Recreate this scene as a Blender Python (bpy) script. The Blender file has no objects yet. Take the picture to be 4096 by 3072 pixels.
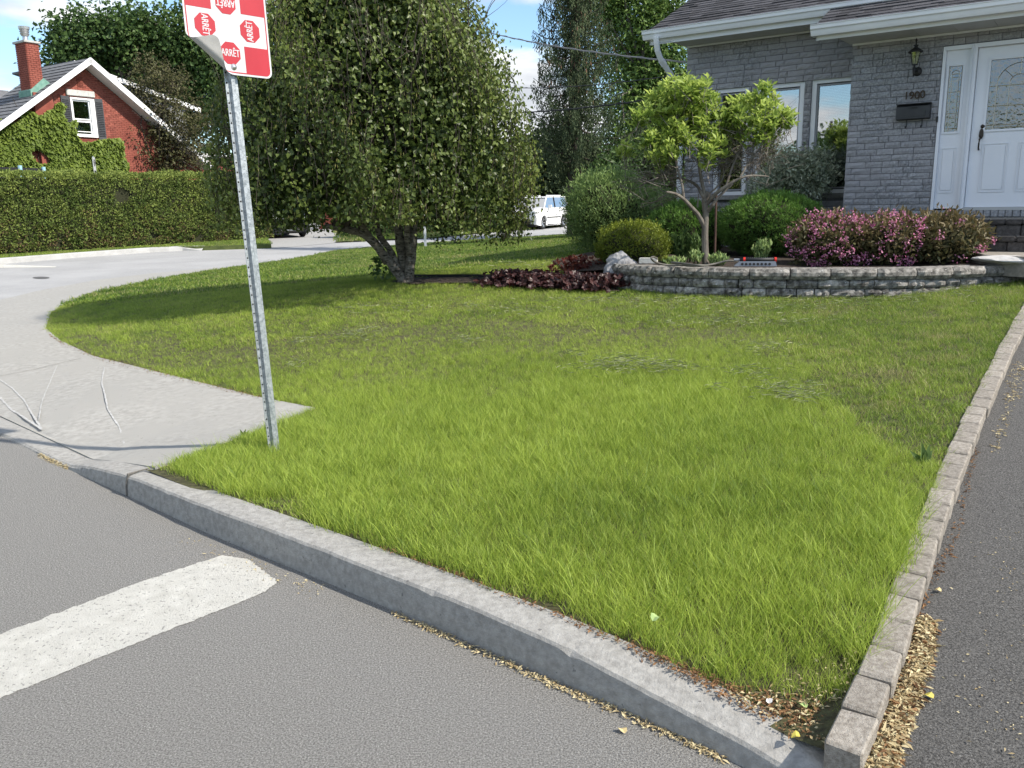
import bpy, bmesh, math, random
import numpy as np
from mathutils import Vector, Matrix, noise, geometry
random.seed(7); rng = np.random.default_rng(11)
S = bpy.context.scene
COL = S.collection

# ---------------------------------------------------------------- camera
EYE = 1.55
F, HOR, SL = 3350.0, 726.0, -0.018
_p = math.atan(HOR / F); _r = math.atan(-SL)
FW = np.array([0, math.cos(_p), -math.sin(_p)]); RT = np.array([1.0, 0, 0]); UP = np.cross(RT, FW)
CR = math.cos(_r) * RT - math.sin(_r) * UP
CU = math.sin(_r) * RT + math.cos(_r) * UP
CAM = np.array([0, 0, EYE])
cd = bpy.data.cameras.new('camera'); cam = bpy.data.objects.new('camera', cd); COL.objects.link(cam)
cd.sensor_width = 36.0; cd.lens = F / 4096 * 36.0; cd.clip_end = 3000; cd.clip_start = 0.05
m = Matrix(((CR[0], CU[0], -FW[0], 0), (CR[1], CU[1], -FW[1], 0), (CR[2], CU[2], -FW[2], EYE), (0, 0, 0, 1)))
cam.matrix_world = m
S.camera = cam

# ---------------------------------------------------------------- sky, sun, exposure
SUN_EL, SUN_AZ = math.radians(43), math.radians(112)
W = bpy.data.worlds.new('World'); S.world = W; W.use_nodes = True
nt = W.node_tree; nt.nodes.clear(); N_ = nt.nodes.new; L_ = nt.links.new
out = N_('ShaderNodeOutputWorld'); bg = N_('ShaderNodeBackground'); bg.inputs[1].default_value = 0.15
sky = N_('ShaderNodeTexSky'); sky.sky_type = 'NISHITA'; sky.sun_disc = False
sky.sun_elevation = SUN_EL; sky.sun_rotation = SUN_AZ; sky.air_density = 1.0; sky.dust_density = 0.6; sky.ozone_density = 1.0
tc = N_('ShaderNodeTexCoord'); sep = N_('ShaderNodeSeparateXYZ'); L_(tc.outputs['Generated'], sep.inputs[0])
add = N_('ShaderNodeMath'); add.operation = 'ADD'; add.inputs[1].default_value = 0.22
mx0 = N_('ShaderNodeMath'); mx0.operation = 'MAXIMUM'; mx0.inputs[1].default_value = 0.0
L_(sep.outputs[2], mx0.inputs[0]); L_(mx0.outputs[0], add.inputs[0])
dx = N_('ShaderNodeMath'); dx.operation = 'DIVIDE'; dy = N_('ShaderNodeMath'); dy.operation = 'DIVIDE'
L_(sep.outputs[0], dx.inputs[0]); L_(add.outputs[0], dx.inputs[1]); L_(sep.outputs[1], dy.inputs[0]); L_(add.outputs[0], dy.inputs[1])
cmb = N_('ShaderNodeCombineXYZ'); L_(dx.outputs[0], cmb.inputs[0]); L_(dy.outputs[0], cmb.inputs[1])
cmb.inputs[2].default_value = 5.1
cn = N_('ShaderNodeTexNoise'); cn.inputs['Scale'].default_value = 1.15; cn.inputs['Detail'].default_value = 9; cn.inputs['Roughness'].default_value = 0.55
cn.inputs['Distortion'].default_value = 0.25
L_(cmb.outputs[0], cn.inputs['Vector'])
cr_ = N_('ShaderNodeValToRGB'); cr_.color_ramp.elements[0].position = 0.49; cr_.color_ramp.elements[1].position = 0.58
L_(cn.outputs[0], cr_.inputs[0])
cn2 = N_('ShaderNodeTexNoise'); cn2.inputs['Scale'].default_value = 2.6; cn2.inputs['Detail'].default_value = 6
L_(cmb.outputs[0], cn2.inputs['Vector'])
cc = N_('ShaderNodeValToRGB'); cc.color_ramp.elements[0].position = 0.35; cc.color_ramp.elements[1].position = 0.62
cc.color_ramp.elements[0].color = (3.3, 3.5, 3.8, 1); cc.color_ramp.elements[1].color = (6.6, 6.6, 6.6, 1)
L_(cn2.outputs[0], cc.inputs[0])
skt = N_('ShaderNodeMix'); skt.data_type = 'RGBA'; skt.blend_type = 'MULTIPLY'; skt.inputs[0].default_value = 1.0
L_(sky.outputs[0], skt.inputs[6]); skt.inputs[7].default_value = (0.86, 0.99, 1.08, 1)
mx = N_('ShaderNodeMix'); mx.data_type = 'RGBA'
L_(cr_.outputs[0], mx.inputs[0]); L_(skt.outputs[2], mx.inputs[6]); L_(cc.outputs[0], mx.inputs[7])
L_(mx.outputs[2], bg.inputs[0]); L_(bg.outputs[0], out.inputs[0])

sd = bpy.data.lights.new('sun', 'SUN'); sun = bpy.data.objects.new('sun', sd); COL.objects.link(sun)
sd.energy = 4.9; sd.angle = math.radians(0.9); sd.color = (1.0, 0.925, 0.82)
sdir = Vector((math.cos(SUN_EL) * math.sin(SUN_AZ), math.cos(SUN_EL) * math.cos(SUN_AZ), math.sin(SUN_EL)))
sun.rotation_euler = sdir.to_track_quat('Z', 'Y').to_euler(); sun.location = (0, 0, 30)
S.view_settings.view_transform = 'Standard'; S.view_settings.look = 'None'
S.view_settings.exposure = 0.55; S.view_settings.gamma = 1.0; S.view_settings.use_curve_mapping = False
S.cycles.max_bounces = 8; S.cycles.transparent_max_bounces = 12; S.cycles.use_denoising = True

# ---------------------------------------------------------------- placing helpers (photo pixel -> point of the place)
def ray(x, y): return FW + CR * ((x - 2048) / F) + CU * ((1536 - y) / F)
def atY(x, y, Y):
    d = ray(x, y); return CAM + d * Y / d[1]
def atz(x, y, z):
    d = ray(x, y); return CAM + d * (z - EYE) / d[2]
def hit(x, y, P0, n):
    d = ray(x, y); return CAM + d * (((np.array(P0) - CAM) @ n) / (d @ n))

# ---------------------------------------------------------------- materials
MATS = {}
def nodes_of(name):
    mt = bpy.data.materials.new(name); mt.use_nodes = True
    t = mt.node_tree; t.nodes.clear()
    return mt, t, t.nodes.new, t.links.new
def mat(name, c1, c2=None, scale=8.0, detail=6.0, rough=0.8, bump=0.0, bscale=None, piece=0.0, metal=0.0, spec=0.3,
        speck=None, trans=0.0, tint=None, coord='pos', stretch=(1, 1, 1), ramp=(0.35, 0.65), big=None, coat=0.0):
    """procedural material. c1/c2 mixed by noise; piece = brightness change from object to object;
    speck=(scale, threshold, colour); tint = colour mixed in by the per-leaf attribute 'tint'; big=(scale, colour) large soft patches"""
    if name in MATS: return MATS[name]
    mt, t, N, L = nodes_of(name)
    o = N('ShaderNodeOutputMaterial'); b = N('ShaderNodeBsdfPrincipled')
    b.inputs['Roughness'].default_value = rough; b.inputs['Metallic'].default_value = metal
    b.inputs['Specular IOR Level'].default_value = spec
    if coat: b.inputs['Coat Weight'].default_value = coat; b.inputs['Coat Roughness'].default_value = 0.08
    if coord == 'pos':
        g = N('ShaderNodeNewGeometry'); vec = g.outputs['Position']
    else:
        g = N('ShaderNodeTexCoord'); vec = g.outputs['Object']
    if stretch != (1, 1, 1):
        mp = N('ShaderNodeMapping'); mp.inputs['Scale'].default_value = stretch; L(vec, mp.inputs[0]); vec = mp.outputs[0]
    def noise_(sc, det=detail, ro=0.6):
        n = N('ShaderNodeTexNoise'); n.inputs['Scale'].default_value = sc; n.inputs['Detail'].default_value = det
        n.inputs['Roughness'].default_value = ro; L(vec, n.inputs['Vector']); return n.outputs[0]
    def ramp_(src, a, c):
        r = N('ShaderNodeMapRange'); r.inputs[1].default_value = a; r.inputs[2].default_value = c; L(src, r.inputs[0]); return r.outputs[0]
    def mix_(fac, A, B, blend='MIX'):
        m_ = N('ShaderNodeMix'); m_.data_type = 'RGBA'; m_.blend_type = blend
        for s_, v in ((0, fac), (6, A), (7, B)):
            if isinstance(v, (int, float)): m_.inputs[s_].default_value = v
            elif isinstance(v, tuple): m_.inputs[s_].default_value = (*v[:3], 1)
            else: L(v, m_.inputs[s_])
        return m_.outputs[2]
    col = c1
    if c2 is not None: col = mix_(ramp_(noise_(scale), *ramp), c1, c2)
    if big: col = mix_(ramp_(noise_(big[0], 4), 0.42, 0.62), col, big[1])
    if tint is not None:
        a = N('ShaderNodeAttribute'); a.attribute_name = 'tint'; col = mix_(a.outputs['Fac'], col, tint)
    if speck:
        v = N('ShaderNodeTexNoise'); v.inputs['Scale'].default_value = speck[0]; v.inputs['Detail'].default_value = 2; L(vec, v.inputs['Vector'])
        col = mix_(ramp_(v.outputs[0], speck[1], speck[1] + 0.05), col, speck[2])
    if piece:
        oi = N('ShaderNodeObjectInfo'); hs = N('ShaderNodeHueSaturation'); r = N('ShaderNodeMapRange')
        r.inputs[3].default_value = 1 - piece; r.inputs[4].default_value = 1 + piece; L(oi.outputs['Random'], r.inputs[0]); L(r.outputs[0], hs.inputs['Value'])
        if isinstance(col, tuple): hs.inputs['Color'].default_value = (*col[:3], 1)
        else: L(col, hs.inputs['Color'])
        col = hs.outputs[0]
    if isinstance(col, tuple): b.inputs['Base Color'].default_value = (*col[:3], 1)
    else: L(col, b.inputs['Base Color'])
    if bump:
        bp = N('ShaderNodeBump'); bp.inputs['Strength'].default_value = bump; bp.inputs['Distance'].default_value = 0.02
        L(noise_(bscale or scale * 3, 8, 0.7), bp.inputs['Height']); L(bp.outputs[0], b.inputs['Normal'])
    if trans:
        tr = N('ShaderNodeBsdfTranslucent'); ms = N('ShaderNodeMixShader'); ms.inputs[0].default_value = trans
        if isinstance(col, tuple): tr.inputs[0].default_value = (*col[:3], 1)
        else: L(col, tr.inputs[0])
        L(b.outputs[0], ms.inputs[1]); L(tr.outputs[0], ms.inputs[2]); L(ms.outputs[0], o.inputs[0])
    else: L(b.outputs[0], o.inputs[0])
    MATS[name] = mt; return mt
def leafmat(name, dark, light, trans=0.35, rough=0.5, spec=0.25):
    return mat(name, dark, None, tint=light, trans=trans, rough=rough, spec=spec)

def glass_mat(name='window_glass', refl=0.42, wav=0.0, tintc=(0.8, 0.85, 0.85)):
    if name in MATS: return MATS[name]
    mt, t, N, L = nodes_of(name)
    o = N('ShaderNodeOutputMaterial'); gl = N('ShaderNodeBsdfGlossy'); tr = N('ShaderNodeBsdfTransparent'); ms = N('ShaderNodeMixShader')
    gl.inputs['Roughness'].default_value = 0.015; gl.inputs['Color'].default_value = (0.95, 0.97, 1, 1); tr.inputs[0].default_value = (*tintc, 1)
    fr = N('ShaderNodeFresnel'); fr.inputs[0].default_value = 1.5
    mr = N('ShaderNodeMapRange'); mr.inputs[3].default_value = refl; mr.inputs[4].default_value = 1.0; L(fr.outputs[0], mr.inputs[0])
    L(mr.outputs[0], ms.inputs[0]); L(tr.outputs[0], ms.inputs[1]); L(gl.outputs[0], ms.inputs[2]); L(ms.outputs[0], o.inputs[0])
    if wav:
        bp = N('ShaderNodeBump'); bp.inputs['Strength'].default_value = wav; bp.inputs['Distance'].default_value = 0.01
        n = N('ShaderNodeTexNoise'); n.inputs['Scale'].default_value = 22; g = N('ShaderNodeNewGeometry'); L(g.outputs['Position'], n.inputs['Vector'])
        L(n.outputs[0], bp.inputs['Height']); L(bp.outputs[0], gl.inputs['Normal'])
    MATS[name] = mt; return mt

# ---------------------------------------------------------------- object helpers
def tag(o, label=None, cat=None, group=None, kind=None):
    if label: o['label'] = label
    if cat: o['category'] = cat
    if group: o['group'] = group
    if kind: o['kind'] = kind
    return o
def empty(name, loc, label, cat, group=None):
    o = bpy.data.objects.new(name, None); o.location = [float(v) for v in loc]; o.empty_display_size = 0.1; COL.objects.link(o)
    return tag(o, label, cat, group)
LOCAL = [False]
def adopt(o, parent):
    """parent keeping world coordinates (Empties are pure translations, mesh parents sit at the origin); LOCAL: child coordinates are the parent's"""
    o.parent = parent
    if not LOCAL[0] and parent.type == 'EMPTY': o.matrix_parent_inverse = Matrix.Translation(-parent.location)
    return o
def link(name, me, mt, parent=None, kind=None, smooth=False):
    o = bpy.data.objects.new(name, me); COL.objects.link(o)
    if mt is not None and not len(me.materials): me.materials.append(mt)
    if smooth: me.shade_smooth()
    if parent is not None: adopt(o, parent)
    if kind: o['kind'] = kind
    return o
def matdata(name, V, Fc, mt, parent=None, kind=None, smooth=False, mats=None, idx=None):
    me = bpy.data.meshes.new(name); me.from_pydata([tuple(map(float, v)) for v in V], [], [tuple(map(int, f)) for f in Fc]); me.update()
    if mats:
        for q in mats: me.materials.append(q)
        me.polygons.foreach_set('material_index', idx)
    return link(name, me, mt if not mats else None, parent, kind, smooth)
class MB:
    def __init__(s): s.v = []; s.f = []
    def add(s, V, Fc):
        k = len(s.v); s.v += [tuple(map(float, p)) for p in V]; s.f += [tuple(i + k for i in f) for f in Fc]; return s
    def box(s, c, sz, ax=None):
        c = np.array(c, float); X, Y, Z = (np.eye(3) if ax is None else ax)
        V = [c + X * sz[0] * a / 2 + Y * sz[1] * b / 2 + Z * sz[2] * d / 2 for d in (-1, 1) for b in (-1, 1) for a in (-1, 1)]
        return s.add(V, [(0, 2, 3, 1), (4, 5, 7, 6), (0, 1, 5, 4), (2, 6, 7, 3), (0, 4, 6, 2), (1, 3, 7, 5)])
    def tube(s, pts, rad, n=8, cap=True):
        pts = [np.array(p, float) for p in pts]
        if not hasattr(rad, '__len__'): rad = [rad] * len(pts)
        V = []; k = len(pts); ref = np.array([0.13, 0.37, 0.92])
        for i, p in enumerate(pts):
            d = pts[min(i + 1, k - 1)] - pts[max(i - 1, 0)]; d = d / (np.linalg.norm(d) + 1e-9)
            a = np.cross(d, ref)
            if np.linalg.norm(a) < 0.2: a = np.cross(d, np.array([1, 0.2, 0]))
            a /= np.linalg.norm(a); b = np.cross(d, a)
            V += [p + rad[i] * (math.cos(2 * math.pi * j / n) * a + math.sin(2 * math.pi * j / n) * b) for j in range(n)]
        Fc = [(i * n + j, i * n + (j + 1) % n, (i + 1) * n + (j + 1) % n, (i + 1) * n + j) for i in range(k - 1) for j in range(n)]
        if cap: Fc += [tuple(range(n - 1, -1, -1)), tuple((k - 1) * n + j for j in range(n))]
        return s.add(V, Fc)
    def lathe(s, prof, c, ax=(0, 0, 1), n=20):
        ax = np.array(ax, float); ax /= np.linalg.norm(ax); a = np.cross(ax, [0.1, 1, 0.3]); a /= np.linalg.norm(a); b = np.cross(ax, a); c = np.array(c, float)
        V = [c + ax * h + r * (math.cos(2 * math.pi * j / n) * a + math.sin(2 * math.pi * j / n) * b) for r, h in prof for j in range(n)]
        k = len(prof)
        return s.add(V, [(i * n + j, i * n + (j + 1) % n, (i + 1) * n + (j + 1) % n, (i + 1) * n + j) for i in range(k - 1) for j in range(n)])
    def prism(s, poly, d):
        """planar polygon (3D points) swept by vector d"""
        k = len(poly); P = [np.array(p, float) for p in poly]; d = np.array(d, float)
        return s.add(P + [p + d for p in P], [tuple(range(k)), tuple(range(2 * k - 1, k - 1, -1))] + [(i, k + i, k + (i + 1) % k, (i + 1) % k) for i in range(k)])
    def build(s, name, mt, parent=None, kind=None, smooth=False, bevel=0.0):
        o = matdata(name, s.v, s.f, mt, parent, kind, smooth)
        if bevel:
            bm = bmesh.new(); bm.from_mesh(o.data); bmesh.ops.recalc_face_normals(bm, faces=bm.faces)
            bmesh.ops.bevel(bm, geom=list(bm.edges), offset=bevel, segments=2, affect='EDGES', clamp_overlap=True); bm.to_mesh(o.data); bm.free()
        return o
def cdt(name, outline, zf, mt, parent=None, kind=None, step=None, inside=None, skirt=0.0, holes=()):
    """triangulated sheet bounded by outline (list of xy), z from zf"""
    def inpoly(p, poly):
        c = False; j = len(poly) - 1
        for i in range(len(poly)):
            if (poly[i][1] > p[1]) != (poly[j][1] > p[1]) and p[0] < (poly[j][0] - poly[i][0]) * (p[1] - poly[i][1]) / (poly[j][1] - poly[i][1]) + poly[i][0]: c = not c
            j = i
        return c
    pts = [Vector((float(p[0]), float(p[1]))) for p in outline]; nb = len(pts)
    if step:
        x0, x1 = min(p.x for p in pts), max(p.x for p in pts); y0, y1 = min(p.y for p in pts), max(p.y for p in pts)
        y = y0
        while y < y1:
            st = step(y) if callable(step) else step
            x = x0 + (st / 2 if int(y / st) % 2 else 0)
            while x < x1:
                if inpoly((x, y), outline): pts.append(Vector((x, y)))
                x += st
            y += st
    r = geometry.delaunay_2d_cdt(pts, [(i, (i + 1) % nb) for i in range(nb)], [], 1, 1e-5)
    V = [(v.x, v.y, zf(v.x, v.y)) for v in r[0]]; Fc = [tuple(f) for f in r[2]]
    if skirt:
        k = len(V); order = [r[3].index(next(q for q in r[3] if i in q)) for i in range(nb)]
        V += [(V[i][0], V[i][1], V[i][2] - skirt) for i in order]
        Fc += [(order[i], k + i, k + (i + 1) % nb, order[(i + 1) % nb]) for i in range(nb)]
    o = matdata(name, V, Fc, mt, parent, kind)
    return o
def inside(poly, X, Y):
    """vectorised point in polygon"""
    X = np.asarray(X); Y = np.asarray(Y); c = np.zeros(X.shape, bool); j = len(poly) - 1
    for i in range(len(poly)):
        xi, yi = poly[i][0], poly[i][1]; xj, yj = poly[j][0], poly[j][1]
        if yi != yj:
            c ^= ((yi > Y) != (yj > Y)) & (X < (xj - xi) * (Y - yi) / (yj - yi) + xi)
        j = i
    return c
def text_mesh(txt, size, extrude=0.0):
    cu = bpy.data.curves.new('lettering', 'FONT'); cu.body = txt; cu.size = size; cu.extrude = extrude; cu.align_x = 'CENTER'; cu.align_y = 'CENTER'
    o = bpy.data.objects.new('lettering', cu); COL.objects.link(o)
    bpy.context.view_layer.update()
    me = bpy.data.meshes.new_from_object(o.evaluated_get(bpy.context.evaluated_depsgraph_get()))
    V = [v.co.copy() for v in me.vertices]; Fc = [tuple(p.vertices) for p in me.polygons]
    bpy.data.objects.remove(o); bpy.data.curves.remove(cu); bpy.data.meshes.remove(me)
    return V, Fc

# ---------------------------------------------------------------- leaves
def unit(a): return a / (np.linalg.norm(a, axis=-1, keepdims=True) + 1e-9)
def leaf_mesh(name, P, A, Nn, Ln, Wd, mt, parent=None, tint=None, kind='stuff', fold=0.25, wide=0.42):
    """P base, A axis, Nn approx normal, Ln length, Wd width: one folded two-triangle leaf each"""
    P = np.asarray(P, float); n = len(P); A = unit(np.asarray(A, float)); Sd = unit(np.cross(A, Nn)); U = np.cross(Sd, A)
    Ln = np.broadcast_to(Ln, (n,))[:, None]; Wd = np.broadcast_to(Wd, (n,))[:, None]
    V = np.empty((n, 4, 3)); V[:, 0] = P; V[:, 2] = P + A * Ln - U * Ln * 0.08
    V[:, 1] = P + A * Ln * wide + Sd * Wd / 2 + U * Wd * fold; V[:, 3] = P + A * Ln * wide - Sd * Wd / 2 + U * Wd * fold
    me = bpy.data.meshes.new(name); me.vertices.add(n * 4); me.vertices.foreach_set('co', V.reshape(-1))
    b = np.arange(n)[:, None] * 4; T = np.concatenate([b + [0, 1, 2], b + [0, 2, 3]], 1).reshape(-1)
    me.loops.add(n * 6); me.loops.foreach_set('vertex_index', T.astype(np.int32))
    me.polygons.add(n * 2); me.polygons.foreach_set('loop_start', np.arange(0, n * 6, 3, dtype=np.int32))
    me.update(calc_edges=True)
    at = me.attributes.new('tint', 'FLOAT', 'POINT')
    tt = rng.random(n) if tint is None else np.clip(tint, 0, 1)
    at.data.foreach_set('value', np.repeat(tt, 4).astype(np.float32))
    return link(name, me, mt, parent, kind)
def rdir(n): return unit(rng.normal(size=(n, 3)))
# ================================================================ GROUND
def roadz(x, y): return max(0.0, (y - 28) * 0.013)
# control points: pixel, height
GC = []
for q in [(620,1871),(1112,2055),(1271,2100),(1547,2202),(1813,2304),(2119,2417)]: GC.append((*q, .14))
GC += [(2400,2534,.132),(2536,2604,.125),(2772,2727,.112),(2961,2840,.097),(3150,2935,.082),(3339,3015,.07)]
SWIN = [(620,1871,.14),(1259,1630,.135),(1037,1587,.13),(685,1500,.13),(370,1422,.125),(241,1361,.12),(182,1310,.115),(203,1248,.11),(277,1205,.11),(390,1166,.11),(563,1131,.105),(779,1092,.09),(987,1062,.07)]
GC += SWIN[1:]
BACK = [(1150,1040,.05),(1350,1003,.05),(1550,985,.05),(1750,970,.09),(2000,955,.13),(2270,938,.2)]
GC += BACK
GP = [tuple(atz(x, y, z)) for x, y, z in GC]
EDIN = [(.811,1.954,.150),(1.12,2.41,.188),(1.702,3.267,.261),(2.216,4.093,.332),(3.069,5.304,.435),(4.101,6.707,.554),(4.65,7.55,.625),(5.05,8.1,.66)]
GP += EDIN
WTOP = [(1.2,9.57),(1.44,9.2),(1.68,9.02),(1.91,8.86),(2.2,8.7),(2.54,8.58),(2.95,8.47),(3.33,8.37),(3.73,8.3),(4.2,8.3),(4.69,8.41),(5.12,8.51),(5.51,8.59)]
WBASEZ = [.58,.57,.56,.555,.55,.55,.55,.555,.57,.61,.65,.67,.69]
GP += [(x, y - .05, z) for (x, y), z in zip(WTOP, WBASEZ)]
GP += [tuple(atz(1600,1130,.57)), tuple(atz(2050,1150,.57)), (1.2, 12.0, .72), (2.0, 16, .7), (3, 24, .6), (6, 30, .55), (-1.5, 15, .42), (0, 18, .4), (6, 45, .5), (-3.2,8.9,.34),(-.5,8.6,.47)]
GP = np.array(GP)
def tps(P):
    X = P[:, :2]; n = len(X); r2 = ((X[:, None] - X[None]) ** 2).sum(-1)
    K = np.where(r2 > 0, r2 * np.log(r2 + 1e-12) / 2, 0) + np.eye(n) * 0.02
    Q = np.c_[np.ones(n), X]; A = np.block([[K, Q], [Q.T, np.zeros((3, 3))]])
    w = np.linalg.solve(A, np.r_[P[:, 2], 0, 0, 0]); return X, w
_X, _w = tps(GP)
def Gv(x, y):
    x = np.asarray(x, float); y = np.asarray(y, float)
    r2 = (x[..., None] - _X[:, 0]) ** 2 + (y[..., None] - _X[:, 1]) ** 2
    return (np.where(r2 > 0, r2 * np.log(r2 + 1e-12) / 2, 0) @ _w[:-3]) + _w[-3] + _w[-2] * x + _w[-1] * y
def G(x, y): return float(Gv(x, y))
def onG(px, py, f=None):
    d = ray(px, py); f = f or G; lo, hi = 0.8, 90.0
    s = lo
    while s < hi:
        P = CAM + d * s
        if P[2] <= f(P[0], P[1]): break
        s *= 1.01
    a, b = s / 1.01, s
    for _ in range(30):
        c = (a + b) / 2; P = CAM + d * c
        if P[2] <= f(P[0], P[1]): b = c
        else: a = c
    return CAM + d * b

ASPH = mat('asphalt_near', (.165,.16,.15), (.375,.367,.345), scale=165, detail=3, rough=.95, bump=1.0, bscale=150, big=None, speck=(170,.64,(.56,.55,.52)), ramp=(.38,.62))
ASPF = mat('asphalt_far', (.25,.251,.25), (.32,.32,.317), scale=60, rough=.9, big=(.5,(.33,.33,.328)), speck=(90,.62,(.45,.45,.45)))
ASPD = mat('asphalt_driveway', (.065,.063,.06), (.20,.195,.185), scale=165, detail=3, rough=.95, bump=1.0, bscale=150, speck=(170,.67,(.42,.41,.39)), ramp=(.38,.62))
CONC = mat('concrete', (.265,.258,.238), (.365,.357,.332), scale=19, detail=12, rough=.92, bump=.35, bscale=160, big=(1.3,(.305,.298,.276)), speck=(46,.70,(.17,.16,.145)), stretch=(1,1,1))
KERB = mat('concrete_kerb', (.25,.243,.226), (.36,.352,.33), scale=34, detail=9, rough=.92, bump=.5, bscale=90, speck=(42,.69,(.16,.155,.15)))
SOIL = mat('lawn_soil', (.045,.04,.022), (.10,.10,.045), scale=30, rough=1.0, bump=.6, bscale=80)
MULCH = mat('bark_mulch', (.025,.018,.014), (.07,.052,.04), scale=45, rough=1.0, bump=1.0, bscale=70, speck=(60,.64,(.2,.17,.14)))
PAINT = mat('road_paint', (.50,.49,.445), (.62,.61,.56), scale=14, detail=12, rough=.95, bump=.8, bscale=150, speck=(70,.62,(.29,.285,.265)), big=(3.1,(.55,.54,.495)))
TERR = mat('far_ground', (.07,.1,.03), (.1,.13,.045), scale=2, rough=1)

def zsheet(z): return lambda x, y: z
matdata('ground', [(-900,-900,-.6),(900,-900,-.6),(900,900,-.6),(-900,900,-.6)], [(0,1,2,3)], TERR, kind='structure')
# near street
cdt('road', [(-25,-14),(14,-14),(14,1.5),(.9,1.5),(.6,2.25),(-2.6,5.0),(-3.2,5.8),(-9.6,12.5),(-30,12.5)], zsheet(0), ASPH, kind='structure', step=1.0)
# cross street, rising a little with distance
xst = [(-30,12.45),(-9.2,12.45),(-7.6,14),(-6.5,19),(-5.5,24),(-3,29.5),(2,35.5),(9,46),(26,70),(18,78),(4,64),(-60,30)]
xst = [(-60,12.5),(-7.8,12.5),(-7.3,14),(-6.5,19),(-5.0,25.5),(-3,28.8),(2.6,35),(9,44),(26,66),(12,80),(-10,60),(-60,44)]
cdt('cross_street', xst, lambda x, y: roadz(x, y) + .002, ASPF, kind='structure', step=3.0)
# driveway, climbing beside the lawn
def drz(x, y):
    u = (x * .57 + y * .82)
    return .004 + max(0, .078 + .0735 * (u - 2.05)) * min(1, max(0, (u - 1.75) / .35))
EDOUT = [(.88,1.893),(1.193,2.352),(1.676,3.025),(2.266,3.964),(3.016,5.002),(3.717,5.984),(4.75,7.35),(5.3,8.0)]
cdt('driveway', [(.62,1.6),(.84,1.86)] + [(x - .03, y + .03) for x, y in EDOUT] + [(6.0,8.9),(14,8),(16,-2),(3,-1.2)], drz, ASPD, kind='structure', step=.5)
# street kerb
KB = [(-2.73,4.92,.02,.012),(-2.55,4.76,.07,.07),(-2.14,4.41,.115,.115),(-1.52,3.86,.135,.135),(-1.19,3.59,.14,.14),(-.94,3.39,.14,.14),(-.67,3.17,.14,.14),(-.44,2.98,.14,.14),(-.23,2.81,.14,.14),(-.04,2.645,.138,.14),(.13,2.5,.128,.138),(.26,2.39,.11,.13),(.39,2.27,.095,.115),(.57,2.11,.075,.097),(.68,2.0,.058,.08),(.86,1.82,.038,.058),(1.3,1.42,.02,.03)]
def kerb(name, P, width, label=None, lower=.25, seed=3, mt=KERB, kind='structure'):
    rr = random.Random(seed)
    pts = [];
    for (a, b) in zip(P, P[1:]):
        d = math.hypot(b[0] - a[0], b[1] - a[1]); n = max(1, int(d / .035))
        for i in range(n):
            t = i / n; pts.append([a[k] + (b[k] - a[k]) * t for k in range(4)])
    pts.append(list(P[-1])); V = []; Fc = []
    # smooth
    A = np.array(pts)
    for _ in range(12): A[1:-1] = (A[:-2] + 2 * A[1:-1] + A[2:]) / 4
    for i, p in enumerate(A):
        q0 = A[max(0, i - 1)]; q1 = A[min(len(A) - 1, i + 1)]
        tx, ty = q1[0] - q0[0], q1[1] - q0[1]; l = math.hypot(tx, ty); nx, ny = -ty / l, tx / l   # inward (left of travel)
        zt, zi = p[2], p[3]; jit = (noise.noise(Vector((p[0] * 9, p[1] * 9, 0))) * .006); chip = max(0, noise.noise(Vector((p[0] * 14, p[1] * 14, 5))) - .42) * .03
        r = min(.014, max(zt, .004) * .5)
        prof = [(0, -lower), (0, 0), (.006 + jit, zt * .5), (.012 + jit, max(zt - r - chip, zt * .6)), (.012 + r * .6 + chip + jit, zt - r * .25 - chip * .3), (.02 + r * 1.4 + chip, zt), (width * .5, (zt + zi) / 2 + .001), (width, zi), (width + .004, zi - .02), (width + .004, -lower)]
        V += [(p[0] + nx * a, p[1] + ny * a, z) for a, z in prof]
    k = len(prof)
    Fc = [(i * k + j, (i + 1) * k + j, (i + 1) * k + j + 1, i * k + j + 1) for i in range(len(A) - 1) for j in range(k - 1)]
    Fc += [tuple(range(k)), tuple(range((len(A) - 1) * k + k - 1, (len(A) - 1) * k - 1, -1))]
    return matdata(name, V, Fc, mt, kind=kind)
kerb('kerb', [(-9.5,11.0,.012,.012),(-4.3,6.35,.012,.012)] + KB, .165)
for q0, q1 in (((512,1907),(530,1895)),((2489,2731),(2520,2722))):
    pass
# sidewalk slab
sw_in = [atz(x, y, z) for x, y, z in SWIN]
sw_out = [atz(x, y, z) for x, y, z in [(987,1062,.05),(823,1074,.03),(606,1093,.03),(390,1119,.03),(173,1158,.03),(0,1199,.03)]]
ring = [(p[0], p[1]) for p in sw_in] + [(p[0], p[1]) for p in sw_out[1:]] + [(-12.5,14.2),(-13.5,12.3),(-9.4,11.1),(-4.2,6.5),(-2.63,5.04),(-2.45,4.87),(-2.03,4.54)]
SWC = np.array([tuple(atz(x, y, z)) for x, y, z in SWIN] + [tuple(p) for p in sw_out] + [(-12.5,14.2,.02),(-13.5,12.3,.02),(-9.4,11.1,.015),(-4.2,6.5,.015),(-2.63,5.04,.02),(-2.45,4.87,.07),(-2.03,4.54,.12),(-4.5,9.5,.11),(-5.5,8.5,.085),(-3.2,6.4,.1)])
_Xs, _ws = tps(SWC)
def SZ(x, y):
    r2 = (x - _Xs[:, 0]) ** 2 + (y - _Xs[:, 1]) ** 2
    return float((np.where(r2 > 0, r2 * np.log(r2 + 1e-12) / 2, 0) @ _ws[:-3]) + _ws[-3] + _ws[-2] * x + _ws[-1] * y)
sw_poly = ring
cdt('sidewalk', ring, SZ, CONC, kind='structure', step=.45, skirt=.12)
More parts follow.
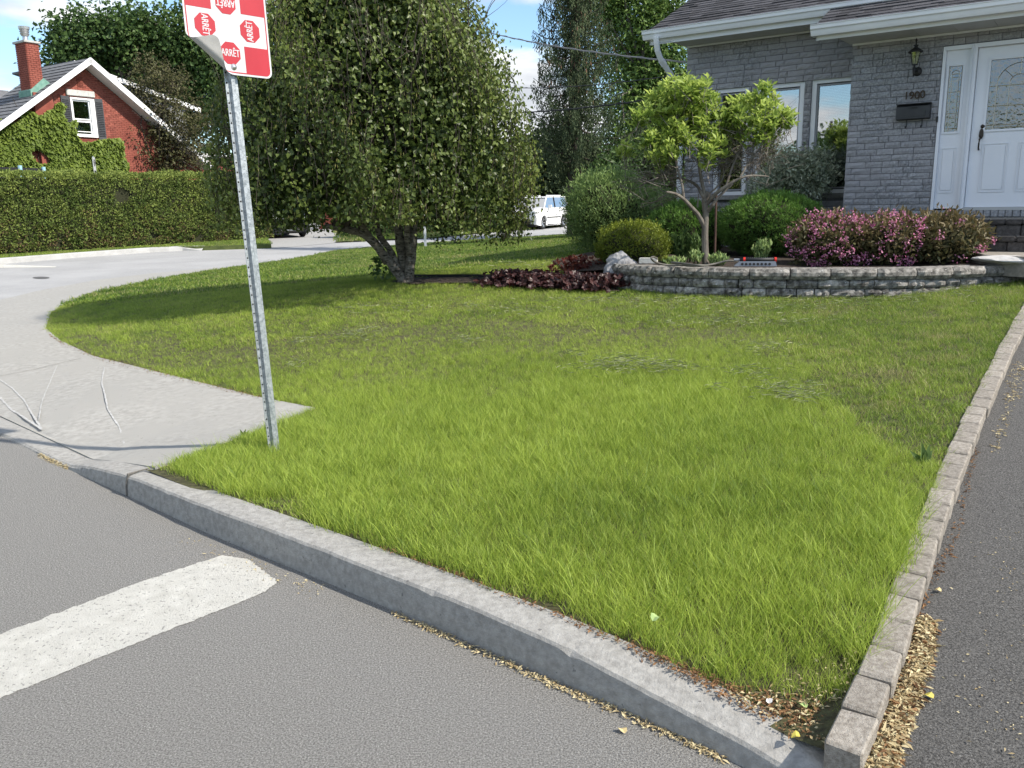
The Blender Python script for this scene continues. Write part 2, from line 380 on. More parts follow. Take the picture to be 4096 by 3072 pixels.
# expansion joint grooves and chalk lines, laid on the slab
DARKJ = mat('joint_dirt', (.2,.19,.17), (.28,.265,.24), scale=30, rough=1)
CHALK = mat('chalk', (.30,.295,.28), (.46,.46,.45), scale=40, rough=1)
def strip(name, px, w, mt, f=SZ, dz=.004, seed=0, sub=14, label=None, cat=None, kind=None, parent=None, group=None):
    P = [onG(x, y, f) for x, y in px]; Q = []
    for a, b in zip(P, P[1:]):
        for i in range(sub): Q.append(a + (b - a) * i / sub)
    Q.append(P[-1]); rr = random.Random(seed); V = []
    for i, p in enumerate(Q):
        d = Q[min(i + 1, len(Q) - 1)] - Q[max(i - 1, 0)]; l = math.hypot(d[0], d[1]); n = np.array([-d[1] / l, d[0] / l, 0])
        o = rr.uniform(-.3, .3) * w; wl, wr = w * rr.uniform(.3, .7), w * rr.uniform(.3, .7)
        for s_ in (wl, -wr):
            q = p + n * (s_ + o * .3); V.append((q[0], q[1], f(q[0], q[1]) + dz))
    o = matdata(name, V, [(2 * i, 2 * i + 1, 2 * i + 3, 2 * i + 2) for i in range(len(Q) - 1)], mt, parent, kind)
    if label: tag(o, label, cat, group)
    return o
strip('sidewalk_joint', [(0,1505),(150,1475),(325,1433)], .008, DARKJ, seed=1, kind='structure')
strip('sidewalk_joint', [(0,1735),(90,1765),(200,1790),(300,1800)], .004, DARKJ, seed=2, kind='structure')
ck = empty('chalk_drawing', onG(120,1640,SZ), 'white chalk strokes forming a wide V on the concrete sidewalk by the frame edge', 'chalk marks')
strip('stroke', [(0,1519),(50,1555),(95,1600),(130,1660),(168,1720)], .013, CHALK, seed=4, parent=ck)
strip('stroke', [(0,1590),(45,1640),(110,1680),(168,1720)], .016, CHALK, seed=5, parent=ck)
strip('stroke', [(228,1465),(200,1530),(170,1600),(155,1680)], .009, CHALK, seed=6, parent=ck)
l_ = strip('chalk_line', [(418,1470),(407,1530),(433,1640),(478,1710),(497,1775)], .012, CHALK, seed=7, label='single curved white chalk line on the concrete sidewalk, nearer the sign post', cat='chalk mark')
# stop bar
def ragged(px, f, n=26, amp=.005, seed=1):
    P = [f(*q) for q in px]; out = []
    for a, b in zip(P, P[1:] + P[:1]):
        for i in range(n):
            q = a + (b - a) * i / n; out.append((q[0] + (noise.noise(Vector((q[0] * 30, q[1] * 30, seed))) + .6 * noise.noise(Vector((q[0] * 90, q[1] * 90, seed)))) * amp * 2, q[1] + (noise.noise(Vector((q[0] * 30, q[1] * 30, seed + 9))) + .6 * noise.noise(Vector((q[0] * 90, q[1] * 90, seed + 9)))) * amp * 2))
    return out
sb = cdt('stop_line', ragged([(-260,2640),(0,2540),(560,2330),(890,2222),(1000,2240),(1110,2330),(1055,2372),(480,2600),(0,2795),(-330,2930)], lambda x, y: atz(x, y, 0), n=60, amp=.005), zsheet(.0025), PAINT, kind='structure', step=.25)
cdt('lane_marking', ragged([(-300,1050),(0,1058),(225,1066),(225,1070),(0,1072),(-300,1074)], lambda x, y: atz(x, y, 0), n=5, amp=.02), lambda x, y: roadz(x, y) + .006, PAINT, kind='structure')
mh = np.array([atz(165 + 34 * math.cos(a), 1112 + 4.5 * math.sin(a), 0) for a in np.linspace(0, 2 * math.pi, 20, endpoint=False)])
tag(cdt('manhole_cover', [(p[0], p[1]) for p in mh], lambda x, y: .007, mat('cast_iron', (.12,.115,.11), rough=.6, metal=.4)), 'dark round manhole cover set in the pale cross street', 'manhole cover')

# lawn sheet
def kerb_off(w):
    out = []
    for i in range(2, 16):
        q0, q1 = KB[i - 1], KB[min(i + 1, len(KB) - 1)]; tx, ty = q1[0] - q0[0], q1[1] - q0[1]; l = math.hypot(tx, ty); out.append((KB[i][0] - ty / l * w, KB[i][1] + tx / l * w))
    return [o for o in out if o[0] < .80]
lawn_poly = [(p[0], p[1]) for p in sw_in[:-1]][::-1] + kerb_off(.11) \
    + [(.86,1.93)] + [(x + .02, y + .01) for x, y, z in EDIN] + [(5.6,8.9),(8,12),(12,20),(16,40)] + [(9.4,44.5),(5,38.6)] + [tuple(atz(x, y, z)[:2]) for x, y, z in BACK[::-1]]
lawn_z = lambda x, y: G(x, y) - .012
cdt('lawn', lawn_poly, lawn_z, SOIL, kind='structure', step=lambda y: .35 if y < 11 else 1.6)

# block edging between lawn and driveway
EDGEM = mat('edging_paver', (.21,.185,.155), (.38,.35,.305), scale=60, detail=8, rough=.95, bump=.6, bscale=170, piece=.12, speck=(120,.64,(.2,.17,.15)))
edg = empty('paver_edging', (.9,2.0,.1), 'row of low grey-brown concrete pavers edging the lawn along the driveway', 'edging')
def polyline(P, step):
    P = [np.array(p, float) for p in P]; L = [0]
    for a, b in zip(P, P[1:]): L.append(L[-1] + np.linalg.norm((b - a)[:2]))
    def at(s):
        for i in range(len(P) - 1):
            if s <= L[i + 1] or i == len(P) - 2:
                t = (s - L[i]) / (L[i + 1] - L[i]); return P[i] + (P[i + 1] - P[i]) * t
    return at, L[-1]
_e = np.array(EDIN); _t = np.arange(len(_e)); _tt = np.linspace(0, len(_e) - 1, 60); _c = [np.poly1d(np.polyfit(_t, _e[:, k], 4)) for k in range(3)]; EDS = np.stack([c(_tt) for c in _c], 1)
at, tot = polyline([tuple(p) for p in EDS], 0)
ks = [0.0]; rr = random.Random(5)
while ks[-1] < tot - .2: ks.append(ks[-1] + rr.uniform(.158, .178))
pm = []
for v in range(4):
    bm = bmesh.new(); bmesh.ops.create_cube(bm, size=1.0)
    for q in bm.verts: q.co += Vector((rr.uniform(-.012,.012), rr.uniform(-.03,.03), rr.uniform(-.02,.02)))
    bmesh.ops.bevel(bm, geom=list(bm.edges), offset=.055, segments=1, affect='EDGES')
    me = bpy.data.meshes.new('paver'); bm.to_mesh(me); bm.free(); me.materials.append(EDGEM); pm.append(me)
for a, b in zip(ks, ks[1:]):
    p, q = at(a), at(b); d = q - p; l = math.hypot(d[0], d[1]); yaw = math.atan2(d[1], d[0]); w = .098
    nrm = np.array([d[1] / l, -d[0] / l, 0]); c = (p + q) / 2 + nrm * (w / 2 - .004 + rr.uniform(-.004,.004)); h = .13
    o = bpy.data.objects.new('paver', rr.choice(pm)); COL.objects.link(o)
    o.location = (c[0], c[1], c[2] - h / 2 + .006 + rr.uniform(-.003,.003)); o.rotation_euler = (rr.uniform(-.02,.02), -math.atan2(d[2], l) + rr.uniform(-.01,.01), yaw + rr.uniform(-.02,.02)); o.scale = (l - .005, w, h)
    adopt(o, edg)
# ================================================================ RETAINING WALL AND BED
BLK = mat('wall_block', (.085,.08,.074), (.42,.405,.38), scale=16, detail=10, rough=.95, bump=1.0, bscale=60, piece=.28, speck=(34,.655,(.5,.5,.49)), ramp=(.38,.66))
BLKT = mat('wall_cap', (.07,.066,.06), (.38,.36,.33), scale=20, detail=10, rough=.95, bump=.9, bscale=70, piece=.1, speck=(30,.67,(.5,.49,.46)))
gw = empty('retaining_wall', (3.0, 8.5, .55), 'low curved grey split block wall holding up the flower bed', 'retaining wall')
WT = 0.85
wpts = [(1.13,9.80)] + WTOP + [(6.2,8.75),(7.2,9.0)]
wat, wtot = polyline([(x, y, 0) for x, y in wpts], 0)
def rock_mesh(seed, nx=6, nz=3, rough=.1):
    """unit block: x -.5..+.5, y 0 (face) .. 1 (back), z 0..1, split face"""
    r = random.Random(seed); V = []; Fc = []
    for j in range(nz + 1):
        for i in range(nx + 1):
            ex = i in (0, nx); ez = j in (0, nz)
            y = .10 if (ex or ez) else .0 + r.uniform(-rough, rough)
            if ex and ez: y = .2
            x = i / nx - .5; z = j / nz
            if ez and not ex: z += r.uniform(-.02, .02)
            V.append((x, y, z))
    n0 = len(V); Fc = [(j * (nx + 1) + i, j * (nx + 1) + i + 1, (j + 1) * (nx + 1) + i + 1, (j + 1) * (nx + 1) + i) for j in range(nz) for i in range(nx)]
    V += [(-.5, 1, 0), (.5, 1, 0), (.5, 1, 1), (-.5, 1, 1)]
    bot = [i for i in range(nx + 1)]; top = [nz * (nx + 1) + i for i in range(nx + 1)]
    Fc += [tuple(bot[::-1] + [n0, n0 + 1]), tuple(top + [n0 + 2, n0 + 3])]
    Fc += [tuple([j * (nx + 1) for j in range(nz + 1)] + [n0 + 3, n0]), tuple([j * (nx + 1) + nx for j in range(nz, -1, -1)] + [n0 + 1, n0 + 2])]
    me = bpy.data.meshes.new('block'); me.from_pydata(V, [], Fc); me.update(); return me
bmesh_v = [rock_mesh(i, rough=.085) for i in range(6)]; cmesh_v = [rock_mesh(20 + i, nx=7, rough=.022) for i in range(6)]
for q in bmesh_v: q.materials.append(BLK)
for q in cmesh_v: q.materials.append(BLKT)
def put_block(name, me, s0, s1, z0, z1, depth, out=0.0, parent=gw):
    p, q = wat(s0), wat(s1); d = q - p; l = math.hypot(d[0], d[1]); yaw = math.atan2(d[1], d[0]); c = (p + q) / 2 - np.array([-d[1], d[0], 0]) / l * out
    o = bpy.data.objects.new(name, me); COL.objects.link(o); o.location = (c[0], c[1], z0); o.rotation_euler = (0, 0, yaw); o.scale = (l - .010, depth, z1 - z0 - .007)
    return adopt(o, parent)
rr = random.Random(12)
s = 0.0
while s < wtot - .1:
    near = s > 1.2; l = rr.uniform(.24,.30) if s < .9 else rr.uniform(.38, .47)
    put_block('cap_block', rr.choice(cmesh_v), s, min(s + l, wtot), WT - .112, WT, .26, .02 + rr.uniform(-.006,.006)); s += l
for row in range(4):
    s = rr.uniform(-.1, 0) ; s = 0
    while s < wtot - .05:
        l = rr.choice([.15,.17,.24,.33,.3]) if s > .7 else rr.choice([.12,.15,.17])
        put_block('block', rr.choice(bmesh_v), s, min(s + l, wtot), WT - .112 - .093 * (row + 1), WT - .112 - .093 * row, .2, -.012 + row * .006 + rr.uniform(-.007,.007)); s += l
# backing behind the blocks and bed soil
BZ = WT - .03
bed_poly = [(x, y + .1) for x, y in wpts] + [(9, 8.5),(10,6.8),(14,8),(12,13),(3.5,14.5),(2.0,13.6),(.6,12.3),(.75,10.6)]
def bedz(x, y):
    e = max(0.0, min(1.0, (1.4 - x) / .8)) if y > 9.6 else 0
    return (BZ + .05 * noise.noise(Vector((x * 2, y * 2, 0)))) * (1 - e) + (G(x, y) + .02) * e
cdt('flower_bed', bed_poly, bedz, MULCH, kind='structure', step=.3)
mb = MB()
for i in range(60):
    a, b = wat(wtot * i / 60), wat(wtot * (i + 1) / 60); d = unit(b - a); n = np.array([-d[1], d[0], 0])
    mb.add([a + n * .09 + [0,0,.2], b + n * .09 + [0,0,.2], b + n * .09 + [0,0,WT-.04], a + n * .09 + [0,0,WT-.04]], [(0,1,2,3)])
mb.build('backfill', mat('mortar_dark', (.03,.028,.026), rough=1), gw)

# ================================================================ GREY BRICK HOUSE
TH = math.radians(54.5); HD = np.array([math.sin(TH), -math.cos(TH), 0.0]); HN = np.array([math.cos(TH), math.sin(TH), 0.0]); HZ = np.array([0, 0, 1.0])
AX = (HD, HN, HZ)
PB = np.array([5.46, 10.76, 0.0]); PA = PB + .6 * HN
def hp(t, n, z, P0): return P0 + t * HD + n * HN + z * HZ
def tz(x, y, P0):
    P = hit(x, y, P0, HN); return (P - P0) @ HD, P[2]
def hbox(mb, t0, t1, n0, n1, z0, z1, P0): return mb.box(hp((t0 + t1) / 2, (n0 + n1) / 2, (z0 + z1) / 2, P0), (abs(t1 - t0), abs(n1 - n0), abs(z1 - z0)), AX)
house = empty('grey_house', (5.4, 11.5, .85), 'grey brick bungalow with white front door, tall windows and dark shingle roof', 'house')
MORT = mat('mortar', (.16,.16,.17), (.24,.24,.25), scale=40, rough=1)
HBR = mat('house_brick', (.23,.233,.248), (.46,.465,.49), scale=40, detail=10, rough=.95, bump=1.0, bscale=95, piece=.09, speck=(60,.66,(.42,.42,.43)), big=(1.1,(.42,.415,.44)))
WHITE = mat('white_metal', (.72,.74,.77), (.78,.8,.82), scale=3, rough=.4, spec=.4)
WHITED = mat('white_door_paint', (.72,.745,.8), (.76,.78,.83), scale=2, rough=.35, spec=.4)
SOFF = mat('soffit_panel', (.5,.5,.49), (.55,.55,.54), scale=6, rough=.6)
GLASS = glass_mat(refl=.32, tintc=(.6, .64, .64)); GLASSL = glass_mat('leaded_glass', .14, .3, (.4,.44,.46))
ROOM = mat('room_dark', (.035,.033,.03), (.05,.048,.045), scale=1.5, rough=1)
BLIND = mat('blind_slat', (.42,.42,.42), rough=.6)
def holes_wall(P0, t0, t1, z0, z1, holes, name):
    """wall core 0.12..0.32 behind the brick face, cut round the openings"""
    ts = sorted({t0, t1, *[h[0] for h in holes], *[h[1] for h in holes]}); zs = sorted({z0, z1, *[h[2] for h in holes], *[h[3] for h in holes]}); mb = MB()
    for a, b in zip(ts, ts[1:]):
        for c, d in zip(zs, zs[1:]):
            if any(h[0] <= (a + b) / 2 <= h[1] and h[2] <= (c + d) / 2 <= h[3] for h in holes): continue
            hbox(mb, a, b, .022, .24, c, d, P0)
    return mb.build(name, MORT, house)
CZ = 1.36; CH = .0785
W1 = (-3.305, -2.785, 1.60, 3.155); W2 = (-2.685, -1.985, 1.60, 3.155); W3 = (-1.885, -1.12, 1.60, 3.165)
A_T0, A_T1, A_TOP = -3.77, .6, 3.83
B_T0, B_T1, B_TOP = -1.21, 9.0, 3.47
DR = (-.14, 1.75, CZ, 3.31)
holes_wall(PA, A_T0 + .02, A_T1, .5, A_TOP, [W1, W2, W3], 'wall')
holes_wall(PB, B_T0 + .02, B_T1, .5, B_TOP, [DR], 'wall')
mb = MB(); hbox(mb, B_T0 + .02, B_T0 + .2, .24, .62, .5, B_TOP, PB); hbox(mb, A_T0 + .02, A_T0 + .2, .24, 9, .5, A_TOP, PA); hbox(mb, B_T1 - .2, B_T1, .24, 9.5, .5, B_TOP, PB); hbox(mb, A_T0 + .05, B_T1, 8.9, 9.1, .5, B_TOP, PB)
mb.build('side_wall', MORT, house)
# bricks
def brick_mesh(seed):
    r = random.Random(seed); nx, nz = 4, 2; V = []
    for j in range(nz + 1):
        for i in range(nx + 1):
            e = i in (0, nx) or j in (0, nz)
            V.append((i / nx - .5, (.0 if e else -.14 + r.uniform(-.16, .12)) + (r.uniform(-.02,.05) if e else 0), j / nz))
    Fc = [(j * (nx + 1) + i, j * (nx + 1) + i + 1, (j + 1) * (nx + 1) + i + 1, (j + 1) * (nx + 1) + i) for j in range(nz) for i in range(nx)]
    n0 = len(V); V += [(-.5, 1, 0), (.5, 1, 0), (.5, 1, 1), (-.5, 1, 1)]; t = nz * (nx + 1)
    Fc += [tuple(list(range(nx, -1, -1)) + [n0, n0 + 1]), tuple(list(range(t, t + nx + 1)) + [n0 + 2, n0 + 3]), (0, nx + 1, t, n0 + 3, n0), (t + nx, 2 * nx + 1, nx, n0 + 1, n0 + 2)]
    me = bpy.data.meshes.new('brick'); me.from_pydata(V, [], Fc); me.update(); me.materials.append(HBR); return me
BM = [brick_mesh(i) for i in range(8)]
bricks = []   # (P0, t0, t1, z0, vis)
def lay(P0, t0, t1, z0, z1, holes, seed, lens, base):
    r = random.Random(seed); k0 = math.floor((z0 - base) / CH); z = base + k0 * CH; row = k0
    while z < z1 - .02:
        t = t0 + (0 if row % 2 else -r.uniform(.05, .14))
        zc = z + CH / 2; first = True
        while t < t1:
            l = r.choice(lens) * r.uniform(.92, 1.05); a, b = max(t, t0), min(t + l, t1); t += l
            segs = [(a, b)]
            for h in holes:
                if h[2] + .01 < zc < h[3] - .005:
                    ns = []
                    for s0, s1 in segs:
                        if s1 <= h[0] or s0 >= h[1]: ns.append((s0, s1)); continue
                        if s0 < h[0]: ns.append((s0, h[0]))
                        if s1 > h[1]: ns.append((h[1], s1))
                    segs = ns
            for s0, s1 in segs:
                if s1 - s0 > .025: bricks.append((P0, s0, s1, z, min(CH, z1 - z)))
        z += CH; row += 1
lay(PB, B_T0, 2.6, .86, B_TOP - .01, [(DR[0] - .004, DR[1], CZ - .08, DR[3] + .006)], 4, [.25,.25,.26,.2,.13], CZ)
lay(PA, A_T0, -1.02, .86, A_TOP - .01, [(W1[0], W1[1], 1.5, W1[3]), (W2[0], W2[1], 1.5, W2[3]), (W3[0], W3[1] + .3, 1.5, W3[3])], 8, [.25,.25,.24,.26,.13], CZ - .02)
def bvis(b):
    P0, t0, t1, z, h = b; c = hp((t0 + t1) / 2, 0, z + h / 2, P0); v = c - CAM; k = v @ FW; x = 2048 + F * (v @ CR) / k; y = 1536 - F * (v @ CU) / k
    if not (2600 < x < 4100 and -10 < y < 900): return 0
    if P0 is PA and y > 640: return .05 * (t1 - t0)
    if y > 860: return .1 * (t1 - t0)
    return (t1 - t0) / k
bricks.sort(key=bvis, reverse=True); rr = random.Random(3)
for P0, t0, t1, z, h in bricks[:298]:
    o = bpy.data.objects.new('brick', rr.choice(BM)); COL.objects.link(o); c = hp((t0 + t1) / 2, rr.uniform(-.003,.003), z + .003, P0)
    o.matrix_local = Matrix.Translation(Vector(c)) @ Matrix(((HD[0], HN[0], 0, 0), (HD[1], HN[1], 0, 0), (0, 0, 1, 0), (0, 0, 0, 1))) @ Matrix.Diagonal((t1 - t0 - .007, .05, h - .007, 1))
    adopt(o, house)
mb = MB()
for P0, t0, t1, z, h in bricks[298:]:
    me = rr.choice(BM); c = hp((t0 + t1) / 2, rr.uniform(-.003,.003), z + .003, P0)
    mb.add([c + HD * v.co.x * (t1 - t0 - .007) + HN * v.co.y * .05 + HZ * v.co.z * (h - .007) for v in me.vertices], [tuple(p.vertices) for p in me.polygons])
# return of the porch wall (end faces toward the windows) and rowlock under the door
for i in range(int((B_TOP - .86) / CH)):
    z = .86 + i * CH; a = rr.uniform(.2,.4)
    for n0, n1 in ((.05, a), (a, .6)): hbox(mb, B_T0 - .004, B_T0 + .05, n0 + .003, n1 - .003, z + .003, z + CH - .003, PB)
mb.build('brickwork', HBR, house, kind='stuff')
t = DR[0] - .1
while t < 2.4:
    mb = MB(); w = rr.choice([.075,.085,.15]); hbox(mb, t, t + w - .006, -.03, .1, CZ - .085, CZ - .008, PB); mb.build('sill_brick', HBR, house, bevel=.006); t += w
# roofs
SHM = mat('shingle', (.036,.036,.041), (.078,.077,.084), scale=90, detail=6, rough=.95, bump=.5, bscale=200, piece=.38)
SHS = mat('shingle_far', (.045,.045,.05), (.08,.08,.086), scale=30, rough=.95)
def roof(P0, t0, t1, n_e, z_e, up, pitch, th, rows, tmax, seed, rise_n):
    """slab from the eave up; shingles laid as separate tabs on the lower rows in view"""
    c, s = math.cos(pitch), math.sin(pitch); R = HN * c + HZ * s; Nr = -HN * s + HZ * c
    E0 = hp(0, n_e, z_e, P0)
    mb = MB(); mb.prism([E0 + HD * t0, E0 + HD * t1, E0 + HD * t1 + R * up, E0 + HD * t0 + R * up], -Nr * th)
    far = -HN * c * 1 + HZ * s
    T = E0 + R * up; mb.prism([T + HD * t0, T + HD * t1, T + HD * t1 + (HN * c - HZ * s) * up, T + HD * t0 + (HN * c - HZ * s) * up], -Nr * .02 - HZ * th)
    ro = mb.build('roof', SHS, house)
    r = random.Random(seed); um = []
    for v in range(3):
        m_ = MB(); m_.add([(-.5,0,0),(.5,0,0),(.5,1,0),(-.5,1,0),(-.5,0,1),(.5,0,1),(.5,1,.12),(-.5,1,.12)], [(0,3,2,1),(4,5,6,7),(0,1,5,4),(2,3,7,6),(0,4,7,3),(1,2,6,5)])
        me = bpy.data.meshes.new('shingle'); me.from_pydata(m_.v, [], m_.f); me.update(); me.materials.append(SHM); um.append(me)
    EX = .135; rest = MB()
    for k in range(rows):
        t = t0 - r.uniform(0, .2)
        lim = tmax if k < rows else t1
        while t < lim:
            l = r.choice([.14,.18,.2,.26,.33]); a, b = max(t, t0), min(t + l, lim); t += l
            if b - a < .03: continue
            c_ = E0 + HD * (a + b) / 2 + R * (k * EX) + Nr * .001; thk = r.choice([.010,.018,.012])
            Mx = Matrix(((HD[0], R[0], Nr[0], c_[0]), (HD[1], R[1], Nr[1], c_[1]), (HD[2], R[2], Nr[2], c_[2]), (0, 0, 0, 1))) @ Matrix.Diagonal((b - a - .002, EX + .02, thk, 1))
            v = c_ - CAM; kk = v @ FW; x = 2048 + F * (v @ CR) / kk; y = 1536 - F * (v @ CU) / kk
            if -25 < y and x < 4130 and nshing[0] < 296 and (P0 is PB or x < 3400):
                o = bpy.data.objects.new('shingle', r.choice(um)); COL.objects.link(o); o.matrix_local = Mx; adopt(o, ro); nshing[0] += 1
            else:
                rest.add([tuple(Mx @ Vector(q.co)) for q in um[0].vertices], [tuple(p.vertices) for p in um[0].polygons])
    if rest.v: rest.build('shingles', SHM, ro, kind='stuff')
    return ro
nshing = [0]
PIT = math.radians(24.8)
roof(PB, B_T0 - .31, 10.0, -.62, 3.635, 5.6, PIT, .1, 11, 3.5, 2, 0)
nshing[0] = 0
roof(PA, A_T0 - .40, B_T0 + 1.2, -.50, 4.0, 5.4, PIT, .1, 17, B_T0 + 1.2, 6, 0)
# gutters, fascia, soffit, downspout
def gutter(P0, t0, t1, n, z):
    prof = [(.12,0),(.0,0),(-.015,.03),(-.02,.055),(-.045,.075),(-.05,.115),(-.06,.12),(-.06,.126),(-.04,.126),(-.035,.08),(-.01,.02),(.1,.012),(.12,.012)]
    mb = MB(); mb.prism([hp(t0, n + a, z + b, P0) for a, b in prof], HD * (t1 - t0)); o = mb.build('gutter', WHITE, house)
    return o
gutter(PB, B_T0 - .335, 9.6, -.70, 3.505); gutter(PA, A_T0 - .45, B_T0 + .9, -.58, 3.865)
def fascia_soffit(P0, t0, t1, nf, zs, ts, wall0, slope):
    mb = MB(); hbox(mb, t0, t1, nf, nf + .02, zs, zs + .16, P0); mb.build('fascia', WHITE, house)
    k = 0; t = ts
    while t < t1 - .05 and k < 40:
        w = min(slope, t1 - t); mb = MB(); hbox(mb, t + .002, t + w - .002, nf + .022, -.002 if t > wall0 - .05 else .6, zs + .004, zs + .018, P0); mb.build('soffit_panel', SOFF, house); t += w; k += 1
    mb = MB(); hbox(mb, wall0, t1, -.03, -.006, zs - .022, zs + .002, P0); mb.build('soffit_trim', WHITE, house)
fascia_soffit(PB, B_T0 - .30, 4.0, -.60, 3.463, B_T0 - .04, B_T0, .42)
fascia_soffit(PA, A_T0 - .38, B_T0 + .5, -.50, 3.80, A_T0 - .03, A_T0, .62)
mb = MB()
E0 = hp(A_T0 - .38, -.5, 3.96, PA); Rr = HN * math.cos(PIT) + HZ * math.sin(PIT)
mb.prism([E0, E0 + Rr * 5.3, E0 + Rr * 5.3 - HZ * .16, E0 - HZ * .16], HD * .02); mb.prism([E0 + HD * .02 - HZ * .15, E0 + HD * .02 + Rr * 5.3 - HZ * .15, E0 + HD * .36 + Rr * 5.3 - HZ * .15, E0 + HD * .36 - HZ * .15], HZ * .01)
mb.build('rake_board', WHITE, house)
mb = MB(); E0 = hp(B_T0 - .30, -.6, 3.6, PB); mb.prism([E0, E0 + Rr * 5.3, E0 + Rr * 5.3 - HZ * .14, E0 - HZ * .14], HD * .02); mb.build('rake_board', WHITE, house)
# gable infill walls
mb = MB()
for P0, tt, zz in ((PA, A_T0 + .05, A_TOP), (PB, B_T0 + .05, B_TOP)):
    mb.prism([hp(tt, .1, zz - .05, P0), hp(tt, 9, zz - .05, P0), hp(tt, 4.7, zz + 2.0, P0)], HD * .12)
mb.build('gable', MORT, house)
mb = MB(); gt = A_T0 - .22
pth = [hp(gt, -.62, 3.875, PA), hp(gt, -.60, 3.80, PA), hp(gt, -.56, 3.70, PA), hp(gt + .02, -.48, 3.58, PA), hp(A_T0 - .05, -.08, 3.18, PA), hp(A_T0 - .05, -.06, 3.0, PA), hp(A_T0 - .05, -.06, .95, PA)]
for a, b in zip(pth, pth[1:]):
    d = unit(b - a); sd_ = unit(np.cross(d, HN)) if abs(d @ HN) < .95 else HD; mb.box((a + b) / 2, (.075, .05, np.linalg.norm(b - a) + .03), (sd_, unit(np.cross(d, sd_)), d))
mb.build('downspout', WHITE, house, bevel=.008)
for i in range(5):
    mb = MB(); c = pth[3] + (pth[4] - pth[3]) * (.02 + i * .035); d = unit(pth[4] - pth[3]); s_ = unit(np.cross(d, HN)); mb.box(c, (.082, .058, .008), (s_, unit(np.cross(d, s_)), d)); mb.build('elbow_rib', WHITE, house)
# windows
def window(h, sill_t=.045, blind=True, sash=True, low=0):
    t0, t1, z0, z1 = h; fw = .066
    mb = MB()
    for a, b, c, d in ((t0, t0 + fw, z0, z1), (t1 - fw, t1, z0, z1), (t0 + fw, t1 - fw, z0, z0 + fw), (t0 + fw, t1 - fw, z1 - fw, z1)): hbox(mb, a + .001, b - .001, .035, .12, c, d - .012, PA)
    wo = mb.build('window', WHITE, house)
    mb = MB(); f2 = .022; a0, a1, b0, b1 = t0 + fw, t1 - fw, z0 + fw, z1 - fw - .012
    for a, b, c, d in ((a0, a0 + f2, b0, b1), (a1 - f2, a1, b0, b1), (a0 + f2, a1 - f2, b0, b0 + f2), (a0 + f2, a1 - f2, b1 - f2, b1)): hbox(mb, a + .001, b - .001, .055, .11, c + .001, d - .001, PA)
    mb.build('sash', mat('sash_grey', (.3,.31,.33), rough=.5), wo)
    mb = MB(); hbox(mb, a0 + f2 + .001, a1 - f2 - .001, .085, .091, b0 + f2 + .001, b1 - f2 - .001, PA); mb.build('pane', GLASS, wo)
    if blind:
        mb = MB(); z = b0 + f2 + .01
        while z < b1 - .03: 
            c = hp((a0 + a1) / 2, .16, z, PA); sl = unit(HN * .8 + HZ * .6); mb.box(c, (a1 - a0 - .05, .024, .0012), (HD, sl, unit(np.cross(HD, sl)))); z += .021
        mb.build('blind', BLIND, wo, kind='stuff')
    mb = MB(); hbox(mb, t0 - .02, t1 + .02, -.05, .12, z0 - .065, z0 - .004, PA); mb.build('window_sill', mat('stone_sill', (.22,.22,.215), (.3,.3,.29), scale=20, rough=.9, bump=.3), wo)
window(W1, blind=False); window(W2); window(W3)
mb = MB(); hbox(mb, W1[0] + .27, W1[1] - .16, .17, .18, 1.62, 3.1, PA)
mb.build('curtain', mat('curtain_grey', (.12,.12,.115), (.17,.17,.16), scale=20, rough=.9, stretch=(3,3,.1)), house)
mb = MB(); hbox(mb, A_T0 + .25, B_T0 + .3, 1.9, 1.95, 1.1, 3.7, PA); hbox(mb, A_T0 + .25, B_T0 + .3, .25, 1.9, 1.05, 1.1, PA); hbox(mb, A_T0 + .25, B_T0 + .3, .25, 1.9, 3.7, 3.75, PA); hbox(mb, A_T0 + .2, A_T0 + .25, .25, 1.9, 1.1, 3.7, PA); hbox(mb, B_T0 + .3, B_T0 + .35, .25, 1.9, 1.1, 3.7, PA)
mb.build('room', ROOM, house)
# front door
tJ0, _z = tz(3905, 400, PB); tD0 = tz(3880, 845, PB)[0]; tJ = tz(3857, 842, PB)[0]
tJ = .165; tD0 = .235; tD1 = tD0 + .92; tE = tD1 + .07
dz0, dz1 = CZ, 3.31
mb = MB()
for a, b, c, d, n0 in ((DR[0], DR[0] + .035, dz0, dz1, -.015), (tJ, tD0, dz0, dz1, -.02), (tD1, tE, dz0, dz1, -.02), (DR[1] - .035, DR[1], dz0, dz1, -.015), (DR[0] + .035, tJ, dz1 - .045, dz1, -.015), (tD0, tD1, dz1 - .045, dz1, -.02), (tE, DR[1] - .035, dz1 - .045, dz1, -.015)): hbox(mb, a + .0005, b - .0005, n0, .16, c, d, PB)
door = mb.build('door_frame', WHITED, house)
for a in (tJ + .018, tJ + .035):
    mb = MB(); hbox(mb, a, a + .006, -.032, -.019, dz0, dz1, PB); mb.build('moulding', WHITED, door)
mb = MB(); hbox(mb, tD0, tD1, -.02, .15, dz0 - .006, dz0 + .03, PB); mb.build('threshold', mat('aluminium', (.45,.45,.46), rough=.4, metal=.6), door)
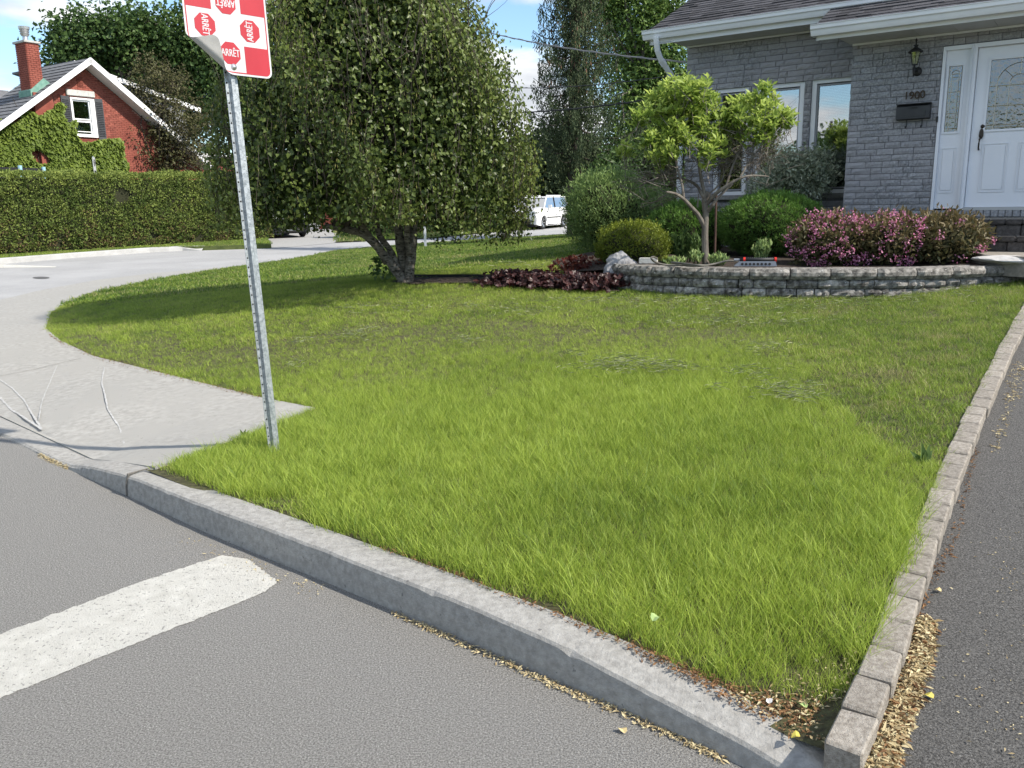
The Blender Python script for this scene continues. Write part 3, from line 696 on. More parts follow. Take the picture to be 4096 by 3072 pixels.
def panel_leaf(name, a, b, z0, z1, gl, panels, nf):
    """door leaf with a glazed opening and raised panels; nf = depth of its face"""
    ga, gb, gz0, gz1 = gl; mb = MB()
    for q in ((a, ga, z0, z1), (gb, b, z0, z1), (ga, gb, z0, gz0), (ga, gb, gz1, z1)): hbox(mb, q[0], q[1], nf, nf + .045, q[2], q[3], PB)
    lf = mb.build(name, WHITED, house)
    mb = MB(); r = .028
    for q in ((ga - r, ga, gz0 - r, gz1 + r), (gb, gb + r, gz0 - r, gz1 + r), (ga, gb, gz0 - r, gz0), (ga, gb, gz1, gz1 + r)): hbox(mb, q[0], q[1], nf - .014, nf - .0005, q[2], q[3], PB)
    mb.build('glazing_bead', WHITED, lf, bevel=.005)
    mb = MB(); hbox(mb, ga, gb, nf + .02, nf + .025, gz0, gz1, PB); mb.build('leaded_pane', GLASSL, lf)
    for (pa, pb, pz0, pz1) in panels:
        mb = MB(); 
        for q in ((pa, pa + .014, pz0, pz1), (pb - .014, pb, pz0, pz1), (pa + .014, pb - .014, pz0, pz0 + .014), (pa + .014, pb - .014, pz1 - .014, pz1)): hbox(mb, q[0], q[1], nf - .009, nf - .0003, q[2], q[3], PB)
        mb.build('panel_moulding', WHITED, lf, bevel=.004)
        mb = MB(); hbox(mb, pa + .03, pb - .03, nf - .008, nf - .0003, pz0 + .03, pz1 - .03, PB); mb.build('raised_panel', WHITED, lf, bevel=.007)
    return lf
def P2(x, y): return tz(x, y, PB)
g0 = (P2(3809,300)[0], P2(3872,300)[0], P2(3795,528)[1], P2(3810,248)[1])
g0 = (-.065, .085, 2.31, 3.08)
sl = panel_leaf('sidelight', DR[0] + .036, tJ - .001, dz0 + .02, dz1 - .046, g0, [(-.085, .10, 1.57, 2.12)], .03)
g1 = (tD0 + .15, tD0 + .77, 2.31, 3.11)
dl = panel_leaf('front_door', tD0 + .004, tD1 - .004, dz0 + .032, dz1 - .048, g1, [(tD0 + .135, tD0 + .42, 1.57, 2.15), (tD0 + .52, tD0 + .80, 1.57, 2.15)], .045)
# lead cames
LEAD = mat('brass_came', (.5,.47,.4), rough=.35, metal=.8)
def cames(lines, nf, parent, r=.0035):
    for pts in lines:
        mb = MB(); mb.tube([hp(a, nf, b, PB) for a, b in pts], r, 5); mb.build('came', LEAD, parent)
ga, gb, gz0, gz1 = g0; gm = (ga + gb) / 2
arc = lambda cx, cz, r, a0=0, a1=180, n=14: [(cx + r * math.cos(math.radians(a0 + (a1 - a0) * i / n)), cz + r * math.sin(math.radians(a0 + (a1 - a0) * i / n))) for i in range(n + 1)]
cames([[(gm - .04, gz0), (gm - .04, gz1 - .14)] , [(gm + .04, gz0), (gm + .04, gz1 - .14)], arc(gm, gz1 - .09, .042), [(gm-.042,gz1-.09),(gm-.04,gz1-.14)], [(gm+.042,gz1-.09),(gm+.04,gz1-.14)], [(ga, gz1 - .3), (gb, gz1 - .3)], [(ga, gz1 - .55), (gb, gz1 - .55)], [(ga, gz0 + .04), (gb, gz0 + .04)], [(gm - .04, gz1 - .13), (gm + .04, gz1 - .13)], [(gm-.042,gz1-.09),(gm+.042,gz1-.09)], [(ga + .008, gz0), (ga + .008, gz1)], [(gb - .008, gz0), (gb - .008, gz1)]], .045, sl)
ga, gb, gz0, gz1 = g1; gm = (ga + gb) / 2; R1, R2 = .23, .1; zc = gz1 - .28
cames([arc(gm, zc, R1, n=20), arc(gm, zc, R2), [(gm - R1, zc), (gm - R1, gz0)], [(gm + R1, zc), (gm + R1, gz0)], [(gm - R2, zc), (gm - R2, gz0 + .05)], [(gm + R2, zc), (gm + R2, gz0 + .05)], [(ga, gz1 - .3), (gb, gz1 - .3)], [(ga, gz1 - .53), (gb, gz1 - .53)], [(ga, gz0 + .05), (gb, gz0 + .05)], [(ga, gz0 + .02), (gb, gz0 + .02)]] + [[(gm + R2 * math.cos(math.radians(q)), zc + R2 * math.sin(math.radians(q))), (gm + R1 * math.cos(math.radians(q)), zc + R1 * math.sin(math.radians(q)))] for q in (45, 90, 135)] + [[(gm, zc + R1), (gm, gz1)]], .06, dl, .0045)
mb = MB(); hbox(mb, DR[0] + .03, DR[1], .6, .65, CZ, 3.4, PB); hbox(mb, DR[0] - .1, DR[1] + .1, .25, .65, 3.35, 3.4, PB); mb.build('hallway', ROOM, house)
# door handle set
BRZ = mat('dark_bronze', (.05,.042,.036), rough=.35, metal=.7)
hx, hz = P2(3922, 553); mb = MB()
ring_ = [hp(hx + .028 * math.cos(a) * (1 if math.sin(a) < 0 else .85), .035, hz + .055 + .062 * math.sin(a), PB) for a in np.linspace(0, 2 * math.pi, 16, endpoint=False)]
mb.prism(ring_, -HN * .012); mb.tube([hp(hx - .003, .02, hz + .02, PB), hp(hx - .006, -.025, hz - .01, PB), hp(hx - .009, -.035, hz - .06, PB), hp(hx - .012, -.015, hz - .115, PB), hp(hx - .013, .03, hz - .13, PB)], [.008,.011,.009,.009,.012], 8)
mb.build('handle', BRZ, dl, smooth=False)
mb = MB(); mb.lathe([(.001,.022),(.012,.022),(.024,.012),(.026,0)], hp(hx + .008, .045, P2(3924,505)[1], PB), -HN); mb.build('deadbolt', BRZ, dl, smooth=True)
mb = MB(); hbox(mb, DR[0] - .012, DR[0] + .006, -.03, -.002, 2.43, 2.5, PB); mb.build('doorbell', mat('black_plastic', (.02,.02,.02), rough=.5), house)
# steps
STB = mat('step_block', (.055,.05,.047), (.11,.1,.095), scale=30, rough=.95, bump=.6, bscale=80, piece=.15)
STT = mat('step_tread', (.18,.165,.145), (.27,.25,.22), scale=22, rough=.95, bump=.4, bscale=90, piece=.1)
st = empty('front_steps', hp(1.5, -1.2, .95, PB), 'dark concrete block steps leading up to the white front door', 'steps')
FR = -1.05
for k, (z, n0, t0) in enumerate(((1.27, FR - .12, .34), (1.10, FR - .42, .62))):
    lo = z - .17; t = t0
    while t < 5:
        w = rr.choice([.155,.165,.175]); mb = MB(); hbox(mb, t, t + w - .006, n0, n0 + .22, z - .055, z, PB); mb.build('cap_paver', STB, st, bevel=.012); t += w
    t = t0 + .02
    while t < 5:
        w = rr.choice([.13,.24,.28]); mb = MB(); hbox(mb, t, t + w - .006, n0 + .02, n0 + .2, lo - .01, z - .058, PB); mb.build('riser_block', STB, st, bevel=.008); t += w
    t = t0
    while t < 5:
        mb = MB(); hbox(mb, t, t + .3 - .005, n0 + .224, -.035 if k == 0 else FR + .06, z - .03, z - .003, PB); mb.build('tread_slab', STT, st); t += .3
    mb = MB(); hbox(mb, t0 + .03, 5, n0 + .1, -.02, .7, z - .035, PB); mb.build('core', STB, st)
cdt('front_walk', [tuple(hp(a, b, 0, PB)[:2]) for a, b in ((.45, FR - .3), (.75, FR - 1.0), (1.2, FR - 1.25), (3.0, FR - 1.4), (5.2, FR - 1.4), (5.2, FR - .2), (2, FR - .2))], zsheet(.94), STT, kind='structure', skirt=.2)
fr_ = MB(); ctr = hp(.98, FR - 1.05, .9, PB); V = []
bm = bmesh.new(); bmesh.ops.create_icosphere(bm, subdivisions=3, radius=1)
for v in bm.verts:
    n = noise.noise(v.co * 1.4) * .18; v.co = Vector(ctr) + Vector(HD) * (v.co.x * .34 * (1 + n)) + Vector(HN) * (v.co.y * .19 * (1 + n)) + Vector((0, 0, max(-.05, v.co.z * .042 * (1 + n * 2))))
me = bpy.data.meshes.new('flat_rock'); bm.to_mesh(me); bm.free()
tag(link('flat_rock', me, mat('pale_rock', (.4,.39,.38), (.52,.51,.5), scale=12, rough=.9, bump=.5)), 'flat whitish rock lying beside the foot of the front steps', 'rock')

# wall lantern
BLK_ = mat('black_iron', (.018,.018,.02), rough=.5, spec=.4)
lt, lz = P2(3668, 262); lan = empty('wall_lantern', hp(lt, -.1, lz, PB), 'black iron wall lantern with glass panes on the grey brick beside the door', 'lantern')
mb = MB(); mb.lathe([(.001,.03),(.03,.028),(.05,.012),(.054,0)], hp(lt + .012, -.012, lz - .075, PB), -HN, 20); mb.build('back_plate', BLK_, lan, smooth=True)
mb = MB(); cL = hp(lt, -.15, 0, PB)
mb.tube([hp(lt + .01, -.03, lz - .075, PB), hp(lt, -.1, lz - .07, PB), hp(lt, -.15, lz - .04, PB), hp(lt, -.15, lz - .012, PB)], .012, 8); mb.tube([hp(lt, -.15, lz - .04, PB), hp(lt - .003, -.15, lz - .1, PB), hp(lt - .006, -.145, lz - .16, PB)], [.022,.012,.002], 8); mb.build('bracket', BLK_, lan, smooth=True)
def ring6(r, z, n=6): return [cL + np.array([r * math.cos(a), r * math.sin(a), z]) for a in np.linspace(.2, .2 + 2 * math.pi, n, endpoint=False)]
mb = MB(); mb.tube([cL + [0,0,lz - .012], cL + [0,0,lz]], .036, 12); r0, r1 = ring6(.034, lz), ring6(.058, lz + .135)
for a, b in zip(r0, r1): mb.tube([a, b], .0045, 5)
mb.build('cage', BLK_, lan)
mb = MB(); mb.add(r0 + r1, [(i, (i + 1) % 6, 6 + (i + 1) % 6, 6 + i) for i in range(6)]); mb.build('lamp_glass', glass_mat('lamp_glass', .15, 0, (.9,.9,.85)), lan)
mb = MB(); mb.lathe([(.084,0),(.086,.012),(.05,.04),(.038,.05),(.02,.06),(.02,.075),(.03,.08),(.03,.088),(.008,.092),(.006,.12),(.014,.14),(.001,.172)], cL + [0,0,lz + .133], (0,0,1), 12); mb.build('roof_cap', BLK_, lan, smooth=False)
mb = MB(); mb.tube([cL + [0,0,lz + .005], cL + [0,0,lz + .07]], .011, 8); mb.build('candle_bulb', mat('candle', (.75,.72,.62), rough=.4), lan)
# mailbox
ma, mz1 = P2(3593, 422); mb_, mz2 = P2(3728, 411); mz0 = P2(3590, 484)[1]; mt_ = (mz1 + mz2) / 2
BOX = mat('mailbox_black', (.02,.021,.024), (.03,.031,.034), scale=8, rough=.45, spec=.45)
mbx = empty('mailbox', hp((ma + mb_) / 2, -.08, mz0, PB), 'black metal mailbox with two newspaper hooks under the house number', 'mailbox')
mb = MB(); pr = [hp(ma, a, b, PB) for a, b in ((-.004, mt_), (-.05, mt_), (-.1, mt_ - .035), (-.105, mz0 + .01), (-.004, mz0))]; mb.prism(pr, HD * (mb_ - ma)); mb.build('box', BOX, mbx, bevel=.004)
mb = MB(); hbox(mb, ma - .006, mb_ + .006, -.118, -.006, mt_ - .006, mt_ + .004, PB); hbox(mb, ma + .05, mb_ - .05, -.112, -.1055, mz0 + .04, mt_ - .075, PB); hbox(mb, (ma + mb_) / 2 - .05, (ma + mb_) / 2 + .05, -.124, -.104, mt_ - .05, mt_ - .04, PB); mb.build('lid', BOX, mbx)
for tt in (ma + .12, mb_ - .09):
    mb = MB(); mb.tube([hp(tt, -.03, mz0, PB), hp(tt, -.03, mz0 - .08, PB), hp(tt - .002, -.05, mz0 - .1, PB), hp(tt - .004, -.075, mz0 - .095, PB), hp(tt - .004, -.08, mz0 - .075, PB)], .007, 6); mb.build('newspaper_hook', BOX, mbx)
# house number
num = empty('house_number', hp(P2(3662, 385)[0], -.01, P2(3662, 385)[1], PB), 'weathered bronze house number 1900 on the grey brick above the mailbox', 'house number')
for chh, (px_, py_) in zip('1900', ((3627,385),(3648,384),(3670,382),(3692,379))):
    t_, z_ = P2(px_, py_); V, Fc = text_mesh(chh, .13, .009); matdata('digit', [hp(t_ + v.x, -.022 - v.z, z_ + v.y, PB) for v in V], Fc, mat('old_bronze', (.06,.042,.028), rough=.5, metal=.5), num)
for i in range(4):
    t_, z_ = P2(3631 + i * 22, 353 - i * 1.6); mb = MB(); mb.lathe([(.001,.003),(.004,.002),(.004,0)], hp(t_, -.006, z_, PB), -HN, 8); mb.build('screw_hole', BLK_, house)
# ================================================================ SIGN AND POST
GALV = mat('galvanised_steel', (.22,.245,.26), (.44,.47,.49), scale=45, detail=8, rough=.45, metal=.55, spec=.5, bump=.15, bscale=120, speck=(80,.63,(.2,.22,.24)))
post = empty('sign_post', (-1.411, 4.765, .13), 'leaning galvanised steel post with a row of small holes, standing in long grass', 'post')
pa = np.array([-1.411, 4.775, .02]); pm_ = np.array([-1.474, 4.75, 2.481]) + np.array([-.0205, .0212, 0]); pb = pa + (pm_ - pa) * 1.1; pd = unit(pb - pa)
a_ = .79; su = np.array([math.cos(a_), math.sin(a_), -.011]); sn = np.array([math.sin(a_), -math.cos(a_), 0.0])
pw = unit(su - pd * (su @ pd)); pn = unit(np.cross(pw, pd)); pn = pn if pn @ sn > 0 else -pn
# u-channel profile in (width, depth): flanges toward the viewer, web set back
prof = [(-.036,0),(-.019,0),(-.011,-.021),(.011,-.021),(.019,0),(.036,0),(.036,.0035),(.0165,.0035),(.0085,-.0175),(-.0085,-.0175),(-.0165,.0035),(-.036,.0035)]
prof = [(a, -b - .001) for a, b in prof]
P0_ = [pa + pw * a + pn * b for a, b in prof]
mb = MB(); mb.prism(P0_, pb - pa); mb.build('channel', GALV, post)
HOLE = mat('hole_dark', (.02,.02,.02), rough=1)
for side in (-1,):
    for i in range(47):
        c = pa + pd * (.16 + i * .052 + (.007 if side > 0 else 0)) + pw * side * .0275 + pn * -.0012
        if side > 0 and i % 3: continue
        mb = MB(); mb.lathe([(.0001,.0006),(.0050,.0006),(.0050,0)], c + pn * .0011, pn, 8)
        if i < 60 or True: holes_mb = mb
        mb.build('bolt_hole', HOLE, post)
sv = unit(np.cross(su, sn)); sv = sv if sv[2] > 0 else -sv
sv = np.array([-.0368, .0521, .998]); su = np.array([.7046, .7095, -.011]); sn = np.cross(su, sv)
sn = sn if sn[1] < 0 else -sn
SC = np.array([-1.474, 4.75, 2.481]); SH = .237
sign = empty('all_way_sign', SC, 'red and white all-way tab with four small ARRÊT stop octagons, lower left corner curled', 'sign')
RED = mat('sign_red', (.34,.008,.018), (.39,.014,.026), scale=5, rough=.4, spec=.4, stretch=(1,1,.2)); SWH = mat('sign_white', (.46,.475,.485), (.50,.51,.52), scale=6, rough=.4, spec=.4); SBK = mat('sign_back', (.34,.335,.32), (.42,.41,.39), scale=8, rough=.6, bump=.1)
fa, fb = np.array([-.237, -.038]), np.array([.030, -.237]); fd = (fb - fa) / np.linalg.norm(fb - fa); fe = np.array([fd[1], -fd[0]]);
if fe @ np.array([-1, -1]) < 0: fe = -fe
FRAD = .025
def bend(u, v, w):
    p = np.array([u, v]); s = (p - fa) @ fe; along = (p - fa) @ fd; r = FRAD * (1.0 + .5 * min(1, max(0, along / .3)))
    if s <= 0: q = p; return SC + su * q[0] + sv * q[1] + sn * w
    am = math.radians(158); t = s / r
    if t < am: x = (r - w) * math.sin(t); h = r - (r - w) * math.cos(t)
    else: e = s - am * r; x = (r - w) * math.sin(am) + math.cos(am) * e; h = r - (r - w) * math.cos(am) + math.sin(am) * e
    q = p - fe * s + fe * x; return SC + su * q[0] + sv * q[1] + sn * h
def rr_poly(h, r, n=6):
    P = []
    for cx, cy, a0 in ((h - r, h - r, 0), (-h + r, h - r, 90), (-h + r, -h + r, 180), (h - r, -h + r, 270)):
        P += [(cx + r * math.cos(math.radians(a0 + 90 * i / n)), cy + r * math.sin(math.radians(a0 + 90 * i / n))) for i in range(n + 1)]
    return P
def flatpiece(name, poly, w, mt, th=0, dens=.008):
    pts = []
    k = len(poly)
    for i in range(k):
        a, b = np.array(poly[i]), np.array(poly[(i + 1) % k]); n = max(1, int(np.linalg.norm(b - a) / dens)); pts += [tuple(a + (b - a) * j / n) for j in range(n)]
    nb = len(pts); P2_ = [Vector(p) for p in pts]; xs = [p[0] for p in pts]; ys = [p[1] for p in pts]
    gx, gy = np.meshgrid(np.arange(min(xs) + dens, max(xs), dens), np.arange(min(ys) + dens, max(ys), dens)); gx = gx.ravel(); gy = gy.ravel(); ins = inside(pts, gx, gy)
    near = (-(gx - fa[0]) * -fe[0] + (gy - fa[1]) * fe[1]) > -.02
    for x, y in zip(gx[ins & near], gy[ins & near]): P2_.append(Vector((x, y)))
    r = geometry.delaunay_2d_cdt(P2_, [(i, (i + 1) % nb) for i in range(nb)], [], 1, 1e-6)
    V = [bend(v.x, v.y, w) for v in r[0]]; return matdata(name, V, [tuple(f) for f in r[2]], mt, sign)
flatpiece('sheet', rr_poly(SH, .035), 0, SWH); flatpiece('back', rr_poly(SH, .035), -.0018, SBK)
B_ = SH - .010; C_ = .083
def quad(sx, sy):
    P = [(C_ * sx, C_ * sy), (B_ * sx, C_ * sy)]; r = .028
    P += [((B_ - r + r * math.cos(math.radians(a))) * sx, (B_ - r + r * math.sin(math.radians(a))) * sy) for a in range(0, 91, 15)]
    P += [(C_ * sx, B_ * sy)]; return P
for sx in (-1, 1):
    for sy in (-1, 1): flatpiece('red_corner', quad(sx, sy), .0008, RED)
for q in range(4):   # thin red rim beside the white cross arms
    a = math.radians(90 * q); R2 = lambda x, y: (x * math.cos(a) - y * math.sin(a), x * math.sin(a) + y * math.cos(a))
    flatpiece('red_rim', [R2(B_ - .006, -C_), R2(B_, -C_), R2(B_, C_), R2(B_ - .006, C_)], .0009, RED)
for q, (ox, oy) in enumerate(((0, -.127), (.127, 0), (0, .127), (-.127, 0))):
    a = math.radians(90 * q); R_ = .061
    flatpiece('stop_octagon', [(ox + R_ * math.cos(a + math.radians(22.5 + 45 * i)), oy + R_ * math.sin(a + math.radians(22.5 + 45 * i))) for i in range(8)], .0012, RED)
    V, Fc = text_mesh('ARRÊT', .043, 0)
    bm = bmesh.new(); vs = [bm.verts.new(v) for v in V]
    for f in Fc:
        try: bm.faces.new([vs[i] for i in f])
        except ValueError: pass
    bmesh.ops.triangulate(bm, faces=bm.faces); bmesh.ops.subdivide_edges(bm, edges=bm.edges, cuts=1)
    # bold: stretch taller and thicker by laying two slightly shifted copies
    for dxx in (-.0009, .0009):
        V2 = []
        for v in bm.verts:
            x, y = v.co.x * .82 + dxx, v.co.y * 1.22; V2.append(bend(ox + x * math.cos(a) - y * math.sin(a), oy + x * math.sin(a) + y * math.cos(a), .0017 + dxx * .1))
        bm.verts.index_update(); matdata('lettering', V2, [tuple(v.index for v in f.verts) for f in bm.faces], SWH, sign)
    bm.free()
c = bend(.012, -.196, .0); mb = MB(); mb.lathe([(.001,.008),(.006,.0085),(.008,.004),(.0155,.0035),(.017,.0005)], c, sn, 14); mb.build('bolt_washer', mat('bright_zinc', (.6,.6,.58), rough=.3, metal=.8), sign, smooth=True)
c = bend(0, .19, .0); mb = MB(); mb.lathe([(.001,.008),(.008,.008),(.008,.004),(.017,.003),(.017,.0005)], c, sn, 14); mb.build('bolt_washer', MATS['bright_zinc'], sign, smooth=True)

# ================================================================ RED BRICK HOUSE ACROSS THE STREET
RD = unit(np.array([.56, .83, 0])); RN = np.array([-RD[1], RD[0], 0]); RX = (RD, RN, HZ)     # RN points into the house
PR = atY(335, 600, 35.0); PR[2] = 0
def rp(t, n, z): return PR + t * RD + n * RN + z * HZ
def rz(x, y, n=0.0):
    P = hit(x, y, PR + RN * n, RN); return (P - PR) @ RD, P[2]
RBR = mat('red_brick', (.20,.055,.042), (.30,.10,.072), scale=12, rough=.95, piece=.2, bump=.3)
RMO = mat('red_mortar', (.36,.2,.16), (.44,.27,.22), scale=10, rough=1)
RBD = mat('red_brick_painted', (.20,.055,.04), (.28,.088,.064), scale=2, rough=.95)
RSH = mat('grey_shingle_old', (.10,.105,.115), (.17,.175,.185), scale=4, rough=.95, stretch=(1,1,6))
RWH = mat('white_fascia', (.78,.78,.78), rough=.5); SIDG = mat('grey_siding', (.17,.175,.18), (.2,.205,.21), scale=2, rough=.8)
rh = empty('red_brick_house', rp(0, 0, 0), 'red brick gabled house with ivy, shuttered upper window and tall chimney', 'house')
def rzp(x, y): t, z = rz(x, y); return t, z
apex = rz(333, 238); lowL = rz(0, 478); lowR = rz(812, 655)
sl_L = (apex[1] - lowL[1]) / (apex[0] - lowL[0]); sl_R = (apex[1] - lowR[1]) / (lowR[0] - apex[0])
eL = (apex[0] - 6.0, apex[1] - 6.0 * sl_L); eR = (lowR[0] + .2, apex[1] - (lowR[0] + .2 - apex[0]) * sl_R)
wL, wR, wT, wB = rz(291, 470)[0], rz(386, 470)[0], rz(330, 392)[1], rz(345, 548)[1]
zg = lambda t: apex[1] - .25 - ((apex[0] - t) * sl_L if t < apex[0] else (t - apex[0]) * sl_R)
mb = MB(); h0, h1 = wL + .05, wR - .05
mb.prism([rp(eL[0] + .3, .12, 0), rp(h0, .12, 0), rp(h0, .12, zg(h0)), rp(eL[0] + .3, .12, zg(eL[0] + .3))], RN * 3.1)
mb.prism([rp(h1, .12, 0), rp(eR[0] - .3, .12, 0), rp(eR[0] - .3, .12, zg(eR[0] - .3)), rp(h1, .12, zg(h1))], RN * 3.1)
mb.prism([rp(h0, .12, 0), rp(h1, .12, 0), rp(h1, .12, wB + .04), rp(h0, .12, wB + .04)], RN * 3.1); mb.prism([rp(h0, .12, wT - .04), rp(h1, .12, wT - .04), rp(h1, .12, zg(h1)), rp(apex[0], .12, apex[1] - .25), rp(h0, .12, zg(h0))], RN * 3.1)
mb.build('wall', RMO, rh)
# gable bricks
wt = [rz(298, 400), rz(378, 395), rz(388, 548), rz(302, 548)]
wL, wR, wT, wB = rz(291, 470)[0], rz(386, 470)[0], rz(330, 392)[1], rz(345, 548)[1]
um = MB(); um.add([(-.5,0,0),(.5,0,0),(.5,0,1),(-.5,0,1),(-.5,1,0),(.5,1,0),(.5,1,1),(-.5,1,1)], [(0,1,2,3),(1,5,6,2),(4,0,3,7),(3,2,6,7),(1,0,4,5)])
rbm = bpy.data.meshes.new('brick'); rbm.from_pydata(um.v, [], um.f); rbm.update(); rbm.materials.append(RBR)
rb = []; r_ = random.Random(9); z = 1.9; row = 0; HB = .075
lin = rz(270, 390)[0], rz(381, 390)[0], rz(320, 362)[1], rz(320, 384)[1]
while z < apex[1]:
    t = eL[0] + .3 - (.1 if row % 2 else 0)
    while t < eR[0] - .3:
        l = .215; a, b = t, t + l; t += l; tc = (a + b) / 2
        zr = apex[1] - .22 - ((apex[0] - tc) * sl_L if tc < apex[0] else (tc - apex[0]) * sl_R)
        if z + HB > zr: continue
        if wL - .02 < tc < wR + .02 and wB - .05 < z < wT + .02: continue
        v = rp(tc, 0, z) - CAM; k = v @ FW; x = 2048 + F * (v @ CR) / k; y = 1536 - F * (v @ CU) / k
        if x < -30 or y > 740: continue
        rb.append((tc, z, b - a, x, y))
    z += HB; row += 1
vis = lambda q: (0 if (q[4] > 470 and q[3] < 300 or q[4] > 545 or q[3] > 560) else 1, -abs(q[3] - 330) - abs(q[4] - 380) * .6)
rb.sort(key=vis, reverse=True)
for tc, z, l, x, y in rb[:300]:
    o = bpy.data.objects.new('brick', rbm); COL.objects.link(o); c = rp(tc, .095, z + .004)
    o.matrix_local = Matrix.Translation(Vector(c)) @ Matrix(((RD[0], RN[0], 0, 0), (RD[1], RN[1], 0, 0), (0, 0, 1, 0), (0, 0, 0, 1))) @ Matrix.Diagonal((l - .011, .03, HB - .010, 1)); adopt(o, rh)
mb = MB()
for tc, z, l, x, y in rb[300:]: mb.box(rp(tc, .11, z + HB / 2), (l - .011, .03, HB - .010), RX)
mb.build('brickwork', RBD, rh, kind='stuff')
# roofs of the gable: overhang forward .45 m
OV = -.5
for sgn, e, slp in ((-1, eL, sl_L), (1, eR, sl_R)):
    A = rp(apex[0], OV, apex[1] + .0); B = rp(e[0], OV, e[1]); nrm = unit(np.cross(B - A, RN)) ; nrm = nrm if nrm[2] > 0 else -nrm
    mb = MB(); mb.prism([A, B, B + RN * 3.4, A + RN * 3.4], -nrm * .1); rf = mb.build('roof', RSH, rh)
    for i in range(26 if sgn < 0 else 0):
        f = i / 26.; a0 = A + (B - A) * f; a1 = A + (B - A) * (f + 1 / 26. + .004)
        mb = MB(); mb.prism([a0 + nrm * .004, a1 + nrm * .03, a1 + nrm * .03 + RN * 3.4, a0 + nrm * .004 + RN * 3.4], nrm * .004); mb.build('shingle_course', RSH, rf)
    mb = MB(); mb.prism([A - nrm * .18, B - nrm * .18, B + nrm * .03, A + nrm * .03], -RN * .03); mb.build('rake_board', RWH, rh)
    mb = MB(); mb.prism([A - nrm * .16 + RN * .005, B - nrm * .16 + RN * .005, B - nrm * .16 + RN * .62, A - nrm * .16 + RN * .62], -nrm * .012); mb.build('rake_soffit', RWH, rh)
# chimney (through the left slope, flush with the gable)
cA = rz(107, 375, -.0)[0]; cl, cr2, ct = rz(100, 200)[0] , rz(157, 200)[0], rz(128, 168)[1]
cl = rz(122, 330)[0]; cr2 = rz(172, 330)[0]; cdp = .75
mb = MB(); mb.box(rp((cl + cr2) / 2, cdp / 2, (1.5 + ct) / 2), (cr2 - cl - .03, cdp - .03, ct - 1.5), RX); ch = mb.build('chimney', RMO, rh)
mb = MB(); z = 2.0; row = 0
while z < ct - .08:
    for (o0, ax, L0, off) in ((cl, 0, cr2 - cl, 0), (0, 1, cdp, 0)):
        t = -(.1 if row % 2 else 0)
        while t < L0:
            a, b = max(t, 0), min(t + .205, L0); t += .205
            if b - a < .03: continue
            if ax == 0: mb.box(rp(cl + (a + b) / 2, .0, z + HB / 2), (b - a - .014, .03, HB - .014), RX)
            else:
                mb.box(rp(cl, (a + b) / 2, z + HB / 2), (.03, b - a - .014, HB - .014), RX); mb.box(rp(cr2, (a + b) / 2, z + HB / 2), (.03, b - a - .014, HB - .014), RX)
    z += HB; row += 1
mb.build('chimney_brick', RBD, ch, kind='stuff')
mb = MB(); mb.box(rp((cl + cr2) / 2, cdp / 2, ct), (cr2 - cl + .14, cdp + .14, .08), RX); mb.build('chimney_cap', mat('cap_stone', (.36,.36,.33), (.46,.46,.43), scale=6, rough=.9), ch, bevel=.01)
mb = MB(); cc_ = rp((cl + cr2) / 2 - .02, cdp / 2, ct + .03); mb.lathe([(.11,0),(.09,.2),(.13,.22),(.17,.3),(.13,.32),(.18,.38),(.14,.4),(.19,.46),(.2,.55),(.001,.55)], cc_, (0,0,1), 14); mb.build('flue_cap', mat('flue_metal', (.5,.5,.5), rough=.35, metal=.8), ch, smooth=False)
zc_ = apex[1] - (apex[0] - cr2) * sl_L
mb = MB(); mb.prism([rp(cl - .06, -.04, apex[1] - (apex[0] - cl) * sl_L + .0), rp(cr2 + .25, -.04, zc_ + .2), rp(cr2 + .02, -.04, zc_ + .36), rp(cl - .06, -.04, apex[1] - (apex[0] - cl) * sl_L + .22)], RN * .9)
mb.build('copper_flashing', mat('verdigris', (.12,.25,.2), (.2,.34,.28), scale=8, rough=.8), rh)
# brick pilaster below chimney, lintel, vent
mb = MB(); mb.box(rp((cl + cr2) / 2 + .12, .0, (1 + zc_ - .2) / 2), (cr2 - cl + .25, .2, zc_ - 1.2), RX); mb.build('chimney_base', RBD, rh)
mb = MB(); mb.box(rp((lin[0] + lin[1]) / 2, .06, (lin[2] + lin[3]) / 2), (lin[1] - lin[0], .12, abs(lin[2] - lin[3]) + .02), RX); mb.build('stone_lintel', mat('rough_stone', (.4,.4,.38), (.55,.55,.52), scale=7, rough=.9, bump=.6), rh, bevel=.015)
vt, vz = rz(324, 326); 
for i in range(7):
    mb = MB(); mb.box(rp(vt, .085, vz - .17 + i * .055), (.24, .035, .03), (RD, unit(RN + HZ * .6), unit(np.cross(RD, unit(RN + HZ * .6))))); mb.build('vent_louvre', RBR, rh)
# window
mb = MB(); fw = .07; n0 = .03
for a, b, c, d in ((wL, wL + fw, wB, wT), (wR - fw - .12, wR, wB, wT), (wL + fw, wR - fw - .12, wB, wB + fw), (wL + fw, wR - fw - .12, wT - fw, wT)): mb.box(rp((a + b) / 2, n0 + .05, (c + d) / 2), (b - a, .12, d - c), RX)
rw = mb.build('window', RWH, rh)
a, b = wL + fw, wR - fw - .12; zm = wB + (wT - wB) * .42
for z0_, z1_ in ((wB + fw, zm), (zm + .03, wT - fw)):
    mb = MB()
    for q in ((a, a + .045, z0_, z1_), (b - .045, b, z0_, z1_), (a + .045, b - .045, z0_, z0_ + .05), (a + .045, b - .045, z1_ - .06, z1_)): mb.box(rp((q[0] + q[1]) / 2, .1, (q[2] + q[3]) / 2), (q[1] - q[0], .05, q[3] - q[2]), RX)
    mb.build('sash', RWH, rw); mb = MB(); mb.box(rp((a + b) / 2, .11, (z0_ + z1_) / 2), (b - a - .08, .006, z1_ - z0_ - .09), RX); mb.build('pane', glass_mat('far_glass', .3), rw)
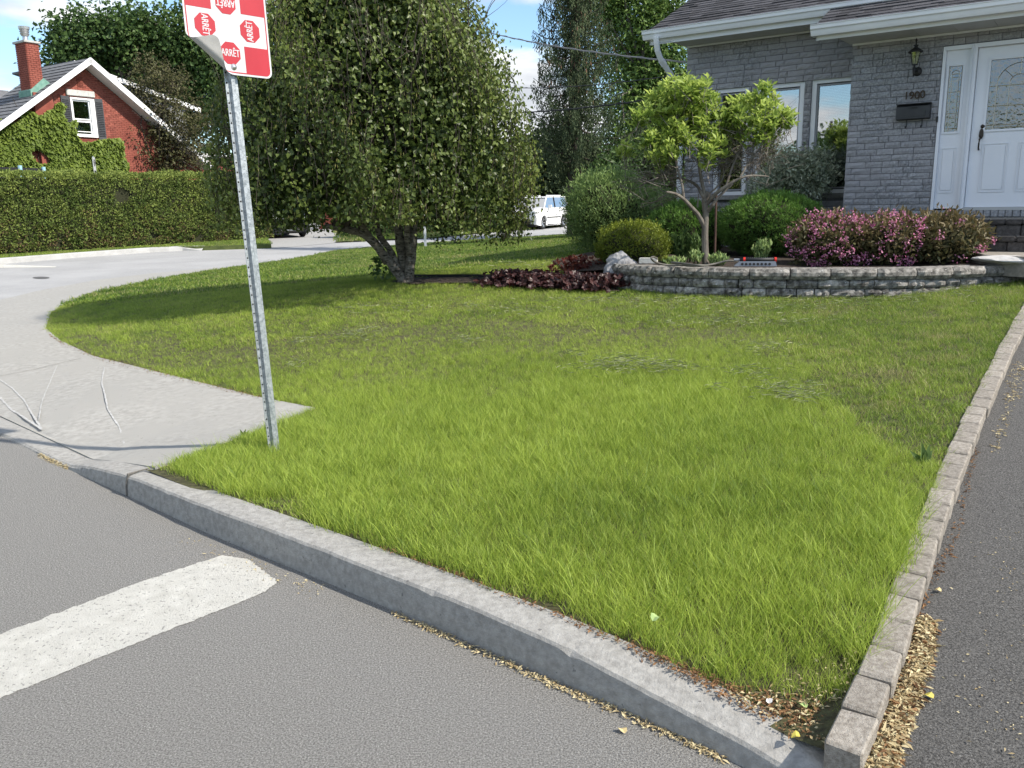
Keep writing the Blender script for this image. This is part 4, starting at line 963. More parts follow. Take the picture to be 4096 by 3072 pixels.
mb = MB(); mb.box(rp((a + b) / 2, .11, wB + fw + .14), (b - a - .09, .035, .03), RX); mb.build('screen_bar', RWH, rw)
SHUT = mat('shutter_grey', (.05,.053,.06), (.075,.078,.085), scale=6, rough=.6)
for (s0, s1) in ((wL - .36, wL - .03), (wR + .03, wR + .36)):
    mb = MB(); mb.box(rp((s0 + s1) / 2, .06, (wB + wT) / 2 - .03), (s1 - s0, .04, wT - wB + .12), RX); sh = mb.build('shutter', SHUT, rh)
    for i in range(20):
        z = wB + .06 + i * (wT - wB - .12) / 20; mb = MB(); mb.box(rp((s0 + s1) / 2, .034, z), (s1 - s0 - .08, .02, .05), (RD, unit(RN + HZ * .7), unit(np.cross(RD, unit(RN + HZ * .7))))); mb.build('louvre', SHUT, sh)
# near-black panel behind the opening, standing in for the unlit room
mb = MB(); mb.box(rp((a + b) / 2, 1.6, (wB + wT) / 2), (b - a + .6, .02, wT - wB + .5), RX); mb.build('dark_interior', ROOM, rh)
# left wing roof
lw = [rz(-120, 385, 3.0), rz(112, 400, 3.0), rz(70, 520, 2.0), rz(-120, 508, 2.0)]
g1_, g2_ = rp(lw[0][0] - 3, 6.5, lw[1][1] + .75), rp(lw[1][0] + 1.0, 6.5, lw[1][1] + .75); e1, e2 = rp(lw[3][0] - 3, 2.0, lw[2][1]), rp(lw[2][0] + .4, 2.0, lw[2][1])
mb = MB(); mb.prism([e1, e2, g2_, g1_], (0,0,-.1)); mb.build('wing_roof', RSH, rh)
mb = MB(); mb.box((e1 + e2) / 2 - [0,0,.08] - RN * .02, (np.linalg.norm(e2 - e1), .03, .2), RX); mb.build('wing_fascia', RWH, rh)
mb = MB(); mb.box((e1 + e2) / 2 + RN * 3 - [0,0,3.05], (np.linalg.norm(e2 - e1) - .2, 5, 5.8), RX); mb.build('wing_wall', mat('slate_siding', (.05,.06,.08), (.07,.08,.1), scale=3, rough=.8), rh)
# dormer behind the right slope
dA, dB = rz(376, 262, 1.2), rz(800, 432, 1.2)
d0, d1 = rp(apex[0] + .3, 1.2, dA[1] + .1), rp(dB[0], 1.2, dB[1])
mb = MB(); mb.prism([d0, d1, d1 + RN * 5, d0 + RN * 5], (0,0,-.08)); mb.build('dormer_roof', RSH, rh)
mb = MB(); mb.prism([d0 - RN * .03, d1 - RN * .03, d1 - RN * .03 - [0,0,.2], d0 - RN * .03 - [0,0,.2]], RN * .03); mb.build('dormer_fascia', RWH, rh)
dd0 = rp(apex[0] + .6, 1.4, 0); dd1 = rp(dB[0] - .7, 1.4, 0)
def zat(t): return d0[2] + (d1[2] - d0[2]) * (t - (apex[0] + .3)) / (dB[0] - apex[0] - .3)
tq0, tq1 = apex[0] + .6, dB[0] - .7
mb = MB(); mb.prism([rp(tq0, 1.4, zat(tq0) - .1), rp(tq1, 1.4, zat(tq1) - .1), rp(tq1, 1.4, 2.6), rp(tq0, 1.4, 5)], RN * 4); mb.build('dormer_wall', SIDG, rh)
for i in range(26):
    z = 2.7 + i * .19; ta = max(tq0, apex[0] + .3 + (apex[1] - z) / max(sl_R, .1) - .4)
    te = min(tq1, apex[0] + .3 + (zat(tq0) - z) / max((d0[2] - d1[2]) / (dB[0] - apex[0] - .3), .01) - .2)
    if te - ta < .3: continue
    mb = MB(); mb.prism([rp(ta, 1.36, z), rp(te, 1.36, z), rp(te, 1.39, z + .19), rp(ta, 1.39, z + .19)], RN * .01 ); mb.build('siding_board', SIDG, rh)
mb = MB(); q_ = rz(682, 430, 1.3); mb.tube([rp(q_[0], 1.2, q_[1]), rp(q_[0] - .15, 1.25, q_[1] - .5), rp(q_[0] - .15, 1.3, q_[1] - 2)], .05, 8); mb.build('downspout', RWH, rh)
# brick garage further along
ga_ = atY(775, 640, 44.0); gar = empty('brick_garage', (ga_[0] + 3, 46, 0), 'low flat-roofed red brick building half hidden behind the birch', 'garage')
gz = ga_[2] + .15; gb_ = atY(1000, 640, 46.5)
g0_ = np.array([ga_[0], ga_[1], 0]); g1v = np.array([gb_[0], gb_[1], 0]); gd = unit(g1v - g0_); gn = np.array([-gd[1], gd[0], 0]); gl_ = np.linalg.norm(g1v - g0_)
mb = MB(); mb.box((g0_ + g1v) / 2 + gn * 3 + [0,0,gz / 2], (gl_, 6, gz), (gd, gn, HZ)); mb.build('wall', RMO, gar)
mb = MB(); 
for row in range(int((gz - .3) / .085)):
    t = -(.12 if row % 2 else 0)
    while t < gl_: mb.box(g0_ + gd * (t + .12) - gn * .01 + [0,0,.2 + row * .085], (.225, .03, .07), (gd, gn, HZ)); t += .24
mb.build('brickwork', RBD, gar, kind='stuff')
mb = MB(); mb.box((g0_ + g1v) / 2 + gn * 3 + [0,0,gz + .08], (gl_ + .3, 6.3, .2), (gd, gn, HZ)); mb.build('roof_edge', RWH, gar)

# ================================================================ person behind the red house window
def person(loc, yaw):
    e = empty('person', loc, 'dark-haired person in a pale top standing behind the red house window', 'person')
    J = {'pel': (0,0,.95), 'bel': (0,0,1.12), 'che': (0,-.01,1.35), 'nk': (0,0,1.5), 'hd': (0,-.01,1.60), 'top': (0,-.01,1.72),
         'sl': (-.17,0,1.42), 'el': (-.22,-.02,1.14), 'wl': (-.14,-.2,1.05), 'hl': (-.1,-.25,1.06), 'sr': (.17,0,1.42), 'er': (.22,-.02,1.14), 'wr': (.14,-.2,1.05), 'hr': (.1,-.25,1.06),
         'kl': (-.09,-.01,.5), 'al': (-.09,.02,.08), 'fl': (-.09,-.14,.03), 'kr': (.09,-.01,.5), 'ar': (.09,.02,.08), 'fr': (.09,-.14,.03), 'tl': (-.09,0,.9), 'tr': (.09,0,.9)}
    Ed = [('pel','bel'),('bel','che'),('che','nk'),('nk','hd'),('hd','top'),('che','sl'),('sl','el'),('el','wl'),('wl','hl'),('che','sr'),('sr','er'),('er','wr'),('wr','hr'),('pel','tl'),('tl','kl'),('kl','al'),('al','fl'),('pel','tr'),('tr','kr'),('kr','ar'),('ar','fr')]
    Rr_ = dict(pel=.14, bel=.13, che=.14, nk=.055, hd=.085, top=.07, sl=.065, el=.045, wl=.032, hl=.035, sr=.065, er=.045, wr=.032, hr=.035, kl=.06, al=.045, fl=.035, kr=.06, ar=.045, fr=.035, tl=.09, tr=.09)
    ks_ = list(J); me = bpy.data.meshes.new('body'); me.from_pydata([J[k] for k in ks_], [(ks_.index(a), ks_.index(b)) for a, b in Ed], []); o = bpy.data.objects.new('body', me); COL.objects.link(o)
    sm = o.modifiers.new('skin', 'SKIN'); o.modifiers.new('sub', 'SUBSURF').levels = 1; o.modifiers['sub'].render_levels = 1
    for i, k in enumerate(ks_): me.skin_vertices[0].data[i].radius = (Rr_[k], Rr_[k] * .8)
    me.skin_vertices[0].data[0].use_root = True
    bpy.context.view_layer.update(); m2 = bpy.data.meshes.new_from_object(o.evaluated_get(bpy.context.evaluated_depsgraph_get())); o.modifiers.clear(); o.data = m2; m2.name = 'body'
    SK = mat('skin', (.38,.2,.14), rough=.6); CL = mat('pale_top', (.42,.4,.34), rough=.9); TR_ = mat('dark_trousers', (.04,.045,.06), rough=.9)
    for q in (SK, CL, TR_): m2.materials.append(q)
    for p in m2.polygons:
        z = p.center.z; arm = abs(p.center.y) > .12 and z < 1.1; p.material_index = 0 if z > 1.47 or (arm and z > .9) else (1 if z > .95 else 2)
    m2.shade_smooth(); o.parent = e
    mb = MB(); LOCAL[0] = True
    for v in ((-.03, -.082, 1.64), (.03, -.082, 1.64)): mb.lathe([(.001,.008),(.010,.004),(.012,0)], v, (0,-1,0), 8)
    mb.build('eye', mat('eye_dark', (.02,.015,.01), rough=.3), e); mb = MB(); mb.add([(-.012,-.085,1.59),(.012,-.085,1.59),(0,-.115,1.595),(0,-.088,1.64)], [(0,1,2),(1,3,2),(0,2,3)]); mb.build('nose', SK, e)
    mb = MB(); mb.lathe([(.098,0),(.102,.05),(.09,.1),(.05,.14),(.001,.15)], (0,.012,1.625), (0,.12,1), 14); mb.build('hair', mat('dark_hair', (.02,.014,.01), rough=.7), e, smooth=True); LOCAL[0] = False
    e.rotation_euler = (0, 0, yaw)
    return e
# the figure stands behind the wall opening, ahead of the dark panel for the room
pt, pz = rz(326, 505)
pe = person(rp((a + b) / 2 - .02, .42, wB + .1 - 1.12), math.atan2(RD[1], RD[0]))

# ================================================================ VEHICLES
TYRE = mat('tyre', (.02,.02,.021), rough=.9); RIM = mat('alloy', (.5,.51,.53), rough=.3, metal=.8); DGL = glass_mat('car_glass', .5, 0, (.1,.11,.12)); TRIMB = mat('black_trim', (.02,.02,.022), rough=.55)
HL = mat('headlamp_clear', (.7,.72,.72), rough=.1, spec=.8); AMB = mat('amber_lens', (.75,.25,.03), rough=.2)
def car(name, loc, yaw, body, label, prof, roofp, Lw, front_x=0, wheel_r=.33, wb=(.85, 3.4), width=1.78, band=False, cat='car'):
    """local x runs from the nose (0) backward, y across, z up"""
    e = empty(name, loc, label, cat); LOCAL[0] = True; w = width / 2
    def loft(pr, name_, mt_, y0, y1, zt=None, inset=0):
        bm = bmesh.new(); k = len(pr); S_ = []
        for y, sc in ((-y1, .0), (-y0, 1.), (y0, 1.), (y1, .0)):
            S_.append([bm.verts.new((x + (0 if sc else inset * (1 if x < Lw / 2 else -1) * .5), y, z - (0 if sc else .02))) for x, z in pr])
        for a, b in zip(S_, S_[1:]):
            for i in range(k): bm.faces.new((a[i], a[(i + 1) % k], b[(i + 1) % k], b[i]))
        bm.faces.new(S_[0][::-1]); bm.faces.new(S_[-1]); bmesh.ops.recalc_face_normals(bm, faces=bm.faces)
        me = bpy.data.meshes.new(name_); bm.to_mesh(me); bm.free(); o = link(name_, me, mt_, e); return o
    # lower body with wheel arches cut in the outline
    def arch(cx, r=wheel_r + .06, n=8): return [(cx + r * math.cos(math.radians(q)), wheel_r + r * math.sin(math.radians(q))) for q in np.linspace(0 - 20, 200, n)]
    low = prof + [(Lw - .05, .28)] + [p for p in arch(wb[1])] + [(wb[0] + .6, .2)] + arch(wb[0]) + [(.12, .24)]
    b_ = loft(low, 'body', body, w - .07, w, inset=.12)
    # greenhouse
    g = roofp; bm = bmesh.new(); k = len(g); S_ = []
    for y, dz in ((-(w - .06), 0), (w - .06, 0)):
        S_.append([bm.verts.new((x, y * (1 if z < g[0][1] + .05 else .84), z)) for x, z in g])
    for i in range(k): bm.faces.new((S_[0][i], S_[0][(i + 1) % k], S_[1][(i + 1) % k], S_[1][i]))
    bm.faces.new(S_[0][::-1]); bm.faces.new(S_[1]); bmesh.ops.recalc_face_normals(bm, faces=bm.faces); me = bpy.data.meshes.new('glasshouse'); bm.to_mesh(me); bm.free(); link('glasshouse', me, DGL, e)
    # roof skin and pillars
    xs = [p[0] for p in g]; zt = max(p[1] for p in g); tops = [p for p in g if p[1] > zt - .06]; x0, x1 = min(p[0] for p in tops), max(p[0] for p in tops); wt_ = (w - .06) * .84
    mb = MB(); mb.prism([(x0 - .1, -wt_ - .02, zt - .035), (x0 - .02, -wt_ - .02, zt + .02), (x1 + .02, -wt_ - .02, zt + .02), (x1 + .1, -wt_ - .02, zt - .035)], (0, 2 * wt_ + .04, 0)); mb.build('roof', body, e, bevel=.012)
    bz = g[0][1]; wb_ = w - .05
    for sy in (-1, 1):
        pil = [((g[0][0], bz), (x0, zt)), ((x0 + (x1 - x0) * .35, bz), (x0 + (x1 - x0) * .38, zt)), ((g[-1][0], bz), (x1, zt))]
        for i, ((ax_, az), (bx, bz2)) in enumerate(pil): mb = MB(); mb.tube([(ax_, sy * wb_, az), (bx, sy * (wt_ + .01), bz2)], .035 if i != 1 else .03, 6); mb.build('pillar', body if i != 1 else TRIMB, e)
        mb = MB(); mb.box((g[0][0] + .42, sy * (w + .1), bz + .07), (.12, .2, .16)); mb.build('mirror', body, e, bevel=.03)
        for cx in wb:
            mb = MB(); c = (cx, sy * (w - .13), wheel_r); mb.lathe([(.2,-.11),(wheel_r - .03,-.11),(wheel_r,-.08),(wheel_r,.08),(wheel_r - .03,.11),(.2,.11),(.2,-.11)], c, (0, sy, 0), 28); wh = mb.build('wheel', TYRE, e, smooth=False)
            mb = MB(); mb.lathe([(.001,.03),(.05,.04),(.06,.02)], c, (0, sy, 0), 12); mb.lathe([(.18,.1),(.225,.105),(.225,.02),(.001,.0)], c, (0, sy, 0), 24)
            for q in range(5):
                a = q * 2 * math.pi / 5; mb.tube([(cx + .04 * math.cos(a), sy * (w - .13 + .035), wheel_r + .04 * math.sin(a)), (cx + .2 * math.cos(a), sy * (w - .13 + .095), wheel_r + .2 * math.sin(a))], .022, 5)
            mb.build('rim', RIM, wh)
    e.rotation_euler = (0, 0, yaw); return e, w
WCAR = mat('car_white', (.8,.8,.8), rough=.25, spec=.5, coat=.6); BCAR = mat('car_black', (.015,.016,.018), rough=.2, spec=.5, coat=.8)
# white boxy hatchback parked by the far kerb
cpos = atY(2168, 913, 43.0); czz = roadz(0, 43) + .004
hd_ = -unit(np.array([.46, .89, 0])); yaw = math.atan2(-hd_[1], -hd_[0])
Yv = np.array([-hd_[1] * -1, hd_[0] * -1, 0])   # local +y in world
lx = np.array([math.cos(yaw), math.sin(yaw), 0]); ly = np.array([-math.sin(yaw), math.cos(yaw), 0])
side = 1 if (CAM - cpos)[:2] @ ly[:2] > 0 else -1
base = np.array([cpos[0], cpos[1], 0]) - lx * .85 - ly * side * .78
e, w = car('parked_car', (base[0], base[1], czz), yaw, WCAR, 'white boxy hatchback parked on the far street beside the spruce', [(.1,.42),(.02,.62),(.06,.86),(.35,.98),(1.05,1.07),(4.05,1.08),(4.1,.5)], [(.98,1.06),(1.55,1.6),(3.85,1.6),(4.05,1.06)], 4.1, wb=(.85, 3.4))
def det(name, mt_, c, s, bev=.01):
    mb = MB(); mb.box(c, s); mb.build(name, mt_, e, bevel=bev)
for sy in (-1, 1):
    det('headlight', HL, (.13, sy * .66, .83), (.2, .34, .15), .03); det('turn_lamp', AMB, (.22, sy * .80, .86), (.12, .12, .07)); det('fog_lamp', TRIMB, (.055, sy * .66, .42), (.05, .12, .1), .02)
    det('side_strip', TRIMB, (2.1, sy * (w + .004), .58), (1.7, .02, .06)); det('roof_rail', WCAR, (2.7, sy * .6, 1.67), (1.9, .04, .04)); det('sill', TRIMB, (2.15, sy * (w - .03), .22), (1.75, .06, .08)); det('fender_vent', TRIMB, (1.25, sy * (w + .003), .87), (.14, .015, .06))
    for xx in (1.42, 2.42, 3.25): det('door_gap', TRIMB, (xx, sy * (w + .001), .68), (.012, .006, .72), 0)
    det('door_handle', WCAR, (2.25, sy * (w + .01), .9), (.16, .03, .03)); det('door_handle', WCAR, (3.05, sy * (w + .01), .9), (.16, .03, .03))
det('grille', TRIMB, (.05, 0, .84), (.08, .9, .07)); det('lower_grille', TRIMB, (.035, 0, .40), (.09, 1.0, .26), .03); det('number_plate', HL, (-.02, 0, .55), (.02, .4, .13)); det('underbody', TRIMB, (2.0, 0, .2), (3.7, 1.5, .12), 0); det('bumper_lip', TRIMB, (.1, 0, .25), (.12, 1.4, .07), .02)
mb = MB(); mb.prism([(.5,-.72,1.005),(1.02,-.74,1.075),(1.02,.74,1.075),(.5,.72,1.005)], (0,0,.01)); mb.build('bonnet', WCAR, e)
LOCAL[0] = False
# black suv on the driveway behind the hedge end
cz2 = roadz(0, 40); c2 = atY(1080, 945, 40.0); hd2 = unit(np.array([.50, -.87, 0])); yaw2 = math.atan2(-hd2[1], -hd2[0])
e, w = car('parked_suv', (c2[0] + 1.35, 38.6, cz2 + .012), yaw2, BCAR, 'black sport utility vehicle parked on the gravel drive behind the hedge end', [(.1,.45),(.02,.7),(.06,.95),(.4,1.06),(1.2,1.12),(4.55,1.13),(4.6,.55)], [(1.1,1.11),(1.75,1.68),(4.1,1.68),(4.55,1.11)], 4.6, wheel_r=.36, wb=(.92, 3.65), width=1.85)
for sy in (-1, 1):
    det('headlight', HL, (.14, sy * .66, .9), (.22, .36, .15), .03); det('door_gap', TRIMB, (1.5, sy * (w + .001), .75), (.012, .006, .7), 0); det('sill', TRIMB, (2.3, sy * (w - .03), .26), (1.9, .06, .1))
det('grille', RIM, (.03, 0, .85), (.06, .9, .14)); det('bumper', TRIMB, (.05, 0, .42), (.14, 1.5, .22), .04); det('skid_plate', RIM, (.0, 0, .34), (.05, .9, .06)); det('underbody', TRIMB, (2.3, 0, .24), (4.2, 1.5, .12), 0)
LOCAL[0] = False

# ================================================================ WIRES, STAKE, SMALL SIGN, TRAMPOLINE
WIRE = mat('cable_black', (.025,.025,.027), rough=.6); WIRG = mat('cable_grey', (.22,.22,.23), rough=.5, metal=.5)
def cable(px0, Y0, px1, Y1, r, sag, label, mt_, twist=True):
    a, b = atY(*px0, Y0), atY(*px1, Y1); b = a + (b - a); P = [a + (b - a) * t - np.array([0, 0, sag * 4 * t * (1 - t)]) for t in np.linspace(-.9, 1, 60)]
    mb = MB(); mb.tube(P, r, 6)
    if twist: mb.tube([p + np.array([0, 0, r * 1.5 * math.sin(i * 1.7)]) for i, p in enumerate(P)], r * .7, 5)
    return tag(mb.build('overhead_cable', mt_), label, 'cable', 'overhead service cables')
cable((2040,150), 19, (2745,248), 13.45, .011, .05, 'pale twisted overhead cable, topmost one, reaching the grey house corner', WIRG)
cable((2120,352), 19, (2742,294), 13.45, .007, .05, 'thin black overhead cable, middle one, reaching the grey house corner', WIRE)
cable((2175,445), 16, (2760,372), 13.5, .011, .03, 'thick black overhead cable, lowest one, passing in front of the spruce', WIRE)
q = onG(1702, 988); stt = empty('marker_stake', q, 'slim white marker stake at the lawn edge behind the birch trunk', 'stake')
mb = MB(); mb.box((q[0], q[1], q[2] + .55), (.08, .04, 1.25)); mb.build('shaft', mat('stake_white', (.6,.62,.64), rough=.5), stt, bevel=.008)
mb = MB(); mb.box((q[0], q[1] - .001, q[2] + 1.1), (.085, .045, .12)); mb.build('reflector', mat('stake_grey', (.3,.3,.32), rough=.4), stt)
q = atY(380, 700, 31.4); ps = empty('parking_sign', (q[0], q[1], 0), 'small white no-parking sign seen almost edge-on above the hedge', 'sign')
mb = MB(); mb.tube([(q[0], q[1], 0), (q[0], q[1], q[2] + .65)], .03, 6); mb.build('post', GALV, ps)
mb = MB(); sgx = unit(np.array([-.20, .98, 0])); sgn_ = np.array([.98, .20, 0]); zc_ = q[2] + .33; mb.box((q[0] + .04, q[1] - .04, zc_), (.32, .012, .58), (sgx, sgn_, HZ)); mb.build('plate', SWH, ps)
ctr = np.array([q[0] + .04, q[1] - .04, zc_ + .1]) + sgn_ * .009; mb = MB()
mb.tube([ctr + sgx * .09 * math.cos(a) + HZ * .11 * math.sin(a) for a in np.linspace(0, 2 * math.pi, 20)], .013, 4); mb.tube([ctr - sgx * .06 + HZ * .08, ctr + sgx * .06 - HZ * .08], .012, 4); mb.box(ctr - HZ * .3 + sgn_ * .001, (.2, .004, .05), (sgx, sgn_, HZ)); mb.build('symbol', TRIMB, ps)
q = atY(60, 690, 31.0); tp = empty('trampoline', (q[0] - 1.5, 31.5, 0), 'dark netted trampoline with pale blue padded poles behind the hedge', 'trampoline')
for i in range(8):
    a = i * math.pi / 4 + .3; cx_, cy_ = q[0] - 1.45 + 1.75 * math.cos(a), 32.0 + 1.75 * math.sin(a); mb = MB(); mb.tube([(cx_, cy_, 0), (cx_, cy_, q[2] + .25)], .07, 8); mb.build('pole', mat('pad_blue', (.3,.5,.62), rough=.6), tp)
mb = MB(); V = [(q[0] - 1.45 + 1.72 * math.cos(a), 32.0 + 1.72 * math.sin(a), z) for z in (.9, q[2] + .18) for a in np.linspace(0, 2 * math.pi, 24, endpoint=False)]
mb.add(V, [(i, (i + 1) % 24, 24 + (i + 1) % 24, 24 + i) for i in range(24)]); mb.build('net', mat('net_dark', (.02,.02,.025), rough=.9), tp)
# far kerb and verge
def roadk(px): return [tuple(atz(x, y, z)[:2]) for x, y, z in px]
FK = [(-14.8 - 1.9, 17.5), tuple(atz(-100, 1068, .0)[:2]), tuple(atz(0, 1057, .0)[:2]), tuple(atz(300, 1030, .02)[:2]), tuple(atz(600, 1008, .05)[:2]), tuple(atz(730, 1000, .07)[:2]), tuple(atz(805, 998, .08)[:2])]
VERG = mat('verge_soil', (.06,.08,.025), (.1,.12,.04), scale=6, rough=1)
FKC = mat('far_kerb_concrete', (.34,.34,.33), (.42,.42,.41), scale=3, rough=.9, speck=(10,.68,(.36,.36,.35)))
kp = [(x, y, roadz(x, y) + (.17 if i < 5 else (.12 if i == 5 else .02)), roadz(x, y) + .17) for i, (x, y) in enumerate(FK)]
def kerb2(name, P, width, mt_):
    A = []
    for a, b in zip(P, P[1:]):
        for i in range(10): A.append([a[k] + (b[k] - a[k]) * i / 10 for k in range(4)])
    A.append(list(P[-1])); V = []
    for i, p in enumerate(A):
        q0, q1 = A[max(0, i - 1)], A[min(len(A) - 1, i + 1)]; tx, ty = q1[0] - q0[0], q1[1] - q0[1]; l = math.hypot(tx, ty); nx, ny = -ty / l, tx / l
        V += [(p[0] + nx * a, p[1] + ny * a, z) for a, z in ((0, roadz(0, p[1]) - .1), (.02, p[2] - .02), (.04, p[2]), (width, p[3]), (width, roadz(0, p[1]) - .1))]
    return matdata(name, V, [(i * 5 + j, (i + 1) * 5 + j, (i + 1) * 5 + j + 1, i * 5 + j + 1) for i in range(len(A) - 1) for j in range(4)], mt_, kind='structure')
kerb2('far_kerb', kp, .3, FKC)
hdir = unit(np.array([.35, .94])); HW0 = np.array(atz(0, 1027, .1)[:2]); HW1 = np.array(atz(1000, 957, .25)[:2]); hdir = unit(HW1 - HW0); hnor = np.array([-hdir[1], hdir[0]])
kin = [(x - .26 * .85, y + .26 * .4) for x, y in FK[1:]]
vpoly = kin + [tuple(atz(1085, 982, .15)[:2]), tuple(HW1 + hdir * .8), tuple(HW1 + hnor * 14 + hdir * .5), tuple(HW0 + hnor * 20 - hdir * 14), (kin[0][0] - 12, kin[0][1] - 8)]
vz_ = lambda x, y: roadz(x, y) + .15 - (.12 if (x, y) == vpoly[len(kin)] else 0)
cdt('grass_verge', vpoly, vz_, VERG, kind='structure', step=2.5, skirt=.3)
# verge along the far side of the street toward the white car, and gravel drive
FE = [tuple(atz(x, y, z)[:2]) for x, y, z in [(1340,958,.22),(1750,935,.3),(1950,920,.3),(2050,914,.3)]]
v2 = FE + [(FE[-1][0] + 16, FE[-1][1] + 26), (FE[-1][0] + 4, FE[-1][1] + 40), (FE[0][0] - 6, FE[0][1] + 26), (FE[0][0] - .5, FE[0][1] + 4)]
cdt('far_verge', v2, lambda x, y: roadz(x, y) + .05, VERG, kind='structure', step=3)
dr = [tuple(atz(1085, 984, .15)[:2]), tuple(atz(1342, 960, .2)[:2]), (FE[0][0] - .3, FE[0][1] + 3.5), (FE[0][0] - 5, FE[0][1] + 18), (-19, 52), tuple(HW1 + hdir * .6)]
cdt('gravel_drive', dr, lambda x, y: roadz(x, y) + .010, mat('gravel', (.22,.22,.215), (.38,.375,.36), scale=25, rough=1), kind='structure', step=3)
# ================================================================ VEGETATION
BARK = mat('bark_grey', (.10,.085,.07), (.2,.18,.155), scale=14, rough=.95, bump=.8, bscale=30, stretch=(1,1,.35))
BARKD = mat('bark_dark', (.04,.032,.026), (.09,.075,.06), scale=10, rough=.95, bump=.6)
BIRB = mat('birch_bark', (.07,.06,.05), (.26,.235,.2), scale=9, detail=9, rough=.9, bump=.8, bscale=24, stretch=(1,1,3.2), speck=(22,.57,(.03,.025,.02)))
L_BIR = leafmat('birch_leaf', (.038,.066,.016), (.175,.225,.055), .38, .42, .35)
L_MAP = leafmat('maple_leaf', (0.037,0.079,0.023), (0.108,0.172,0.046), .3)
L_CRAB = leafmat('crab_leaf', (0.070,0.059,0.035), (0.119,0.126,0.042), .3)
L_SPR = leafmat('spruce_needle', (.035,.055,.026), (.085,.115,.05), .15, .7)
L_DEC = leafmat('deciduous_leaf', (0.072,0.142,0.036), (0.243,0.345,0.091), .35)
L_CED = leafmat('cedar_leaf', (0.079,0.125,0.029), (0.260,0.312,0.073), .25, .7)
L_CEDB = leafmat('cedar_brown', (0.108,0.072,0.036), (0.156,0.120,0.054), .2, .8)
L_IVY = leafmat('ivy_leaf', (.07,.12,.02), (.30,.38,.075), .4)
L_YEW = leafmat('yew_needle', (0.054,0.124,0.030), (0.212,0.373,0.070), .25, .5)
L_LIME = leafmat('lime_leaf', (.14,.24,.035), (.52,.62,.16), .48)
L_SPI = leafmat('spirea_leaf', (.08,.12,.018), (.26,.31,.04), .4)
L_WIL = leafmat('willow_leaf', (0.097,0.164,0.057), (0.309,0.426,0.136), .35)
L_VAR = leafmat('variegated_leaf', (0.099,0.143,0.077), (0.572,0.605,0.462), .35)
L_WEI = leafmat('weigela_leaf', (0.060,0.071,0.026), (0.190,0.143,0.071), .3)
L_PIN = leafmat('pink_flower', (.5,.12,.27), (.8,.42,.58), .35)
L_HEU = leafmat('heuchera_leaf', (0.022,0.007,0.007), (0.075,0.026,0.024), .2, .45, .35)
L_RED = leafmat('red_leaf', (.08,.014,.01), (.18,.045,.02), .35)
L_GRN = leafmat('green_leaf', (.045,.09,.025), (.13,.2,.06), .35)
L_SED = leafmat('sedum_leaf', (.2,.3,.1), (.4,.5,.2), .3)
L_CAT = leafmat('catkin', (.16,.16,.05), (.3,.28,.1), .2)

def lump(D, f=2.5, s=0.0): return np.array([noise.noise(Vector((d[0] * f + s, d[1] * f - s, d[2] * f + 2 * s))) for d in D])
def ell_pts(n, c, r, bias=.35, amp=.14, f=2.6, seed=0, zmin=None):
    D = rdir(n); rad = rng.random(n) ** bias * (1 + amp * lump(D, f, seed)); P = np.array(c) + D * np.array(r) * rad[:, None]
    if zmin is not None: k = P[:, 2] > zmin; return P[k], D[k]
    return P, D
def foliage(name, P, D, Ln, asp, mt, parent, up=.4, rnd=.6, outw=.7, jit=.35, tint=None, kind='stuff', **kw):
    n = len(P); A = D * outw + np.array([0, 0, up]) + rng.normal(size=(n, 3)) * rnd
    Nn = unit(D * .8 + np.array([0, 0, .6]) + rng.normal(size=(n, 3)) * .5); L = Ln * (1 + rng.uniform(-jit, jit, n))
    return leaf_mesh(name, P, A, Nn, L, L * asp, mt, parent, tint=tint, kind=kind, **kw)
def sprigs(P, D, k, spread, up):
    """k leaves round each sprig point"""
    n = len(P); Q = np.repeat(P, k, 0) + rng.normal(size=(n * k, 3)) * spread; return Q, np.repeat(D, k, 0) + rng.normal(size=(n * k, 3)) * .5 + [0, 0, up]
def core(name, c, r, mt, parent, amp=.12, seed=0, f=2.6, zmin=None):
    bm = bmesh.new(); bmesh.ops.create_icosphere(bm, subdivisions=3, radius=1)
    for v in bm.verts:
        q = 1 + amp * noise.noise(v.co * f + Vector((seed, -seed, 2 * seed))); v.co = Vector(c) + Vector((v.co.x * r[0], v.co.y * r[1], v.co.z * r[2])) * q
        if zmin is not None: v.co.z = max(v.co.z, zmin)
    me = bpy.data.meshes.new(name); bm.to_mesh(me); bm.free(); return link(name, me, mt, parent, smooth=True)
DARKC = mat('inner_shade', (.018,.022,.010), (.035,.035,.018), scale=30, rough=1)  # dark colour painted as the shade inside shrubs and hedges
def limbs(mb, p, d, L, r, depth, tips, rr, spread=.55, up=.15, n=3, seg=4, taper=.6, allp=None):
    pts = [np.array(p, float)]; d = unit(np.array(d, float)); rad = [r]
    for i in range(seg):
        d = unit(d + rr.normal(size=3) * .13 + np.array([0, 0, up * .3])); pts.append(pts[-1] + d * L / seg); rad.append(r * (1 - (1 - taper) * (i + 1) / seg))
    mb.tube(pts, rad, 6 if r > .03 else 4, cap=False)
    if allp is not None: allp += [(q, d) for q in pts[1:]]
    if depth == 0: tips.append((pts[-1], d)); return
    for i in range(n):
        t = pts[-1] if i == 0 else pts[rr.integers(1, seg + 1)]
        limbs(mb, t, d + rr.normal(size=3) * spread, L * rr.uniform(.6, .8), rad[-1] * (.9 if i == 0 else .7), depth - 1, tips, rr, spread, up, n, seg, taper, allp)
def pxblob(x, y, r, Y, ry=None):
    c = atY(x, y, Y); R_ = r * Y / F; return c, (R_, (ry or R_), R_)

